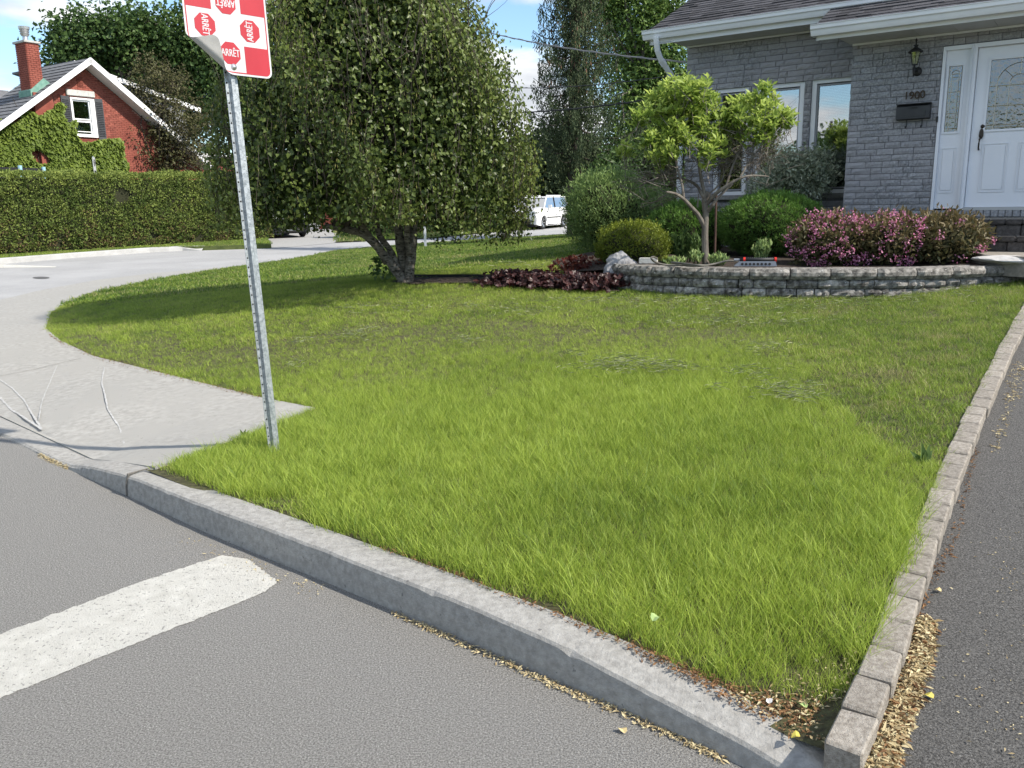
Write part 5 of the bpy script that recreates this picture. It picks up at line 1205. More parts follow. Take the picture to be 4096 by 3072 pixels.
# ---------------------------------------------------------------- weeping birch
bb = onG(1612, 1132); birch = empty('weeping_birch', bb, 'wide dome-shaped weeping birch with several pale stems standing on the lawn', 'tree')
bY = bb[1]; mb = MB(); rb_ = np.random.default_rng(5)
stems = [([(1632,1140),(1600,1100),(1548,1033),(1491,962),(1435,927),(1370,915),(1300,903)], .066, [0,0,0,-.1,-.2,-.3,-.4]),
         ([(1610,1125),(1570,1010),(1515,945),(1505,880),(1500,800),(1450,690)], .048, [0,.05,.1,.1,.2,.3]),
         ([(1630,1135),(1612,1050),(1600,960),(1590,880),(1560,780),(1545,640),(1560,480)], .075, [.05,.1,.1,.15,.2,.3,.3]),
         ([(1632,1138),(1640,1060),(1652,970),(1655,900),(1668,800),(1700,660),(1720,500)], .062, [0,0,0,0,0,0,-.1]),
         ([(1545,1030),(1470,930),(1440,890),(1400,820),(1330,720)], .04, [0,-.15,-.3,-.5,-.8]),
         ([(1640,1000),(1625,930),(1640,850),(1600,700),(1620,560)], .045, [-.05,-.1,-.2,-.5,-.7])]
btops = []
for px_, r, dy in stems:
    P = [atY(x, y, bY + d) for (x, y), d in zip(px_, dy)]; P[0][2] -= .06; k = len(P)
    Q = [];
    for a, b in zip(P, P[1:]): Q += [a + (b - a) * t for t in (0, .33, .66)]
    Q.append(P[-1]); Q = np.array(Q); Q[1:-1] = (Q[:-2] + Q[1:-1] * 2 + Q[2:]) / 4
    mb.tube(list(Q), [r * (1.25 if i == 0 else 1 - .5 * i / len(Q)) * (1 + .08 * rb_.normal()) for i in range(len(Q))], 12); btops.append((P[-1], r * .5, unit(P[-1] - P[-2])))
mb.build('trunk', BIRB, birch, smooth=True)
BC = np.array([-1.66, bY + .15]); BR = 1.93
def brad(z): # crown radius by height
    return BR * np.interp(z, [.9, 1.3, 2.0, 2.7, 3.2, 3.6, 4.0, 4.4, 4.8], [.84, .96, 1.02, .98, .90, .79, .62, .40, .05])
mb = MB(); tips = []
for (p, r, d) in btops:
    for i in range(7): 
        a = rb_.uniform(0, 2 * math.pi); dd = np.array([math.cos(a) * .8, math.sin(a) * .8, rb_.uniform(.3, 1.3)]); limbs(mb, p - d * rb_.uniform(0, .5), dd, rb_.uniform(.7, 1.2), r * .6, 2, tips, rb_, .5, .25, 3)
mb.build('branches', BARKD, birch)
# hanging strands
P = []; A = []; T = []; tw = MB(); Cp = []; Ca = []
ns = 5400
for s_ in range(ns):
    a = rb_.uniform(0, 2 * math.pi); z0 = 4.8 - 3.5 * rb_.random() ** .75; inner = rb_.random() < .45
    # groups of strands bunch into clumps
    a += .22 * math.sin(5 * a + z0 * 2) ; ln = rb_.uniform(.2, .75); f = rb_.uniform(.4, .9) if inner else rb_.uniform(.86, 1.03)
    f *= 1 + .07 * noise.noise(Vector((math.cos(a) * 2.2, math.sin(a) * 2.2, z0 * 1.3)))
    q = []; z = z0; zend = max(z0 - ln, (1.02 if math.cos(a) > .65 else 1.2) + .25 * abs(noise.noise(Vector((a * 1.5, 3, 0)))) + (.12 if math.sin(a) < -.2 and abs(math.cos(a)) < .75 else 0))
    nn = int(max(4, (z0 - zend) / .05)); sway = rb_.normal(size=2) * .05; ph = rb_.uniform(0, 6)
    if z0 - zend < .12: continue
    for i in range(nn):
        z = z0 - (z0 - zend) * i / nn; R_ = brad(z) * f + .03 * i / nn; aa = a + .02 * math.sin(ph + i * .4); q.append(np.array([BC[0] + R_ * math.cos(aa) + sway[0] * i / nn, BC[1] + R_ * math.sin(aa) + sway[1] * i / nn, z]))
    if s_ % 3 == 0: tw.tube(q[::3] + [q[-1]], .003, 3, cap=False)
    br = rb_.uniform(-.12, .12); q = np.array(q); cl_ = noise.noise(Vector((q[0][0] * 1.7, q[0][1] * 1.7, q[0][2] * 2.2)))
    for i in range(len(q)):
        if rb_.random() < .9:
            P.append(q[i] + rb_.normal(size=3) * .045); A.append([rb_.normal() * .75, rb_.normal() * .75, -.8]); T.append(.46 + br + (.14 if not inner else -.12) + .9 * cl_ + rb_.uniform(-.14, .16))  # tint paints lit outer leaves and clumps, shaded inner strands
    if rb_.random() < .35: 
        for _ in range(4): Cp.append(q[rb_.integers(len(q))] + rb_.normal(size=3) * .03); Ca.append([rb_.normal() * .2, rb_.normal() * .2, -1])
P = np.array(P); n = len(P); Nn = unit((P - [BC[0], BC[1], 2.5]) + rb_.normal(size=(n, 3)) * 1.1); L = rb_.uniform(.034, .064, n)
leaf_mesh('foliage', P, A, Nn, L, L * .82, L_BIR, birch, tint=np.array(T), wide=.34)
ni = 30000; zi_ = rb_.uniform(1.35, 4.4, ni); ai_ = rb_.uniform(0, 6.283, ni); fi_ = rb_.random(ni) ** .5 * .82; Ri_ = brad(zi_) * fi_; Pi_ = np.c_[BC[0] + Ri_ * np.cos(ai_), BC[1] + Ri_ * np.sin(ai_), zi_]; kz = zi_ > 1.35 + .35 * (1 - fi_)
leaf_mesh('inner_foliage', Pi_[kz], rdir(kz.sum()) + [0, 0, -.6], rdir(kz.sum()), .085, .07, L_BIR, birch, tint=rb_.uniform(0, .35, kz.sum()), wide=.4)  # extra dark-tinted leaves, painting the crown's shaded interior
leaf_mesh('catkins', np.array(Cp), np.array(Ca), rdir(len(Cp)), .045, .009, L_CAT, birch, wide=.5)
tw.build('twigs', BARKD, birch, kind='stuff')
# sucker plant at the birch foot
q = onG(1530, 1120); sk = empty('sucker_plant', q, 'small broad-leaved sucker plant at the foot of the birch', 'plant'); Pn, Dn = ell_pts(60, q + [0, 0, .14], (.2, .12, .14), .6); foliage('leaves', Pn, Dn, .09, .8, L_GRN, sk, up=.2)

# ---------------------------------------------------------------- clump trees
def clump_tree(name, label, base, blobs, Y, leafn, leaf, mt, trunk_r, limb_n=26, seed=1, asp=.75, bark=BARK, up=0, k=14, spread=.35, ydep=None, clus=.16, corem=None):
    """blobs: pixel circles at depth Y that the crown fills; leaves sit in small clusters through the volume"""
    rr = np.random.default_rng(seed); t = empty(name, base, label, 'tree'); B = [pxblob(x, y, r, Y + dy, ydep) for x, y, r, dy in blobs]
    mb = MB(); top = np.mean([b[0] for b in B], 0); base = np.array(base, float)
    mid = base * .5 + top * .5; mid[:2] = base[:2] * .7 + top[:2] * .3; mb.tube([base - [0, 0, .2], base * .7 + mid * .3, mid, top], [trunk_r * 1.3, trunk_r, trunk_r * .75, trunk_r * .3], 10)
    for c, r in B:
        for j in range(max(2, limb_n // len(B))):
            s0 = base + (top - base) * rr.uniform(.35, .95); e = c + unit(rr.normal(size=3)) * np.array(r) * rr.uniform(.3, .9); m_ = (s0 + e) / 2 + rr.normal(size=3) * .1 * np.linalg.norm(e - s0) + [0, 0, .08 * np.linalg.norm(e - s0)]
            mb.tube([s0, (s0 + m_) / 2, m_, (m_ + e) / 2, e], [trunk_r * .35, trunk_r * .27, trunk_r * .2, trunk_r * .12, trunk_r * .04], 5, cap=False)
    mb.build('trunk', bark, t); vol = np.array([b[1][0] ** 2 for b in B]); vol = vol / vol.sum(); P = []; D = []; T = []
    for (c, r), v in zip(B, vol):
        m = max(3, int(leafn * v / k)); c_, d_ = ell_pts(m, c, r, .42, .22, 2.2, seed)
        tb = rr.uniform(-.28, .28, m); q = np.repeat(c_, k, 0) + rr.normal(size=(m * k, 3)) * clus; P.append(q); D.append(np.repeat(d_, k, 0)); T.append(np.repeat(tb, k) + .45 + rr.uniform(-.25, .25, m * k))
    P = np.concatenate(P); D = np.concatenate(D); foliage('foliage', P, D, leaf, asp, mt, t, up=up, rnd=.8, outw=.4, tint=np.concatenate(T))
    return t, B
clump_tree('maple_tree', 'large dark green maple rising behind the red brick house roof', (-20.5, 48, .2), [(330,210,120,0),(440,190,115,1),(560,175,115,0),(690,195,120,1),(820,170,140,0),(890,60,110,2),(250,290,70,0),(930,360,170,0),(720,380,160,1),(520,330,130,2),(400,110,45,0),(560,90,40,0),(300,95,26,0),(350,80,24,0),(430,55,22,0),(500,60,24,0),(620,62,26,0),(225,215,26,0),(260,150,22,0),(690,80,30,0),(300,130,40,0)], 47, 40000, .22, L_MAP, .35, 40, 2, ydep=2.6, clus=.3)
clump_tree('crabapple_tree', 'olive and maroon leaved small tree in front of the red house gable', tuple(atY(640, 905, 38)), [(610,300,80,0),(520,400,85,0),(640,440,110,0),(745,480,100,0),(560,560,100,0),(680,610,110,0),(800,600,60,0),(470,480,60,0),(480,610,80,0),(700,330,60,.5),(830,690,50,0),(600,660,100,0)], 38, 15000, .12, L_CRAB, .12, 60, 3, asp=.55, bark=BARKD, ydep=1.2, clus=.16)
clump_tree('deciduous_tree', 'tall light green deciduous tree between the spruce and the grey house', (5.6, 33, .5), [(2560,60,130,0),(2640,190,140,0),(2500,220,120,1),(2700,60,130,0),(2590,360,130,0),(2700,340,100,0),(2440,60,110,1),(2500,440,110,0),(2620,500,120,0),(2420,-60,140,0),(2600,-100,150,0),(2740,560,90,0),(2480,560,90,0)], 33, 34000, .15, L_DEC, .22, 60, 4, asp=.5, ydep=1.3, clus=.22)
clump_tree('garden_tree', 'dark tree mass directly behind the weeping birch crown', (-5.0, 62, .4), [(1250,420,190,0),(1500,520,200,0),(1750,560,190,0),(1050,560,150,0),(1420,700,180,0),(1800,720,150,0)], 62, 16000, .3, L_MAP, .3, 20, 6, ydep=3.0, clus=.45)
clump_tree('garden_tree', 'dark bushy evergreen mass behind the parked white car', (3.5, 58, .4), [(2080,690,120,0),(2200,640,140,0),(2330,680,120,0),(2230,780,90,0),(2050,800,70,0)], 58, 16000, .28, L_SPR, .3, 12, 7, ydep=2.2, clus=.35, bark=BARKD)
clump_tree('garden_tree', 'dark leafy shrub mass low between the spruce and the grey house', (5.6, 25, .5), [(2480,700,90,0),(2620,680,100,0),(2720,720,80,0),(2400,760,70,0),(2700,600,70,0)], 25, 14000, .12, L_MAP, .1, 12, 8, ydep=.9, clus=.16, bark=BARKD)
bs_ = atY(1355, 905, 47.5); shd = empty('brick_shed', (bs_[0], 48, .3), 'low red brick wall corner seen under the birch branches', 'shed')
mb = MB(); 
for row in range(11):
    for i in range(9): mb.box((bs_[0] - 1.1 + i * .24 + .12 * (row % 2), 48.2, .35 + row * .1), (.23, .4, .09))
mb.build('brickwork', RBD, shd, kind='stuff'); mb = MB(); mb.box((bs_[0], 48.6, .8), (2.3, .9, 1.2)); mb.build('wall', RMO, shd)
for i, (x_, y_) in enumerate(((-19, -7), (-13.5, -11), (-24, -3))):   # trees across the near street, seen mirrored in the tall windows
    rr_ = np.random.default_rng(60 + i); t_ = empty('street_tree', (x_, y_, 0), ['round leafy tree across the near street, mirrored in the rightmost tall window', 'round leafy tree across the near street, farther right in the window reflections', 'round leafy tree across the near street, farther left in the window reflections'][i], 'tree')
    mb = MB(); mb.tube([(x_, y_, -.3), (x_, y_, 2), (x_ + .1, y_, 5)], [.2, .15, .06], 8); mb.build('trunk', BARKD, t_); q_, d_ = ell_pts(5000, (x_, y_, [2.6, 2.0, 3.0][i]), (2.3, 2.3, [2.0, 1.6, 2.4][i]), .45, .35, 2.2, i); foliage('foliage', q_, d_, .22, .7, L_MAP, t_, up=0)
# distant wood closing the horizon
P = []; rr2 = np.random.default_rng(9)
for i in range(150):
    a = math.radians(-62 + 112 * i / 150.); d = rr2.uniform(95, 125); h = rr2.uniform(5, 9.5); c = np.array([math.sin(a) * d, math.cos(a) * d, h * .5]); q, _ = ell_pts(170, c, (4.2, 3, h * .55), .4, .2, 2, i); P.append(q)
P = np.concatenate(P); foliage('distant_trees', P, rdir(len(P)), 1.0, .8, L_MAP, None, up=0, kind='stuff', tint=rr2.random(len(P)))['label'] = 'distant line of trees along the horizon'

# ---------------------------------------------------------------- spruce with hanging branchlets
sb_ = atY(2300, 800, 27.0); spr = empty('spruce_tree', (sb_[0], 27, .5), 'tall dark spruce with drooping branches and brown hanging cones', 'tree')
H_ = 12.5; sx = sb_[0]; mb = MB(); mb.tube([(sx, 27, .3), (sx, 27, 5), (sx + .05, 27, H_)], [.28, .18, .03], 10); rs = np.random.default_rng(21)
P = []; A = []; T = []; CP = []; bl = MB()
for i in range(175):
    z = .9 + (H_ - 1.2) * (i / 175.) ** .95; a = i * 2.39996 + rs.uniform(-.3, .3); R_ = (3.1 * (1 - (z / H_) ** 1.15) + .25) * rs.uniform(.75, 1.12) * (1 if math.cos(a) > -.1 else np.interp(z, [0, 2.2, 4, 9], [.2, .32, .62, .75])) * (.72 if math.cos(a) > .2 and z > 4 else 1)
    if z < 2.7 and math.cos(a) < -.15: continue
    d = np.array([math.cos(a), math.sin(a), 0]); pts = [np.array([sx, 27, z]) + d * R_ * t + np.array([0, 0, R_ * (-.10 * t - .34 * t * (1 - t) * 1.6 + .16 * t ** 3)]) for t in np.linspace(0, 1, 8)]
    mb.tube(pts, [.035 * (1 - .8 * t) for t in np.linspace(0, 1, 8)], 4, cap=False); br = rs.uniform(-.2, .2); m = int((12 + 20 * R_) * (1 if z < 5 else .85))
    for j in range(m):
        t = rs.uniform(.12, 1); k = t * 7; b0 = pts[int(min(k, 6))]; b1 = pts[int(min(k, 6)) + 1]; o = b0 + (b1 - b0) * (k - int(min(k, 6))); sl_ = rs.choice([-1, 1]) * rs.uniform(.0, .32) * (1.1 - t); sdv = np.array([-d[1], d[0], 0])
        o = o + sdv * sl_ ; hl = rs.uniform(.2, .85) * (.6 + .5 * (1 - t)); nseg = int(hl / .042)
        for s_ in range(nseg):
            P.append(o + np.array([rs.normal() * .03, rs.normal() * .03, -hl * s_ / nseg])); A.append([rs.normal() * .45, rs.normal() * .45, -1]); T.append(.4 + br + rs.uniform(-.3, .3) + .2 * t)
        if z > 5.2 and rs.random() < .30: CP.append(o + [0, 0, -hl * rs.uniform(.3, 1)])
mb.build('trunk', BARKD, spr); P = np.array(P); leaf_mesh('foliage', P, A, rdir(len(P)), rs.uniform(.06, .13, len(P)), .035, L_SPR, spr, tint=np.array(T), wide=.5)
CP = np.array(CP); leaf_mesh('cones', CP, np.tile([0, 0, -1.], (len(CP), 1)) + rs.normal(size=(len(CP), 3)) * .1, rdir(len(CP)), .15, .05, mat('cone_brown', (.09,.05,.032), (.15,.09,.05), scale=3, rough=.8), spr, wide=.45)

# ---------------------------------------------------------------- clipped cedar hedges
def hedge(name, label, p0, p1, nrm, th, z0f, z1, dens, leaf, mt, brown=None, seed=3, endcap=True):
    rr = np.random.default_rng(seed); p0 = np.array(p0); p1 = np.array(p1); d = unit(p1 - p0); L = np.linalg.norm(p1 - p0); nrm = np.array(nrm)
    h = empty(name, (*(p0 + p1) / 2, z0f(*p0)), label, 'hedge')
    mb = MB(); c = (p0 + p1) / 2 + nrm * th / 2; zz = z0f(*c); mb.box((c[0], c[1], (zz + z1) / 2 - .05), (L - .25, th - .3, z1 - zz - .15), (np.array([*d, 0]), np.array([*nrm, 0]), HZ)); mb.build('shade_box', DARKC, h)  # solid dark box in place of the hedge's inner shade, blocks see-through
    def face(n, org, U, Vv, N):
        u, v = rr.random(n), rr.random(n); Q = org + u[:, None] * U + v[:, None] * Vv; bulge = np.array([noise.noise(Vector((q[0] * .9, q[1] * .9, q[2] * 1.1))) * .14 + noise.noise(Vector((q[0] * 5, q[1] * 5, q[2] * 5))) * .07 for q in Q])
        return Q + N * (bulge + rr.uniform(-.12, .06, n))[:, None], np.tile(N, (n, 1)), v
    P3 = np.array([*p0, z0f(*p0) + .05]); q3 = np.array([*p1, z0f(*p1) + .05]); U = q3 - P3; hgt = z1 - P3[2]; Z = np.array([0, 0, hgt]); N3 = -np.array([*nrm, 0])
    out = [face(int(L * hgt * dens), P3, U, Z, N3), face(int(L * th * dens * .6), P3 + Z, U, np.array([*nrm * th, 0]), HZ), face(int(th * hgt * dens), q3, np.array([*nrm * th, 0]), Z, np.array([*d, 0])), face(int(th * hgt * dens * .5), P3, np.array([*nrm * th, 0]), Z, -np.array([*d, 0]))]
    P = np.concatenate([o[0] for o in out]); N = np.concatenate([o[1] for o in out]); hv = (P[:, 2] - P3[2]) / hgt
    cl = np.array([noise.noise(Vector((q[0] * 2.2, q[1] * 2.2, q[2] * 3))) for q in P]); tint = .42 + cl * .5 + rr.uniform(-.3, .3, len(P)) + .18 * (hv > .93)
    hole = np.array([noise.noise(Vector((q[0] * 1.2 + 7, q[1] * 1.2, q[2] * 1.6))) for q in P]); br_ = (rr.random(len(P)) < np.clip((.42 - hv) * .9 + cl * .5, 0, .6)) if brown else np.zeros(len(P), bool); keep = hole > -.56
    g = keep & ~br_; A = N * .55 + [0, 0, .35] + rr.normal(size=(len(P), 3)) * .55; ls = rr.uniform(.7, 1.35, len(P)) * leaf
    leaf_mesh('foliage', P[g], A[g], unit(N[g] + rr.normal(size=(g.sum(), 3)) * .9), ls[g], ls[g] * .5, mt, h, tint=tint[g])
    if brown: g = keep & br_; leaf_mesh('brown_foliage', P[g], A[g], unit(N[g] + rr.normal(size=(g.sum(), 3)) * .9), ls[g], ls[g] * .5, brown, h)
    return h
hedge('cedar_hedge', 'tall clipped cedar hedge with brownish patches running along the street', HW0 - hdir * 7, HW1 + hdir * 1.1, hnor, 1.5, lambda x, y: roadz(x, y) + .13, 2.75, 900, .085, L_CED, L_CEDB)
f0 = np.array(atz(1400, 942, .28)[:2]) + [-.3, .8]; f1 = np.array(atz(2040, 906, .42)[:2]); fdv = unit(f1 - f0); hedge('low_hedge', 'low dark hedge on the far verge behind the birch trunk', f0, f1, (-fdv[1], fdv[0]), 1.2, lambda x, y: roadz(x, y) + .05, roadz(0, 48) + 1.25, 260, .14, L_MAP, None, 5)

# ---------------------------------------------------------------- ivy on the gable
ipx = [(-120,500),(0,478),(60,468),(110,440),(150,448),(195,450),(215,418),(232,408),(262,432),(285,478),(300,545),(350,550),(410,550),(470,548),(500,590),(500,720),(-120,720)]
ivy = empty('ivy', rp(-2, -.1, 2), 'bright green ivy covering the lower brick gable under the window', 'climbing plant')
ip = [rz(x, y) for x, y in ipx]; ts_ = np.array(ip); n = 60000; U = np.random.default_rng(4); tt = U.uniform(ts_[:, 0].min(), ts_[:, 0].max(), n); zz = U.uniform(1.5, ts_[:, 1].max(), n)
wob = np.array([noise.noise(Vector((a * 1.3, b * 1.3, 0))) for a, b in zip(tt, zz)]); gap = np.array([noise.noise(Vector((a * .8 + 5, b * .8, 3))) for a, b in zip(tt, zz)])
k = inside(ip, tt + wob * .3, zz + wob * .35) & (gap > -.27); tt, zz, wob = tt[k][:17000], zz[k][:17000], wob[k][:17000]
rowp = np.sin(zz * 16 + wob * 8) * .5 + .5
P = PR + tt[:, None] * RD + zz[:, None] * HZ - RN * (.02 + .16 * U.random(len(tt)) + .12 * np.clip(wob + .3, 0, 1))[:, None]
leaf_mesh('leaves', P, np.tile(-RN * .5 + [0, 0, -.8], (len(P), 1)) + U.normal(size=(len(P), 3)) * .3, unit(np.tile(-RN + HZ * .6, (len(P), 1)) + U.normal(size=(len(P), 3)) * .35), U.uniform(.1, .2, len(P)), U.uniform(.1, .18, len(P)), L_IVY, ivy, tint=.2 + .5 * rowp * U.random(len(P)) + .2 * U.random(len(P)), kind='stuff')
mb = MB()
for (x, y) in ((100,700),(170,700),(235,690),(250,640)):
    a = rz(x, y); q = [rp(a[0] + .25 * noise.noise(Vector((x, i * .4, 0))), .03, a[1] + i * .35) for i in range(9)]; mb.tube(q, .012, 4)
mb.build('stems', BARKD, ivy)

# ---------------------------------------------------------------- shrubs of the bed
def shrub(name, label, px, py, rxp, rzp, Y, n, leaf, asp, mt, ry=None, cat='shrub', amp=.1, f=2.6, seed=1, up=.4, bias=.28, k=5, spread=.03, cr=.82, rnd=.6, group=None, tintf=None, outw=.7):
    c = atY(px, py, Y); r = (rxp * Y / F, ry or rxp * Y / F, rzp * Y / F); e = empty(name, (c[0], c[1], max(c[2] - r[2], .5)), label, cat, group)
    zb = bedz(c[0], c[1]) if c[1] < 12.3 else G(c[0], c[1])
    if cr: core('shade_core', c, tuple(q * cr for q in r), DARKC, e, amp, seed, f, zmin=zb)  # lumpy dark solid added as inner shade, no real twigs
    P, D = ell_pts(n // k, c, r, bias, amp, f, seed, zmin=zb); cl = lump(P * 1.0, 7, seed); P2_, D2 = sprigs(P, D, k, spread, up * .4)
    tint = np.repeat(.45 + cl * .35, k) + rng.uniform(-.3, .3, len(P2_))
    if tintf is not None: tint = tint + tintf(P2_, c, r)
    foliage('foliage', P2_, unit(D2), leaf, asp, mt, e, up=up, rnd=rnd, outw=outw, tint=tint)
    mb = MB(); 
    for i in range(5): mb.tube([(c[0] + .06 * math.cos(i * 1.3), c[1] + .06 * math.sin(i * 1.3), zb - .05), (c[0] + .3 * r[0] * math.cos(i * 1.3), c[1] + .3 * r[1] * math.sin(i * 1.3), (zb + c[2]) / 2 + .05), (c[0] + .6 * r[0] * math.cos(i * 1.3), c[1] + .6 * r[1] * math.sin(i * 1.3), c[2] + r[2] * .3)], [.018, .012, .005], 5)
    mb.build('stems', BARKD, e); return e, c, r
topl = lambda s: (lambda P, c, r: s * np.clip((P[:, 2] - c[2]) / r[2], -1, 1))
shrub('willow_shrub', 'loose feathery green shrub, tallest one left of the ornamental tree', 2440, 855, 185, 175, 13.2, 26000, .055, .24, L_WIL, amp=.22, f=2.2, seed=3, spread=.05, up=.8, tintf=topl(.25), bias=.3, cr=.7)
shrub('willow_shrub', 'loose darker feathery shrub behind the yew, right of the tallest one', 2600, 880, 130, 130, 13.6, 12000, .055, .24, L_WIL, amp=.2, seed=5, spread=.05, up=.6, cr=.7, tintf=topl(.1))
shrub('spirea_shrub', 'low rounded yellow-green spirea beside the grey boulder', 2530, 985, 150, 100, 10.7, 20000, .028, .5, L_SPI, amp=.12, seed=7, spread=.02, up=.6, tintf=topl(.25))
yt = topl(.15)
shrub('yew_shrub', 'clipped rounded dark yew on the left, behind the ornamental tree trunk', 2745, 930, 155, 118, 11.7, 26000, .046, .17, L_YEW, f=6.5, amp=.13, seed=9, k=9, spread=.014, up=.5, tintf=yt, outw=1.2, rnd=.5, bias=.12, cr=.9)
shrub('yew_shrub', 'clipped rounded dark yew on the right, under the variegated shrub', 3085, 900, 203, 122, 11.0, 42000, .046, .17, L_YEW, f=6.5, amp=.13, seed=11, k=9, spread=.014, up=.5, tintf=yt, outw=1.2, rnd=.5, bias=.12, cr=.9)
shrub('variegated_shrub', 'cream and green variegated dogwood in front of the tall windows', 3200, 700, 135, 92, 11.9, 7000, .06, .42, L_VAR, ry=.36, amp=.25, seed=13, spread=.05, up=.1, bias=.4, cr=0, rnd=.7)
shrub('variegated_shrub', 'thin low spray of variegated leaves left of the larger variegated dogwood', 3065, 745, 75, 50, 11.8, 1300, .055, .4, L_VAR, ry=.25, amp=.3, seed=14, spread=.05, up=.2, bias=.6, cr=0)
mb = MB(); c = atY(3180, 800, 11.9)
we = []
for i, (px_, py_, rx_, rz_) in enumerate(((3330,965,165,100),(3560,960,165,100),(3770,955,150,92))):
    e, c, r = shrub('weigela_shrub', ['weigela thick with pink flowers, leftmost part of the row behind the block wall', 'weigela with scattered pink flowers in the middle of the flowering row', 'bronze-leaved weigela with few flowers, nearest the front steps'][i], px_, py_, rx_, rz_, 9.35 - .1 * i, 4300, .062, .42, L_WEI, ry=.42, amp=.2, seed=17 + i, k=6, spread=.04, up=.55, bias=.3, cr=.74, group='flowering weigela row', tintf=topl(.3))
    m = [100, 60, 9][i]; P, D = ell_pts(m * 5, c, r, .04, .2, 2.6, 17 + i, zmin=c[2] - r[2] * .8); kk = (D[:, 1] < .25); P, D = P[kk][:m], D[kk][:m]
    Q = np.repeat(P + D * .02, 16, 0) + rng.normal(size=(len(P) * 16, 3)) * .026; leaf_mesh('flowers', Q, np.repeat(D, 16, 0) + rng.normal(size=(len(Q), 3)) * .7, unit(rng.normal(size=(len(Q), 3)) + [0, -.6, .5]), rng.uniform(.018, .032, len(Q)), .02, L_PIN, e, kind='stuff', wide=.65)
# upright perennials
def rosette(name, label, px, py, Y, wpx, hpx, nst, mt, leaf=.05, asp=.35, seed=1, group=None, cat='plant'):
    rr = np.random.default_rng(seed); c = atY(px, py, Y); zb = bedz(c[0], c[1]); w = wpx * Y / F / 2; h = hpx * Y / F; e = empty(name, (c[0], c[1], zb), label, cat, group); P = []; A = []; mb = MB()
    for i in range(nst):
        a = rr.uniform(0, 6.28); d = rr.random() ** .5; tp_ = np.array([c[0] + w * d * math.cos(a), c[1] + w * d * math.sin(a) * .8, zb + h * (1 - .35 * d * d) * rr.uniform(.75, 1.05)]); b0 = np.array([c[0] + w * .4 * d * math.cos(a), c[1] + w * .3 * d * math.sin(a), zb]); mb.tube([b0, tp_], .004, 3, cap=False)
        for j in range(16): t = rr.uniform(.2, 1); P.append(b0 + (tp_ - b0) * t); q = rr.uniform(0, 6.28); A.append([math.cos(q) * .8, math.sin(q) * .8, .7 + .6 * t])
    mb.build('stems', L_GRN, e, kind='stuff'); foliage('leaves', np.array(P), unit(np.array(A)), leaf, asp, mt, e, up=.2, rnd=.2, outw=1)
rosette('sedum_plant', 'light green sedum clump, left of the ornamental tree trunk', 2705, 1052, 9.35, 90, 42, 16, L_SED, seed=1, group='sedum clumps')
rosette('sedum_plant', 'light green sedum clump just right of the ornamental tree trunk', 2872, 1052, 9.45, 90, 50, 18, L_SED, seed=2, group='sedum clumps')
rosette('sedum_plant', 'light green sedum clump touching the left side of the trunk', 2785, 1050, 9.55, 60, 52, 12, L_SED, seed=3, group='sedum clumps')
rosette('sedum_plant', 'bushy light green sedum standing behind the sprinkler', 3047, 1045, 9.5, 88, 88, 30, L_SED, seed=4, group='sedum clumps')
rosette('phlox_plant', 'mid green leafy perennial between the spirea and the trunk', 2745, 1030, 10.2, 120, 125, 26, L_GRN, leaf=.085, asp=.3, seed=5)
rosette('low_plant', 'small yellow-green plant at the right foot of the spirea', 2665, 1050, 9.6, 40, 28, 10, L_SPI, leaf=.035, seed=6)
# ---------------------------------------------------------------- ornamental tree
ot = atY(2822, 1058, 9.6); orn = empty('ornamental_tree', (ot[0], ot[1], .84), 'small pruned ornamental tree with lime green leaves in the flower bed', 'tree')
mb = MB()
def stem(px_, r0, r1, dy=None, n=8):
    k = len(px_); P = [atY(x, y, 9.6 + (dy[i] if dy else 0)) for i, (x, y) in enumerate(px_)]; Q = []
    for a, b in zip(P, P[1:]): Q += [a + (b - a) * t for t in (0, .5)]
    Q.append(P[-1]); Q = np.array(Q); Q[1:-1] = (Q[:-2] + 2 * Q[1:-1] + Q[2:]) / 4; m_ = len(Q); mb.tube(list(Q), [r0 + (r1 - r0) * i / (m_ - 1) for i in range(m_)], n); return Q
stem([(2822,1062),(2821,1000),(2819,930),(2822,880),(2824,840)], .040, .034, n=12)
stem([(2816,905),(2795,860),(2768,832),(2735,795),(2700,772),(2665,768)], .028, .012, [0,-.05,-.1,-.2,-.3,-.35])
stem([(2824,850),(2818,815),(2822,790),(2835,770)], .036, .036); stem([(2822,800),(2800,765),(2790,740),(2740,715),(2665,708),(2600,722),(2560,745)], .022, .006, [0,0,.1,.2,.2,.2,.2])
stem([(2828,815),(2860,775),(2905,745),(2960,710),(3010,700),(3075,706)], .026, .007, [0,-.1,-.15,-.2,-.2,-.1]); stem([(2830,850),(2850,820),(2880,780),(2930,735)], .02, .014, [0,-.1,-.1,-.1])
stem([(2822,795),(2806,720),(2795,660),(2790,600),(2815,520),(2830,430)], .022, .008, [0,0,.05,.1,.1,.1]); stem([(2735,795),(2730,740),(2712,680),(2690,600),(2660,520)], .016, .006, [-.2,-.2,-.1,0,0]); stem([(2905,745),(2930,660),(2970,580),(3020,480),(3060,400)], .014, .005, [-.15,-.1,0,.1,.1])
stem([(2790,830),(2792,800),(2795,775)], .009, .004); stem([(2960,710),(3010,620),(3080,560),(3150,530)], .011, .004, [-.2,-.1,0,0]); stem([(2835,775),(2880,740),(2900,690),(2885,640)], .012, .004)
blobs = [(2700,400,85),(2780,375,65),(2625,410,55),(2560,465,42),(2660,490,70),(2780,470,95),(2650,610,65),(2720,560,70),(2840,500,65),(2845,610,60),(2910,460,62),(2960,490,60),(3045,410,48),(3075,480,65),(3130,495,50),(3030,540,55),(2895,550,60),(2500,605,34),(2815,395,50),(2985,430,45),(2740,350,40),(3060,360,22),(3165,480,22),(2600,560,35)]
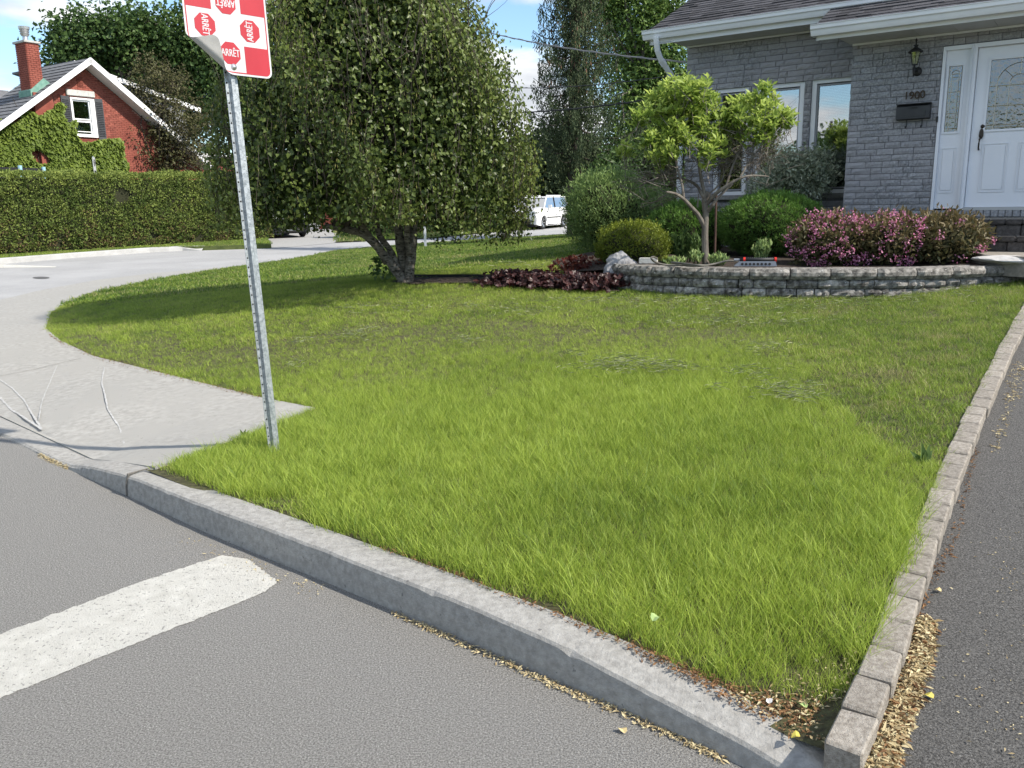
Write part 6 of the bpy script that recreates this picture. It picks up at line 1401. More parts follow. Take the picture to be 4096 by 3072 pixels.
P = []; A = []; T = []; ro = np.random.default_rng(31)
for x, y, r in blobs:
    c, R3 = pxblob(x, y, r, 9.6 + ro.uniform(-.25, .25)); m = int(2 + r * r * .009)
    for i in range(m):
        d = unit(ro.normal(size=3)); w = c + d * np.array(R3) * (ro.random() ** .5 * 1.12); st_ = ot * 0 + w + np.array([ro.normal() * .05, ro.normal() * .05, -.16]); 
        if i % 2 == 0: mb.tube([st_, w], [.004, .002], 3, cap=False)
        kk = ro.integers(6, 10); a0 = ro.uniform(0, 6.28); lt = ro.uniform(-.15, .25) + .25 * d[2]
        for j in range(kk):
            a = a0 + j * 2.4; el = ro.uniform(.15, 1.2); P.append(w + ro.normal(size=3) * .02); A.append([math.cos(a) * math.cos(el), math.sin(a) * math.cos(el), math.sin(el)]); T.append(.42 + lt + ro.uniform(-.15, .2))
for (x, y, r) in ((2600,720,120),(2700,700,100),(2960,620,120),(3040,640,90),(2880,660,70)):
    c, R3 = pxblob(x, y, r, 9.7)
    for i in range(70):
        s0 = c + unit(ro.normal(size=3)) * R3[0] * ro.random(); mb.tube([s0, s0 + ro.normal(size=3) * .10, s0 + np.array([ro.normal() * .22, ro.normal() * .12, ro.uniform(-.03, .16)])], [.0045, .003, .0015], 3, cap=False)
mb.build('trunk', BARK, orn)
P = np.array(P); L = ro.uniform(.06, .11, len(P)); leaf_mesh('leaves', P, np.array(A), unit(np.tile([0, 0, 1.], (len(P), 1)) + ro.normal(size=(len(P), 3)) * .3), L, L * .42, L_LIME, orn, tint=np.array(T), wide=.45, kind='stuff')
mb = MB(); a, b = atY(2858, 1062, 10.4), atY(2865, 770, 10.4); mb.tube([a, b], .014, 8); tag(mb.build('metal_rod', mat('rusty_iron', (.06,.035,.028), (.1,.06,.045), scale=20, rough=.8)), 'thin rusty metal rod standing upright behind the ornamental tree trunk', 'rod')
# ---------------------------------------------------------------- purple coral bells
LOB = [(math.cos(math.radians(a)) * (1 if i % 2 == 0 else .72), math.sin(math.radians(a)) * (1 if i % 2 == 0 else .72)) for i, a in enumerate(range(-150, 151, 30))]
def lobed(name, P, N, size, mt, parent, tint):
    n = len(P); N = unit(N); X = unit(np.cross(N, rng.normal(size=(n, 3)))); Y_ = np.cross(N, X); k = len(LOB) + 1; V = np.empty((n, k, 3)); V[:, 0] = P - N * size[:, None] * .12
    for i, (a, b) in enumerate(LOB): V[:, i + 1] = P + (X * a + Y_ * b) * size[:, None] / 2 + N * size[:, None] * (.05 * math.sin(i * 2.1)) 
    Fc = [(j * k, j * k + i, j * k + i + 1) for j in range(n) for i in range(1, k - 1)]
    o = matdata(name, V.reshape(-1, 3), Fc, mt, parent, 'stuff'); at_ = o.data.attributes.new('tint', 'FLOAT', 'POINT'); at_.data.foreach_set('value', np.repeat(np.clip(tint, 0, 1), k).astype(np.float32)); return o
def coral(label, pts, n, h, mt, size, seed, cat='plant', name='coral_bells', group=None):
    rr = np.random.default_rng(seed); pts = [onG(x, y) for x, y in pts]; e = empty(name, pts[len(pts) // 2], label, cat, group); Q = []
    for i in range(n):
        k = rr.uniform(0, len(pts) - 1.001); a = pts[int(k)] + (pts[int(k) + 1] - pts[int(k)]) * (k - int(k)); w = rr.normal(size=2) * .13; hh = h * (1 - min(1, (w @ w) / .09) * .6) * rr.uniform(.35, 1.1); Q.append([a[0] + w[0], a[1] + w[1], G(a[0], a[1]) + max(.03, hh)])
    Q = np.array(Q); lobed('leaves', Q, rr.normal(size=(n, 3)) * .45 + [0, -.45, .8], rr.uniform(size * .65, size * 1.25, n), mt, e, rr.random(n) ** 1.5)
    mb = MB()
    for q in Q[::4]: mb.tube([(q[0], q[1], G(q[0], q[1])), q], .003, 3, cap=False)
    mb.build('leaf_stalks', L_RED, e, kind='stuff'); return e
coral('dark purple coral bells, left mound at the end of the mulch strip', [(1985,1138),(2060,1142),(2140,1146),(2200,1150)], 480, .17, L_HEU, .085, 1, group='coral bells')
coral('dark purple coral bells, right mound against the end of the block wall', [(2230,1146),(2310,1155),(2380,1160),(2450,1158)], 430, .17, L_HEU, .09, 2, group='coral bells')
coral('bright red-leaved low plant behind the purple coral bells', [(2250,1100),(2300,1098),(2370,1092)], 170, .22, L_RED, .07, 3, name='red_leaf_plant')
# mulch strip and black lawn edging by the birch
ms = [onG(x, y) for x, y in [(1560,1128),(1660,1112),(1800,1112),(1990,1112),(2240,1100),(2440,1110),(2480,1168),(2250,1160),(1990,1142),(1800,1134),(1640,1140)]]
cdt('mulch_strip', [(p[0], p[1]) for p in ms], lambda x, y: G(x, y) + .012, MULCH, kind='structure', step=.2)
mb = MB(); P = [onG(x, 1110) for x in range(1650, 2020, 40)]; mb.tube([p + [0, 0, .02] for p in P], .022, 6); tag(mb.build('lawn_edging', TRIMB), 'black plastic lawn edging strip behind the mulch by the birch', 'edging')
# boulder, concrete brick, hose, sprinkler
def boulder(name, label, c, r, seed, mt, flat=.0):
    bm = bmesh.new(); bmesh.ops.create_icosphere(bm, subdivisions=4, radius=1)
    for v in bm.verts:
        q = 1 + .34 * noise.noise(v.co * 1.3 + Vector((seed, 0, 0))) + .10 * noise.noise(v.co * 4) + .04 * noise.noise(v.co * 11); v.co = Vector(c) + Vector((v.co.x * r[0], v.co.y * r[1], v.co.z * r[2])) * q
    me = bpy.data.meshes.new(name); bm.to_mesh(me); bm.free(); return tag(link(name, me, mt), label, 'rock')
c = atY(2478, 1090, 9.75); boulder('boulder', 'pale grey pointed boulder at the left end of the block wall', c, (.19, .17, .22), 4, mat('boulder_stone', (.19,.19,.2), (.34,.34,.35), scale=7, rough=.9, bump=.9, bscale=22))
a = atz(2597, 1056, WT); mb = MB(); mb.box((a[0], a[1] + .06, WT + .034), (.2, .095, .062), (unit(np.array([.95, -.3, 0])), unit(np.array([.3, .95, 0])), HZ)); tag(mb.build('concrete_brick', mat('pale_concrete', (.42,.41,.38), (.55,.54,.5), scale=20, rough=.9, bump=.4), bevel=.005), 'single pale concrete brick lying on the left end of the block wall', 'brick')
def wallpt(x, y, dz=0.0):
    p = atz(x, y, WT + dz); return p
hose = MB(); HP = [(3200,1040,.02),(3150,1043,.02),(3110,1048,.03),(2945,1050,.04),(2925,1043,.06),(2880,1053,.025),(2830,1063,.02),(2770,1066,.02),(2720,1062,.02),(2680,1055,.02),(2700,1060,.022),(2760,1060,.024),(2690,1063,.02),(2650,1060,.03),(2615,1048,.055),(2605,1032,.095),(2620,1030,.08)]
HP = [(2950,1046,.05),(2910,1043,.06),(2860,1055,.03),(2810,1063,.02),(2750,1063,.02),(2690,1052,.025),(2700,1050,.04),(2780,1060,.045),(2830,1062,.03),(2740,1061,.02),(2670,1060,.02),(2625,1050,.06),(2605,1033,.11),(2615,1028,.11),(2630,1036,.07)]
P = np.array([wallpt(*q) for q in HP]); Q = []
for i in range(len(P) - 1):
    p0, p1, p2, p3 = P[max(i - 1, 0)], P[i], P[i + 1], P[min(i + 2, len(P) - 1)]
    for t in np.linspace(0, 1, 8, endpoint=False): Q.append(.5 * (2 * p1 + (p2 - p0) * t + (2 * p0 - 5 * p1 + 4 * p2 - p3) * t * t + (3 * p1 - p0 - 3 * p2 + p3) * t ** 3))
hose.tube(Q, .0105, 8); tag(hose.build('garden_hose', mat('hose_grey', (.09,.085,.075), (.13,.125,.11), scale=10, rough=.55), smooth=True), 'grey-brown garden hose looping along the top of the block wall', 'hose')
sp = wallpt(3020, 1066); spk = empty('sprinkler', sp, 'grey and black oscillating sprinkler with red dials on the block wall', 'sprinkler'); a, b = wallpt(2935, 1068), wallpt(3108, 1068); d = unit(b - a); nn_ = np.array([-d[1], d[0], 0]); Ls = np.linalg.norm(b - a)
PLG = mat('sprinkler_grey', (.2,.22,.26), (.23,.25,.29), scale=5, rough=.5)
for off in (0, .09):
    mb = MB(); A0 = a + nn_ * off + [0, 0, .006]; mb.prism([A0, A0 + d * Ls, A0 + d * (Ls - .015) + HZ * .052, A0 + d * .06 + HZ * .052], nn_ * .012); mb.build('side_rail', PLG, spk, bevel=.003)
for i in range(8): mb = MB(); mb.lathe([(.0001,.0025),(.0135,.0025),(.0135,0)], a + d * (.085 + i * (Ls - .16) / 7) - nn_ * .0005 + [0, 0, .03], -nn_, 12); mb.build('round_hole', TRIMB, spk)
mb = MB(); c0 = a + d * .06 + nn_ * .05 + HZ * .072; mb.tube([c0, c0 + d * (Ls - .08)], .019, 12); mb.build('spray_tube', TRIMB, spk, smooth=True)
for i in range(14): mb = MB(); mb.tube([c0 + d * (.06 + i * .022) + HZ * .016, c0 + d * (.06 + i * .022) + HZ * .023], .003, 6); mb.build('nozzle', PLG, spk)
for t in (.035, Ls - .085): mb = MB(); mb.tube([c0 + d * t, c0 + d * (t + .022)], .025, 14); mb.build('red_dial', mat('dial_red', (.55,.03,.02), rough=.4), spk)
mb = MB(); mb.tube([c0 - d * .06, c0 - d * .0], .012, 10); mb.build('hose_connector', PLG, spk)
# kerb joints and chips
JD = mat('joint_dark', (.10,.095,.085), (.16,.15,.135), scale=60, rough=1)  # dark tone of the kerb joint and crack
for i, (x_, y_, x2, y2, h_) in enumerate(((-2.14, 4.41, -2.02, 4.55, .125), (.30, 2.355, .33, 2.39, .118))[:1]):
    P_ = [np.array([x_ - .004, y_ - .004, .0]), np.array([x_ + .004 * math.sin(i), y_ + .002, h_ * .5]), np.array([x_ + .012, y_ + .01, h_ - .004]), np.array([(x_ + x2) / 2 + .004, (y_ + y2) / 2, h_ + .0]), np.array([x2, y2, h_ + .001])]
    mb = MB(); mb.tube(P_, [.004, .006, .009, .004, .003], 5); mb.build('kerb_joint', JD)['kind'] = 'structure'
# ================================================================ GRASS
def grass_material():
    mt, t, N, L = nodes_of('grass_blade')
    o = N('ShaderNodeOutputMaterial'); b = N('ShaderNodeBsdfPrincipled'); b.inputs['Roughness'].default_value = .5; b.inputs['Specular IOR Level'].default_value = .3
    ti = N('ShaderNodeAttribute'); ti.attribute_name = 'tint'; to = N('ShaderNodeAttribute'); to.attribute_name = 'tone'; to.attribute_type = 'INSTANCER'; dr_ = N('ShaderNodeAttribute'); dr_.attribute_name = 'dry'; dr_.attribute_type = 'INSTANCER'
    def mp(s, a, b_, c, d):
        m_ = N('ShaderNodeMapRange'); m_.inputs[1].default_value = a; m_.inputs[2].default_value = b_; m_.inputs[3].default_value = c; m_.inputs[4].default_value = d; L(s, m_.inputs[0]); return m_.outputs[0]
    ad = N('ShaderNodeMath'); ad.operation = 'ADD'; ad.use_clamp = True; L(to.outputs['Fac'], ad.inputs[0]); L(mp(ti.outputs['Fac'], 0, 1, -.28, .28), ad.inputs[1])
    r = N('ShaderNodeValToRGB'); e = r.color_ramp.elements; e[0].position = 0; e[0].color = (.030, .075, .016, 1); e[1].position = 1; e[1].color = (.46, .56, .10, 1)
    for p, c in ((.3, (.085, .16, .03)), (.6, (.225, .32, .04))): q = e.new(p); q.color = (*c, 1)
    L(ad.outputs[0], r.inputs[0])
    m_ = N('ShaderNodeMix'); m_.data_type = 'RGBA'; L(r.outputs[0], m_.inputs[6]); m_.inputs[7].default_value = (.36, .33, .15, 1)
    gt = N('ShaderNodeMath'); gt.operation = 'ADD'; L(dr_.outputs['Fac'], gt.inputs[0]); L(ti.outputs['Fac'], gt.inputs[1]); L(mp(gt.outputs[0], .9, 1.15, 0, 1), m_.inputs[0])
    L(m_.outputs[2], b.inputs['Base Color']); tr = N('ShaderNodeBsdfTranslucent'); L(m_.outputs[2], tr.inputs[0]); ms = N('ShaderNodeMixShader'); ms.inputs[0].default_value = .38
    L(b.outputs[0], ms.inputs[1]); L(tr.outputs[0], ms.inputs[2]); L(ms.outputs[0], o.inputs[0]); return mt
GM = grass_material()
def tuft(seed, nb, h, w, rad, seg=3, curl=.5, lean=.2):
    r = np.random.default_rng(seed); V = []; Fc = []; T = []
    for i in range(nb):
        a = r.uniform(0, 6.283); d = rad * r.random() ** .5; x, y = d * math.cos(a), d * math.sin(a); H = h * r.uniform(.55, 1.1); ww = w * r.uniform(.7, 1.2)
        la = r.uniform(0, 6.283); ln = np.array([math.cos(la), math.sin(la)]) * r.uniform(.05, lean + .1); cu = r.uniform(.1, curl) * H; sa = r.uniform(0, 6.283); s = np.array([math.cos(sa), math.sin(sa), 0]); k = len(V)
        for j in range(seg + 1):
            t = j / seg; c = np.array([x, y, 0]) + np.array([ln[0] * H * t + cu * ln[0] / (np.linalg.norm(ln) + 1e-6) * t * t, ln[1] * H * t + cu * ln[1] / (np.linalg.norm(ln) + 1e-6) * t * t, H * (t - .12 * curl * t * t)])
            if j < seg: q = ww * (1 - .55 * t) / 2; V += [c - s * q, c + s * q]
            else: V.append(c)
        for j in range(seg - 1): Fc.append((k + 2 * j, k + 2 * j + 1, k + 2 * j + 3, k + 2 * j + 2))
        Fc.append((k + 2 * seg - 2, k + 2 * seg - 1, k + 2 * seg)); T += [r.random()] * (2 * seg + 1)
    me = bpy.data.meshes.new('tuft'); me.from_pydata([tuple(v) for v in V], [], Fc); me.update(); me.attributes.new('tint', 'FLOAT', 'POINT').data.foreach_set('value', np.array(T, np.float32)); me.materials.append(GM)
    o = bpy.data.objects.new('tuft', me); return o
def scatter(name, P, scl, tone, dry, col_objs, label=None, tilt=.12, seed=0, rotz=None):
    r = np.random.default_rng(seed); n = len(P); me = bpy.data.meshes.new(name); me.vertices.add(n); me.vertices.foreach_set('co', np.asarray(P, np.float32).reshape(-1))
    rot = np.c_[r.normal(size=n) * tilt, r.normal(size=n) * tilt, r.uniform(0, 6.283, n) if rotz is None else rotz].astype(np.float32)
    for nm, ty, arr in (('scl', 'FLOAT', scl), ('tone', 'FLOAT', tone), ('dry', 'FLOAT', dry)): me.attributes.new(nm, ty, 'POINT').data.foreach_set('value', np.asarray(arr, np.float32))
    me.attributes.new('rot', 'FLOAT_VECTOR', 'POINT').data.foreach_set('vector', rot.reshape(-1))
    o = bpy.data.objects.new(name, me); COL.objects.link(o); me.materials.append(col_objs[0].data.materials[0])
    cl = bpy.data.collections.new(name + '_tufts')
    for q in col_objs: cl.objects.link(q)
    ng = bpy.data.node_groups.new(name, 'GeometryNodeTree'); ng.interface.new_socket('Geometry', in_out='INPUT', socket_type='NodeSocketGeometry'); ng.interface.new_socket('Geometry', in_out='OUTPUT', socket_type='NodeSocketGeometry')
    N, L = ng.nodes.new, ng.links.new; gi, go = N('NodeGroupInput'), N('NodeGroupOutput'); mp = N('GeometryNodeMeshToPoints'); ip = N('GeometryNodeInstanceOnPoints'); ci = N('GeometryNodeCollectionInfo')
    ci.inputs[0].default_value = cl; ci.inputs[1].default_value = True; ci.inputs[2].default_value = True; ip.inputs['Pick Instance'].default_value = True
    ri = N('FunctionNodeRandomValue'); ri.data_type = 'INT'; ri.inputs['Min'].default_value = 0; ri.inputs['Max'].default_value = len(col_objs) - 1
    ar = N('GeometryNodeInputNamedAttribute'); ar.data_type = 'FLOAT_VECTOR'; ar.inputs[0].default_value = 'rot'; asc = N('GeometryNodeInputNamedAttribute'); asc.data_type = 'FLOAT'; asc.inputs[0].default_value = 'scl'
    L(gi.outputs[0], mp.inputs[0]); L(mp.outputs[0], ip.inputs[0]); L(ci.outputs[0], ip.inputs[2]); L([s for s in ri.outputs if s.enabled and s.type == 'INT'][0] if any(s.type == 'INT' for s in ri.outputs) else ri.outputs[2], ip.inputs['Instance Index'])
    L(ar.outputs[0], ip.inputs['Rotation']); L(asc.outputs[0], ip.inputs['Scale']); L(ip.outputs[0], go.inputs[0]); md = o.modifiers.new('scatter', 'NODES'); md.node_group = ng
    o['kind'] = 'stuff'
    if label: o['label'] = label
    return o
rg = np.random.default_rng(77)
def n2(x, y, s, o=0): return np.array([noise.noise(Vector((a * s + o, b * s - o, o))) for a, b in zip(x, y)])
def pxpoly(P): return [tuple(onG(x, y)[:2]) for x, y in P]
LONG = pxpoly([(600,1875),(1270,1620),(1037,1580),(685,1495),(370,1415),(241,1355),(330,1335),(480,1345),(700,1400),(950,1390),(1250,1330),(1500,1290),(1800,1288),(2100,1300),(2500,1325),(2900,1335),(3130,1355),(3230,1440),(3320,1540),(3440,1600),(3500,1690),(3620,1760),(3720,1850),(3800,1880),(3703,2055),(3486,2550),(3310,2985),(3350,3040),(3150,2960),(2950,2870),(2772,2745),(2400,2550),(1600,2230),(1112,2062)])
LAWN = [(p[0], p[1]) for p in sw_in[:-1]][::-1] + kerb_off(.178) + [(.83,2.02)] + lawn_poly[lawn_poly.index((.86,1.93)) + 1:]
EXC = [[(p[0], p[1]) for p in ms], bed_poly, [(x, y + .02) for x, y in wpts] + [(7.2, 12), (1.2, 12)]]
def lawn_points(dens, x0, x1, y0, y1):
    n = int(dens * (x1 - x0) * (y1 - y0)); x = rg.uniform(x0, x1, n); y = rg.uniform(y0, y1, n); k = inside(LAWN, x, y)
    for e_ in EXC: k &= ~inside(e_, x, y)
    k &= (np.abs(x) < (y + 1.6) * .70 + .35)
    return x[k], y[k]
BARE = [(onG(3290,2900), .13, .8), (onG(3180,2850), .09, .6), (onG(3330,2700), .08, .6), (onG(3010,2790), .06, .4), (onG(3520,1500), .22, .35), (onG(3560,1330), .12, .3)]
# --- long bright grass
x, y = lawn_points(2300, -5.6, 4.2, 1.8, 9.6); k = inside(LONG, x, y)
if True:
    lx = np.array([p[0] for p in LONG]); ly_ = np.array([p[1] for p in LONG])
    wob = n2(x, y, 1.3, 3) * .35; k = inside(LONG, x + wob, y + wob * .8)
    far = rg.random(len(x)) < np.clip(1.35 - y * .09, .5, 1); k &= far
    for c, r_, s_ in BARE: k &= ~((np.hypot(x - c[0], y - c[1]) < r_ * (1 + n2(x, y, 6, 1) * .8)) & (rg.random(len(x)) < s_))
xl, yl = x[k], y[k]; hn = n2(xl, yl, 1.6, 8); cl2 = n2(xl, yl, 6, 4); big_ = n2(xl, yl, .55, 11)
blue = .25 * np.clip(n2(xl, yl, 1.3, 21) * 1.6 - .15, 0, .5)
for c, r_ in ((onG(2900,1800), .75), (onG(2450,2040), .55), (onG(3000,2000), .45)): blue = np.maximum(blue, .42 * np.clip(1.3 - np.hypot(xl - c[0], yl - c[1]) / r_ + .5 * cl2, 0, 1))
tall = np.clip((9.3 - yl) / 4.5, .42, 1)
def sdist(poly, X, Y):
    d = np.full(len(X), 9.)
    for (ax_, ay), (bx, by) in zip(poly, poly[1:]):
        vx, vy = bx - ax_, by - ay; t = np.clip(((X - ax_) * vx + (Y - ay) * vy) / (vx * vx + vy * vy + 1e-9), 0, 1); d = np.minimum(d, np.hypot(X - ax_ - t * vx, Y - ay - t * vy))
    return d
UPB = LONG[5:24]; edge_d = sdist(UPB, xl, yl); edf = np.clip(edge_d / .9, 0, 1)
scl = (.62 + .38 * edf) * (.78 + .25 * hn + .14 * cl2 + rg.uniform(-.14, .16, len(xl))) * tall
tone0_ = edf
for c, r_, s_ in BARE: d_ = np.hypot(xl - c[0], yl - c[1]); scl *= 1 - .4 * np.clip(1 - d_ / (r_ * 1.6), 0, 1)
tone = .76 + .16 * big_ - .42 * blue + .06 * cl2 + rg.uniform(-.14, .14, len(xl)) + .05 * np.clip(6 - yl, -2, 2) * .3
zl = Gv(xl, yl) - .012
tl = [tuft(i, 12, .104, .0027, .05, 3, .55, .24) for i in range(12)] + [tuft(300 + i, 5, .16, .003, .05, 4, 1.0, .45) for i in range(2)]
tone += .05 * (1 - tone0_)
scatter('long_grass', np.c_[xl, yl, zl], scl, tone, np.full(len(xl), .03), tl, 'long bright green unmown grass over the front of the lawn', .10, 1)
# --- mown grass, near and far
x, y = lawn_points(1300, -7.6, 6.5, 2.8, 13.5); wob = n2(x, y, 1.3, 3) * .35; k = ~inside(LONG, x + wob, y + wob * .8); k |= rg.random(len(x)) < .22
k &= rg.random(len(x)) < np.clip(1.5 - y * .085, .35, 1)
for c, r_, s_ in BARE: k &= ~((np.hypot(x - c[0], y - c[1]) < r_) & (rg.random(len(x)) < s_))
xm, ym = x[k], y[k]; a = n2(xm, ym, 1.1, 2); b = n2(xm, ym, 4.5, 6); str_ = np.array([noise.noise(Vector((p * 1.2, q * 5, 9))) for p, q in zip(xm, ym)])
right = np.clip((xm - .8) / 2.5, 0, 1); dry = np.clip(.10 + .40 * np.clip(b + .1, 0, 1) * right + .35 * np.clip(str_, 0, 1) + .12 * a, .02, .75)
for c, r_ in ((onG(3560,1500), .5), (onG(3700,1420), .4), (onG(3450,1640), .35), (onG(3800,1340), .35), (onG(3350,1240), .5)): dry += .45 * np.clip(1 - np.hypot((xm - c[0]), (ym - c[1]) * 1.6) / r_, 0, 1) * (.6 + b)
tone = .60 + .15 * a + .17 * b + .12 * str_ + rg.uniform(-.09, .09, len(xm)) + .10 * (1 - right)
tm = [tuft(50 + i, 12, .042, .0032, .04, 2, .6, .55) for i in range(8)]
scatter('mown_grass', np.c_[xm, ym, Gv(xm, ym) - .012], .85 + .3 * b + rg.uniform(-.15, .25, len(xm)), tone, dry, tm, 'short mown grass with dry patches towards the wall and driveway', .2, 2)
x, y = lawn_points(130, -9, 17, 12.8, 46); xf, yf = x, y; a = n2(xf, yf, .8, 2); str_ = np.array([noise.noise(Vector((p * .5, q * 2.2, 9))) for p, q in zip(xf, yf)])
tf = [tuft(80 + i, 20, .06, .013, .11, 2, .6, .6) for i in range(5)]
scatter('far_lawn_grass', np.c_[xf, yf, Gv(xf, yf) - .01], .8 + rg.uniform(-.2, .3, len(xf)), .46 + .14 * a + .2 * str_ + rg.uniform(-.1, .1, len(xf)), np.clip(.15 + .5 * str_, 0, .6), tf, 'mown grass sloping down to the street behind the birch', .2, 3)
# --- verges across the street
def poly_scatter(name, poly, zf, dens, tufts, tone0, label, seed, smul=1.0):
    xs, ys = [p[0] for p in poly], [p[1] for p in poly]; n = int(dens * (max(xs) - min(xs)) * (max(ys) - min(ys))); n = min(n, 60000); x = rg.uniform(min(xs), max(xs), n); y = rg.uniform(min(ys), max(ys), n); k = inside(poly, x, y); x, y = x[k], y[k]
    z = np.array([zf(a, b) for a, b in zip(x, y)]); scatter(name, np.c_[x, y, z], smul * (.8 + rg.uniform(-.2, .3, len(x))), tone0 + .2 * n2(x, y, .5, 2) + rg.uniform(-.1, .1, len(x)), np.clip(.2 + .3 * n2(x, y, 1, 1), 0, .5), tufts, label, .2, seed)
vp2 = kin + [tuple(atz(1085, 982, .15)[:2]), tuple(HW1 + hdir * .8), tuple(HW0 - hdir * 2)]
poly_scatter('verge_grass', vp2, lambda x, y: roadz(x, y) + .145, 90, tf, .55, 'strip of grass between the cedar hedge and the far kerb', 4)
poly_scatter('far_verge_grass', v2, lambda x, y: roadz(x, y) + .05, 12, [tuft(90 + i, 26, .1, .03, .25, 2, .5, .6) for i in range(3)], .5, 'grass strip under the low hedge across the street', 5, 1.3)
# --- weeds and loose clippings
w = onG(3690, 1850); wd = empty('broadleaf_weed', w, 'broad-leaved weed with upright pale leaves where long grass meets the paver edging', 'weed')
A = np.array([[-.15,-.2,1],[.25,-.1,1],[.6,.2,.7],[-.5,.1,.6]]); leaf_mesh('leaves', np.tile(w - [0,0,.01], (4, 1)), A, np.tile([.2, -.9, .2], (4, 1)), np.array([.12,.11,.09,.09]), np.array([.045,.042,.035,.035]), L_GRN, wd, tint=np.array([.8,.9,.5,.6]), kind=None)
w = onG(975, 1748, G); wd = empty('broadleaf_weed', w, 'small weed leaf poking above the grass by the sign post', 'weed'); leaf_mesh('leaves', np.tile(w, (3, 1)), np.array([[.3,0,1],[-.4,.2,.8],[.5,.3,.6]]), np.tile([0, -1, .3], (3, 1)), .055, .02, L_GRN, wd, kind=None)
CLIP = leafmat('dry_clipping', (.14,.18,.08), (.40,.42,.25), .15, .8)
P = []; A = []; L = []
piles = [(2420,1490,90,20,260),(2510,1470,60,14,160),(2600,1490,100,18,240),(2700,1500,60,14,140),(3000,1520,60,14,150),(3130,1590,90,22,260),(3190,1625,70,12,160),(1400,1365,90,14,170),(1850,1385,50,8,90),(1480,1345,50,10,90),(1210,1385,50,12,90),(1170,1480,30,8,50),(2860,1580,20,8,40),(3050,1420,80,14,130),(2300,1450,40,8,60),(3480,1190,240,16,420),(3700,1160,200,18,330),(2750,1210,300,14,380),(3150,1230,300,14,330),(2400,1205,160,10,160),(2100,1250,140,10,150),(1250,1060,120,6,120),(2050,1060,150,14,260),(1500,1240,160,12,170),(2900,1290,260,18,300),(1900,1230,160,10,140),(3000,1300,200,12,220)]
for (px_, py_, wx, wy, n) in piles:
    for i in range(int(n * .6)):
        q = onG(px_ + rg.normal() * wx * .8, py_ + rg.normal() * wy * .9); hgt = (.075 if inside(LONG, [q[0]], [q[1]])[0] else .03) * rg.uniform(.7, 1.15); P.append([q[0], q[1], q[2] + hgt]); a = rg.uniform(0, 6.283); A.append([math.cos(a), math.sin(a) * .6, rg.normal() * .12]); L.append(rg.uniform(.03, .09) * (1 + max(0, q[1] - 8) * .1))
P = np.array(P); leaf_mesh('grass_clippings', P, np.array(A), unit(rg.normal(size=(len(P), 3)) * .5 + [0, 0, 1]), np.array(L), .0035 + .0006 * np.clip(P[:, 1] - 5, 0, 8), CLIP, None, kind='stuff', wide=.5)['label'] = 'dry grey-green grass clippings lying in matted clumps on the lawn'
# --- leaf litter and maple keys
LIT = leafmat('litter', (.30,.22,.11), (.66,.58,.36), .2, .8); LITB = leafmat('litter_brown', (.10,.05,.025), (.3,.17,.08), .15, .85)
def litter(name, label, gen, n, size, mt=LIT, seed=1):
    r = np.random.default_rng(seed); P = np.array([gen(r) for _ in range(n)]); a = r.uniform(0, 6.283, n); o = leaf_mesh(name, P, np.c_[np.cos(a), np.sin(a), r.normal(size=n) * .25], unit(np.c_[r.normal(size=(n, 2)) * .45, np.ones(n)]), size * np.exp(r.normal(size=n) * .3), r.uniform(size * .25, size * .6, n), mt, None, kind='stuff', wide=.55); o['label'] = label; return o
def inq(px, f, dz=.003, pile=.0, pw=1.0):
    """random point in a pixel strip given as left/right edge pairs from top to bottom"""
    def g(r):
        t = r.random() ** pw * (len(px) - 1.0001); i = int(t); a, b = np.array(px[i]), np.array(px[i + 1]); e = a + (b - a) * (t - i); u = np.clip(.5 + r.normal() * .27, 0, 1); q = onG(e[0] + (e[2] - e[0]) * u, e[1] + (e[3] - e[1]) * u, f); return (q[0], q[1], f(q[0], q[1]) + dz + pile * r.random() * (1 - abs(2 * u - 1)))
    return g
strip_e = [(3668,2478,3738,2490),(3640,2560,3742,2590),(3590,2690,3700,2740),(3540,2830,3660,2850),(3480,2960,3610,2980),(3450,3050,3580,3090),(3420,3130,3560,3170)]
litter('leaf_litter', 'thick strip of pale dried maple keys between the paver edging and driveway', inq(strip_e, drz, .004, .02), 5200, .019, LIT, 1)
litter('brown_leaf_litter', 'brown leaf bits mixed into the dried maple keys', inq(strip_e, drz, .006, .02), 700, .02, LITB, 2)
litter('leaf_litter', 'scattered dried maple keys along the upper driveway edge', inq([(4060,1440,4130,1470),(4030,1510,4096,1560),(4020,1600,4060,1620),(3960,1800,3990,1820)], drz, .003, .004), 260, .018, LIT, 3)
litter('leaf_litter', 'line of dried maple keys in the gutter at the kerb foot', inq([(1560,2445,1600,2475),(1760,2530,1790,2560),(2000,2635,2015,2665),(2220,2730,2225,2765),(2450,2820,2450,2860),(2700,2935,2700,2965),(2900,3030,2890,3055)], lambda x, y: 0.0, .004, .008), 900, .014, LIT, 4)
litter('leaf_litter', 'few dried bits on the asphalt under the middle of the kerb', inq([(780,2130,700,2180),(1000,2215,900,2270),(1180,2290,1080,2330),(1330,2350,1240,2400)], lambda x, y: 0.0, .003, .0), 110, .012, LIT, 5)
litter('leaf_litter', 'small heap of tan seeds at the chipped kerb corner', inq([(150,1825,165,1815),(200,1852,215,1835),(240,1868,262,1850),(268,1880,285,1868)], lambda x, y: 0.0, .003, .012), 900, .011, LIT, 6)
litter('leaf_litter', 'dried bits and brown leaves on the bare soil at the lawn corner', inq([(2500,2560,2520,2610),(2700,2640,2760,2720),(2900,2720,2980,2840),(3050,2760,3150,2930),(3200,2780,3300,2990),(3380,2780,3340,2995)], G, .004, .012, .7), 800, .015, LITB, 7)
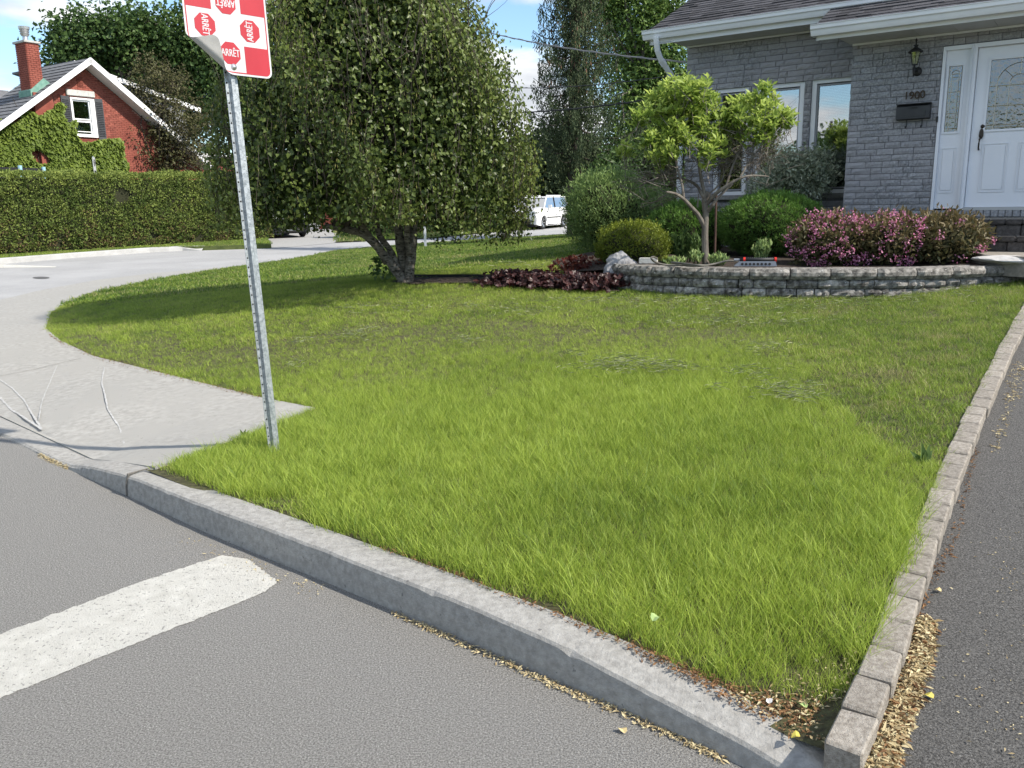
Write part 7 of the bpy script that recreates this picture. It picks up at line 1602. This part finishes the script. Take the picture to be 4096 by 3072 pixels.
litter('leaf_litter', 'pale petals and keys on the bare soil at the lawn corner', inq([(2900,2780,2980,2840),(3050,2760,3150,2930),(3200,2700,3300,2990),(3400,2560,3330,2990),(3450,2500,3400,2800)], G, .008, .02), 330, .014, LIT, 8)
litter('leaf_litter', 'bits caught along the inner edge of the kerb and pavers', inq([(1500,2180,1530,2200),(1850,2300,1880,2330),(2300,2480,2330,2520),(2600,2600,2620,2650),(2900,2770,2950,2830)], G, .006, .006), 500, .013, LITB, 9)
litter('leaf_litter', 'dry bits along the outer side of the paver row', inq([(3611,2592,3640,2592),(3700,2360,3730,2365),(3796,2166,3830,2170),(3850,1960,3880,1960),(3889,1796,3920,1800)], drz, .003, .002), 300, .014, LITB, 10)
litter('leaf_litter', 'fine bits on the sidewalk edge along the grass curve', inq([(190,1330,200,1345),(250,1385,262,1372),(390,1440,395,1425),(520,1475,530,1455),(700,1520,710,1500),(900,1565,910,1550),(1040,1595,1050,1580)], SZ, .003, .004), 900, .012, LITB, 11)
litter('leaf_litter', 'sparse pale specks scattered over the driveway', inq([(3900,2100,4200,2100),(3800,2400,4200,2400),(3750,2700,4200,2700),(3650,3000,4200,3050)], drz, .003, 0), 120, .011, LIT, 12)
for i, (px_, py_, f, lab, mt_, s_) in enumerate(((3712,2794,drz,'yellow fallen leaf lying alone on the dark driveway','yel',.035),(3613,2836,drz,'yellow-green fallen leaf on the strip of dried keys','yel',.035),(2489,2930,lambda x,y:0.0,'tan fallen leaf on the street below the kerb','tan',.032),(3182,2955,G,'crumpled yellow leaf at the kerb corner of the lawn','yel',.035),(3070,2810,G,'white petal-like scrap lying on the soil near the kerb','wht',.035),(3750,2370,drz,'pale curled leaf pair on the driveway beside the pavers','tan',.03),(2620,2480,lambda x,y:G(x,y)+.08,'small pale green maple leaf caught in the long grass','grn',.05),(3210,2830,lambda x,y:G(x,y)+.01,'round greenish leaf on bare soil at the lawn corner','grn',.03))):
    q = onG(px_, py_, f); mm = {'yel': mat('yellow_leaf', (.42,.36,.07), rough=.6), 'tan': mat('tan_leaf', (.5,.4,.2), rough=.7), 'wht': mat('white_scrap', (.7,.7,.68), rough=.7), 'grn': mat('pale_green_leaf', (.3,.4,.15), rough=.6)}[mt_]
    a = i * 1.3; mb = MB(); k = 8; V = [(q[0], q[1], q[2] + .012)] + [(q[0] + s_ * .5 * math.cos(t) * math.cos(a) - s_ * .3 * math.sin(t) * math.sin(a), q[1] + s_ * .5 * math.cos(t) * math.sin(a) + s_ * .3 * math.sin(t) * math.cos(a), q[2] + .005 + .006 * (1 + math.sin(2 * t))) for t in np.linspace(0, 2 * math.pi, k, endpoint=False)]
    mb.add(V, [(0, 1 + j, 1 + (j + 1) % k) for j in range(k)]); tag(mb.build('fallen_leaf' if mt_ != 'wht' else 'scrap', mm), lab, 'leaf' if mt_ != 'wht' else 'scrap')
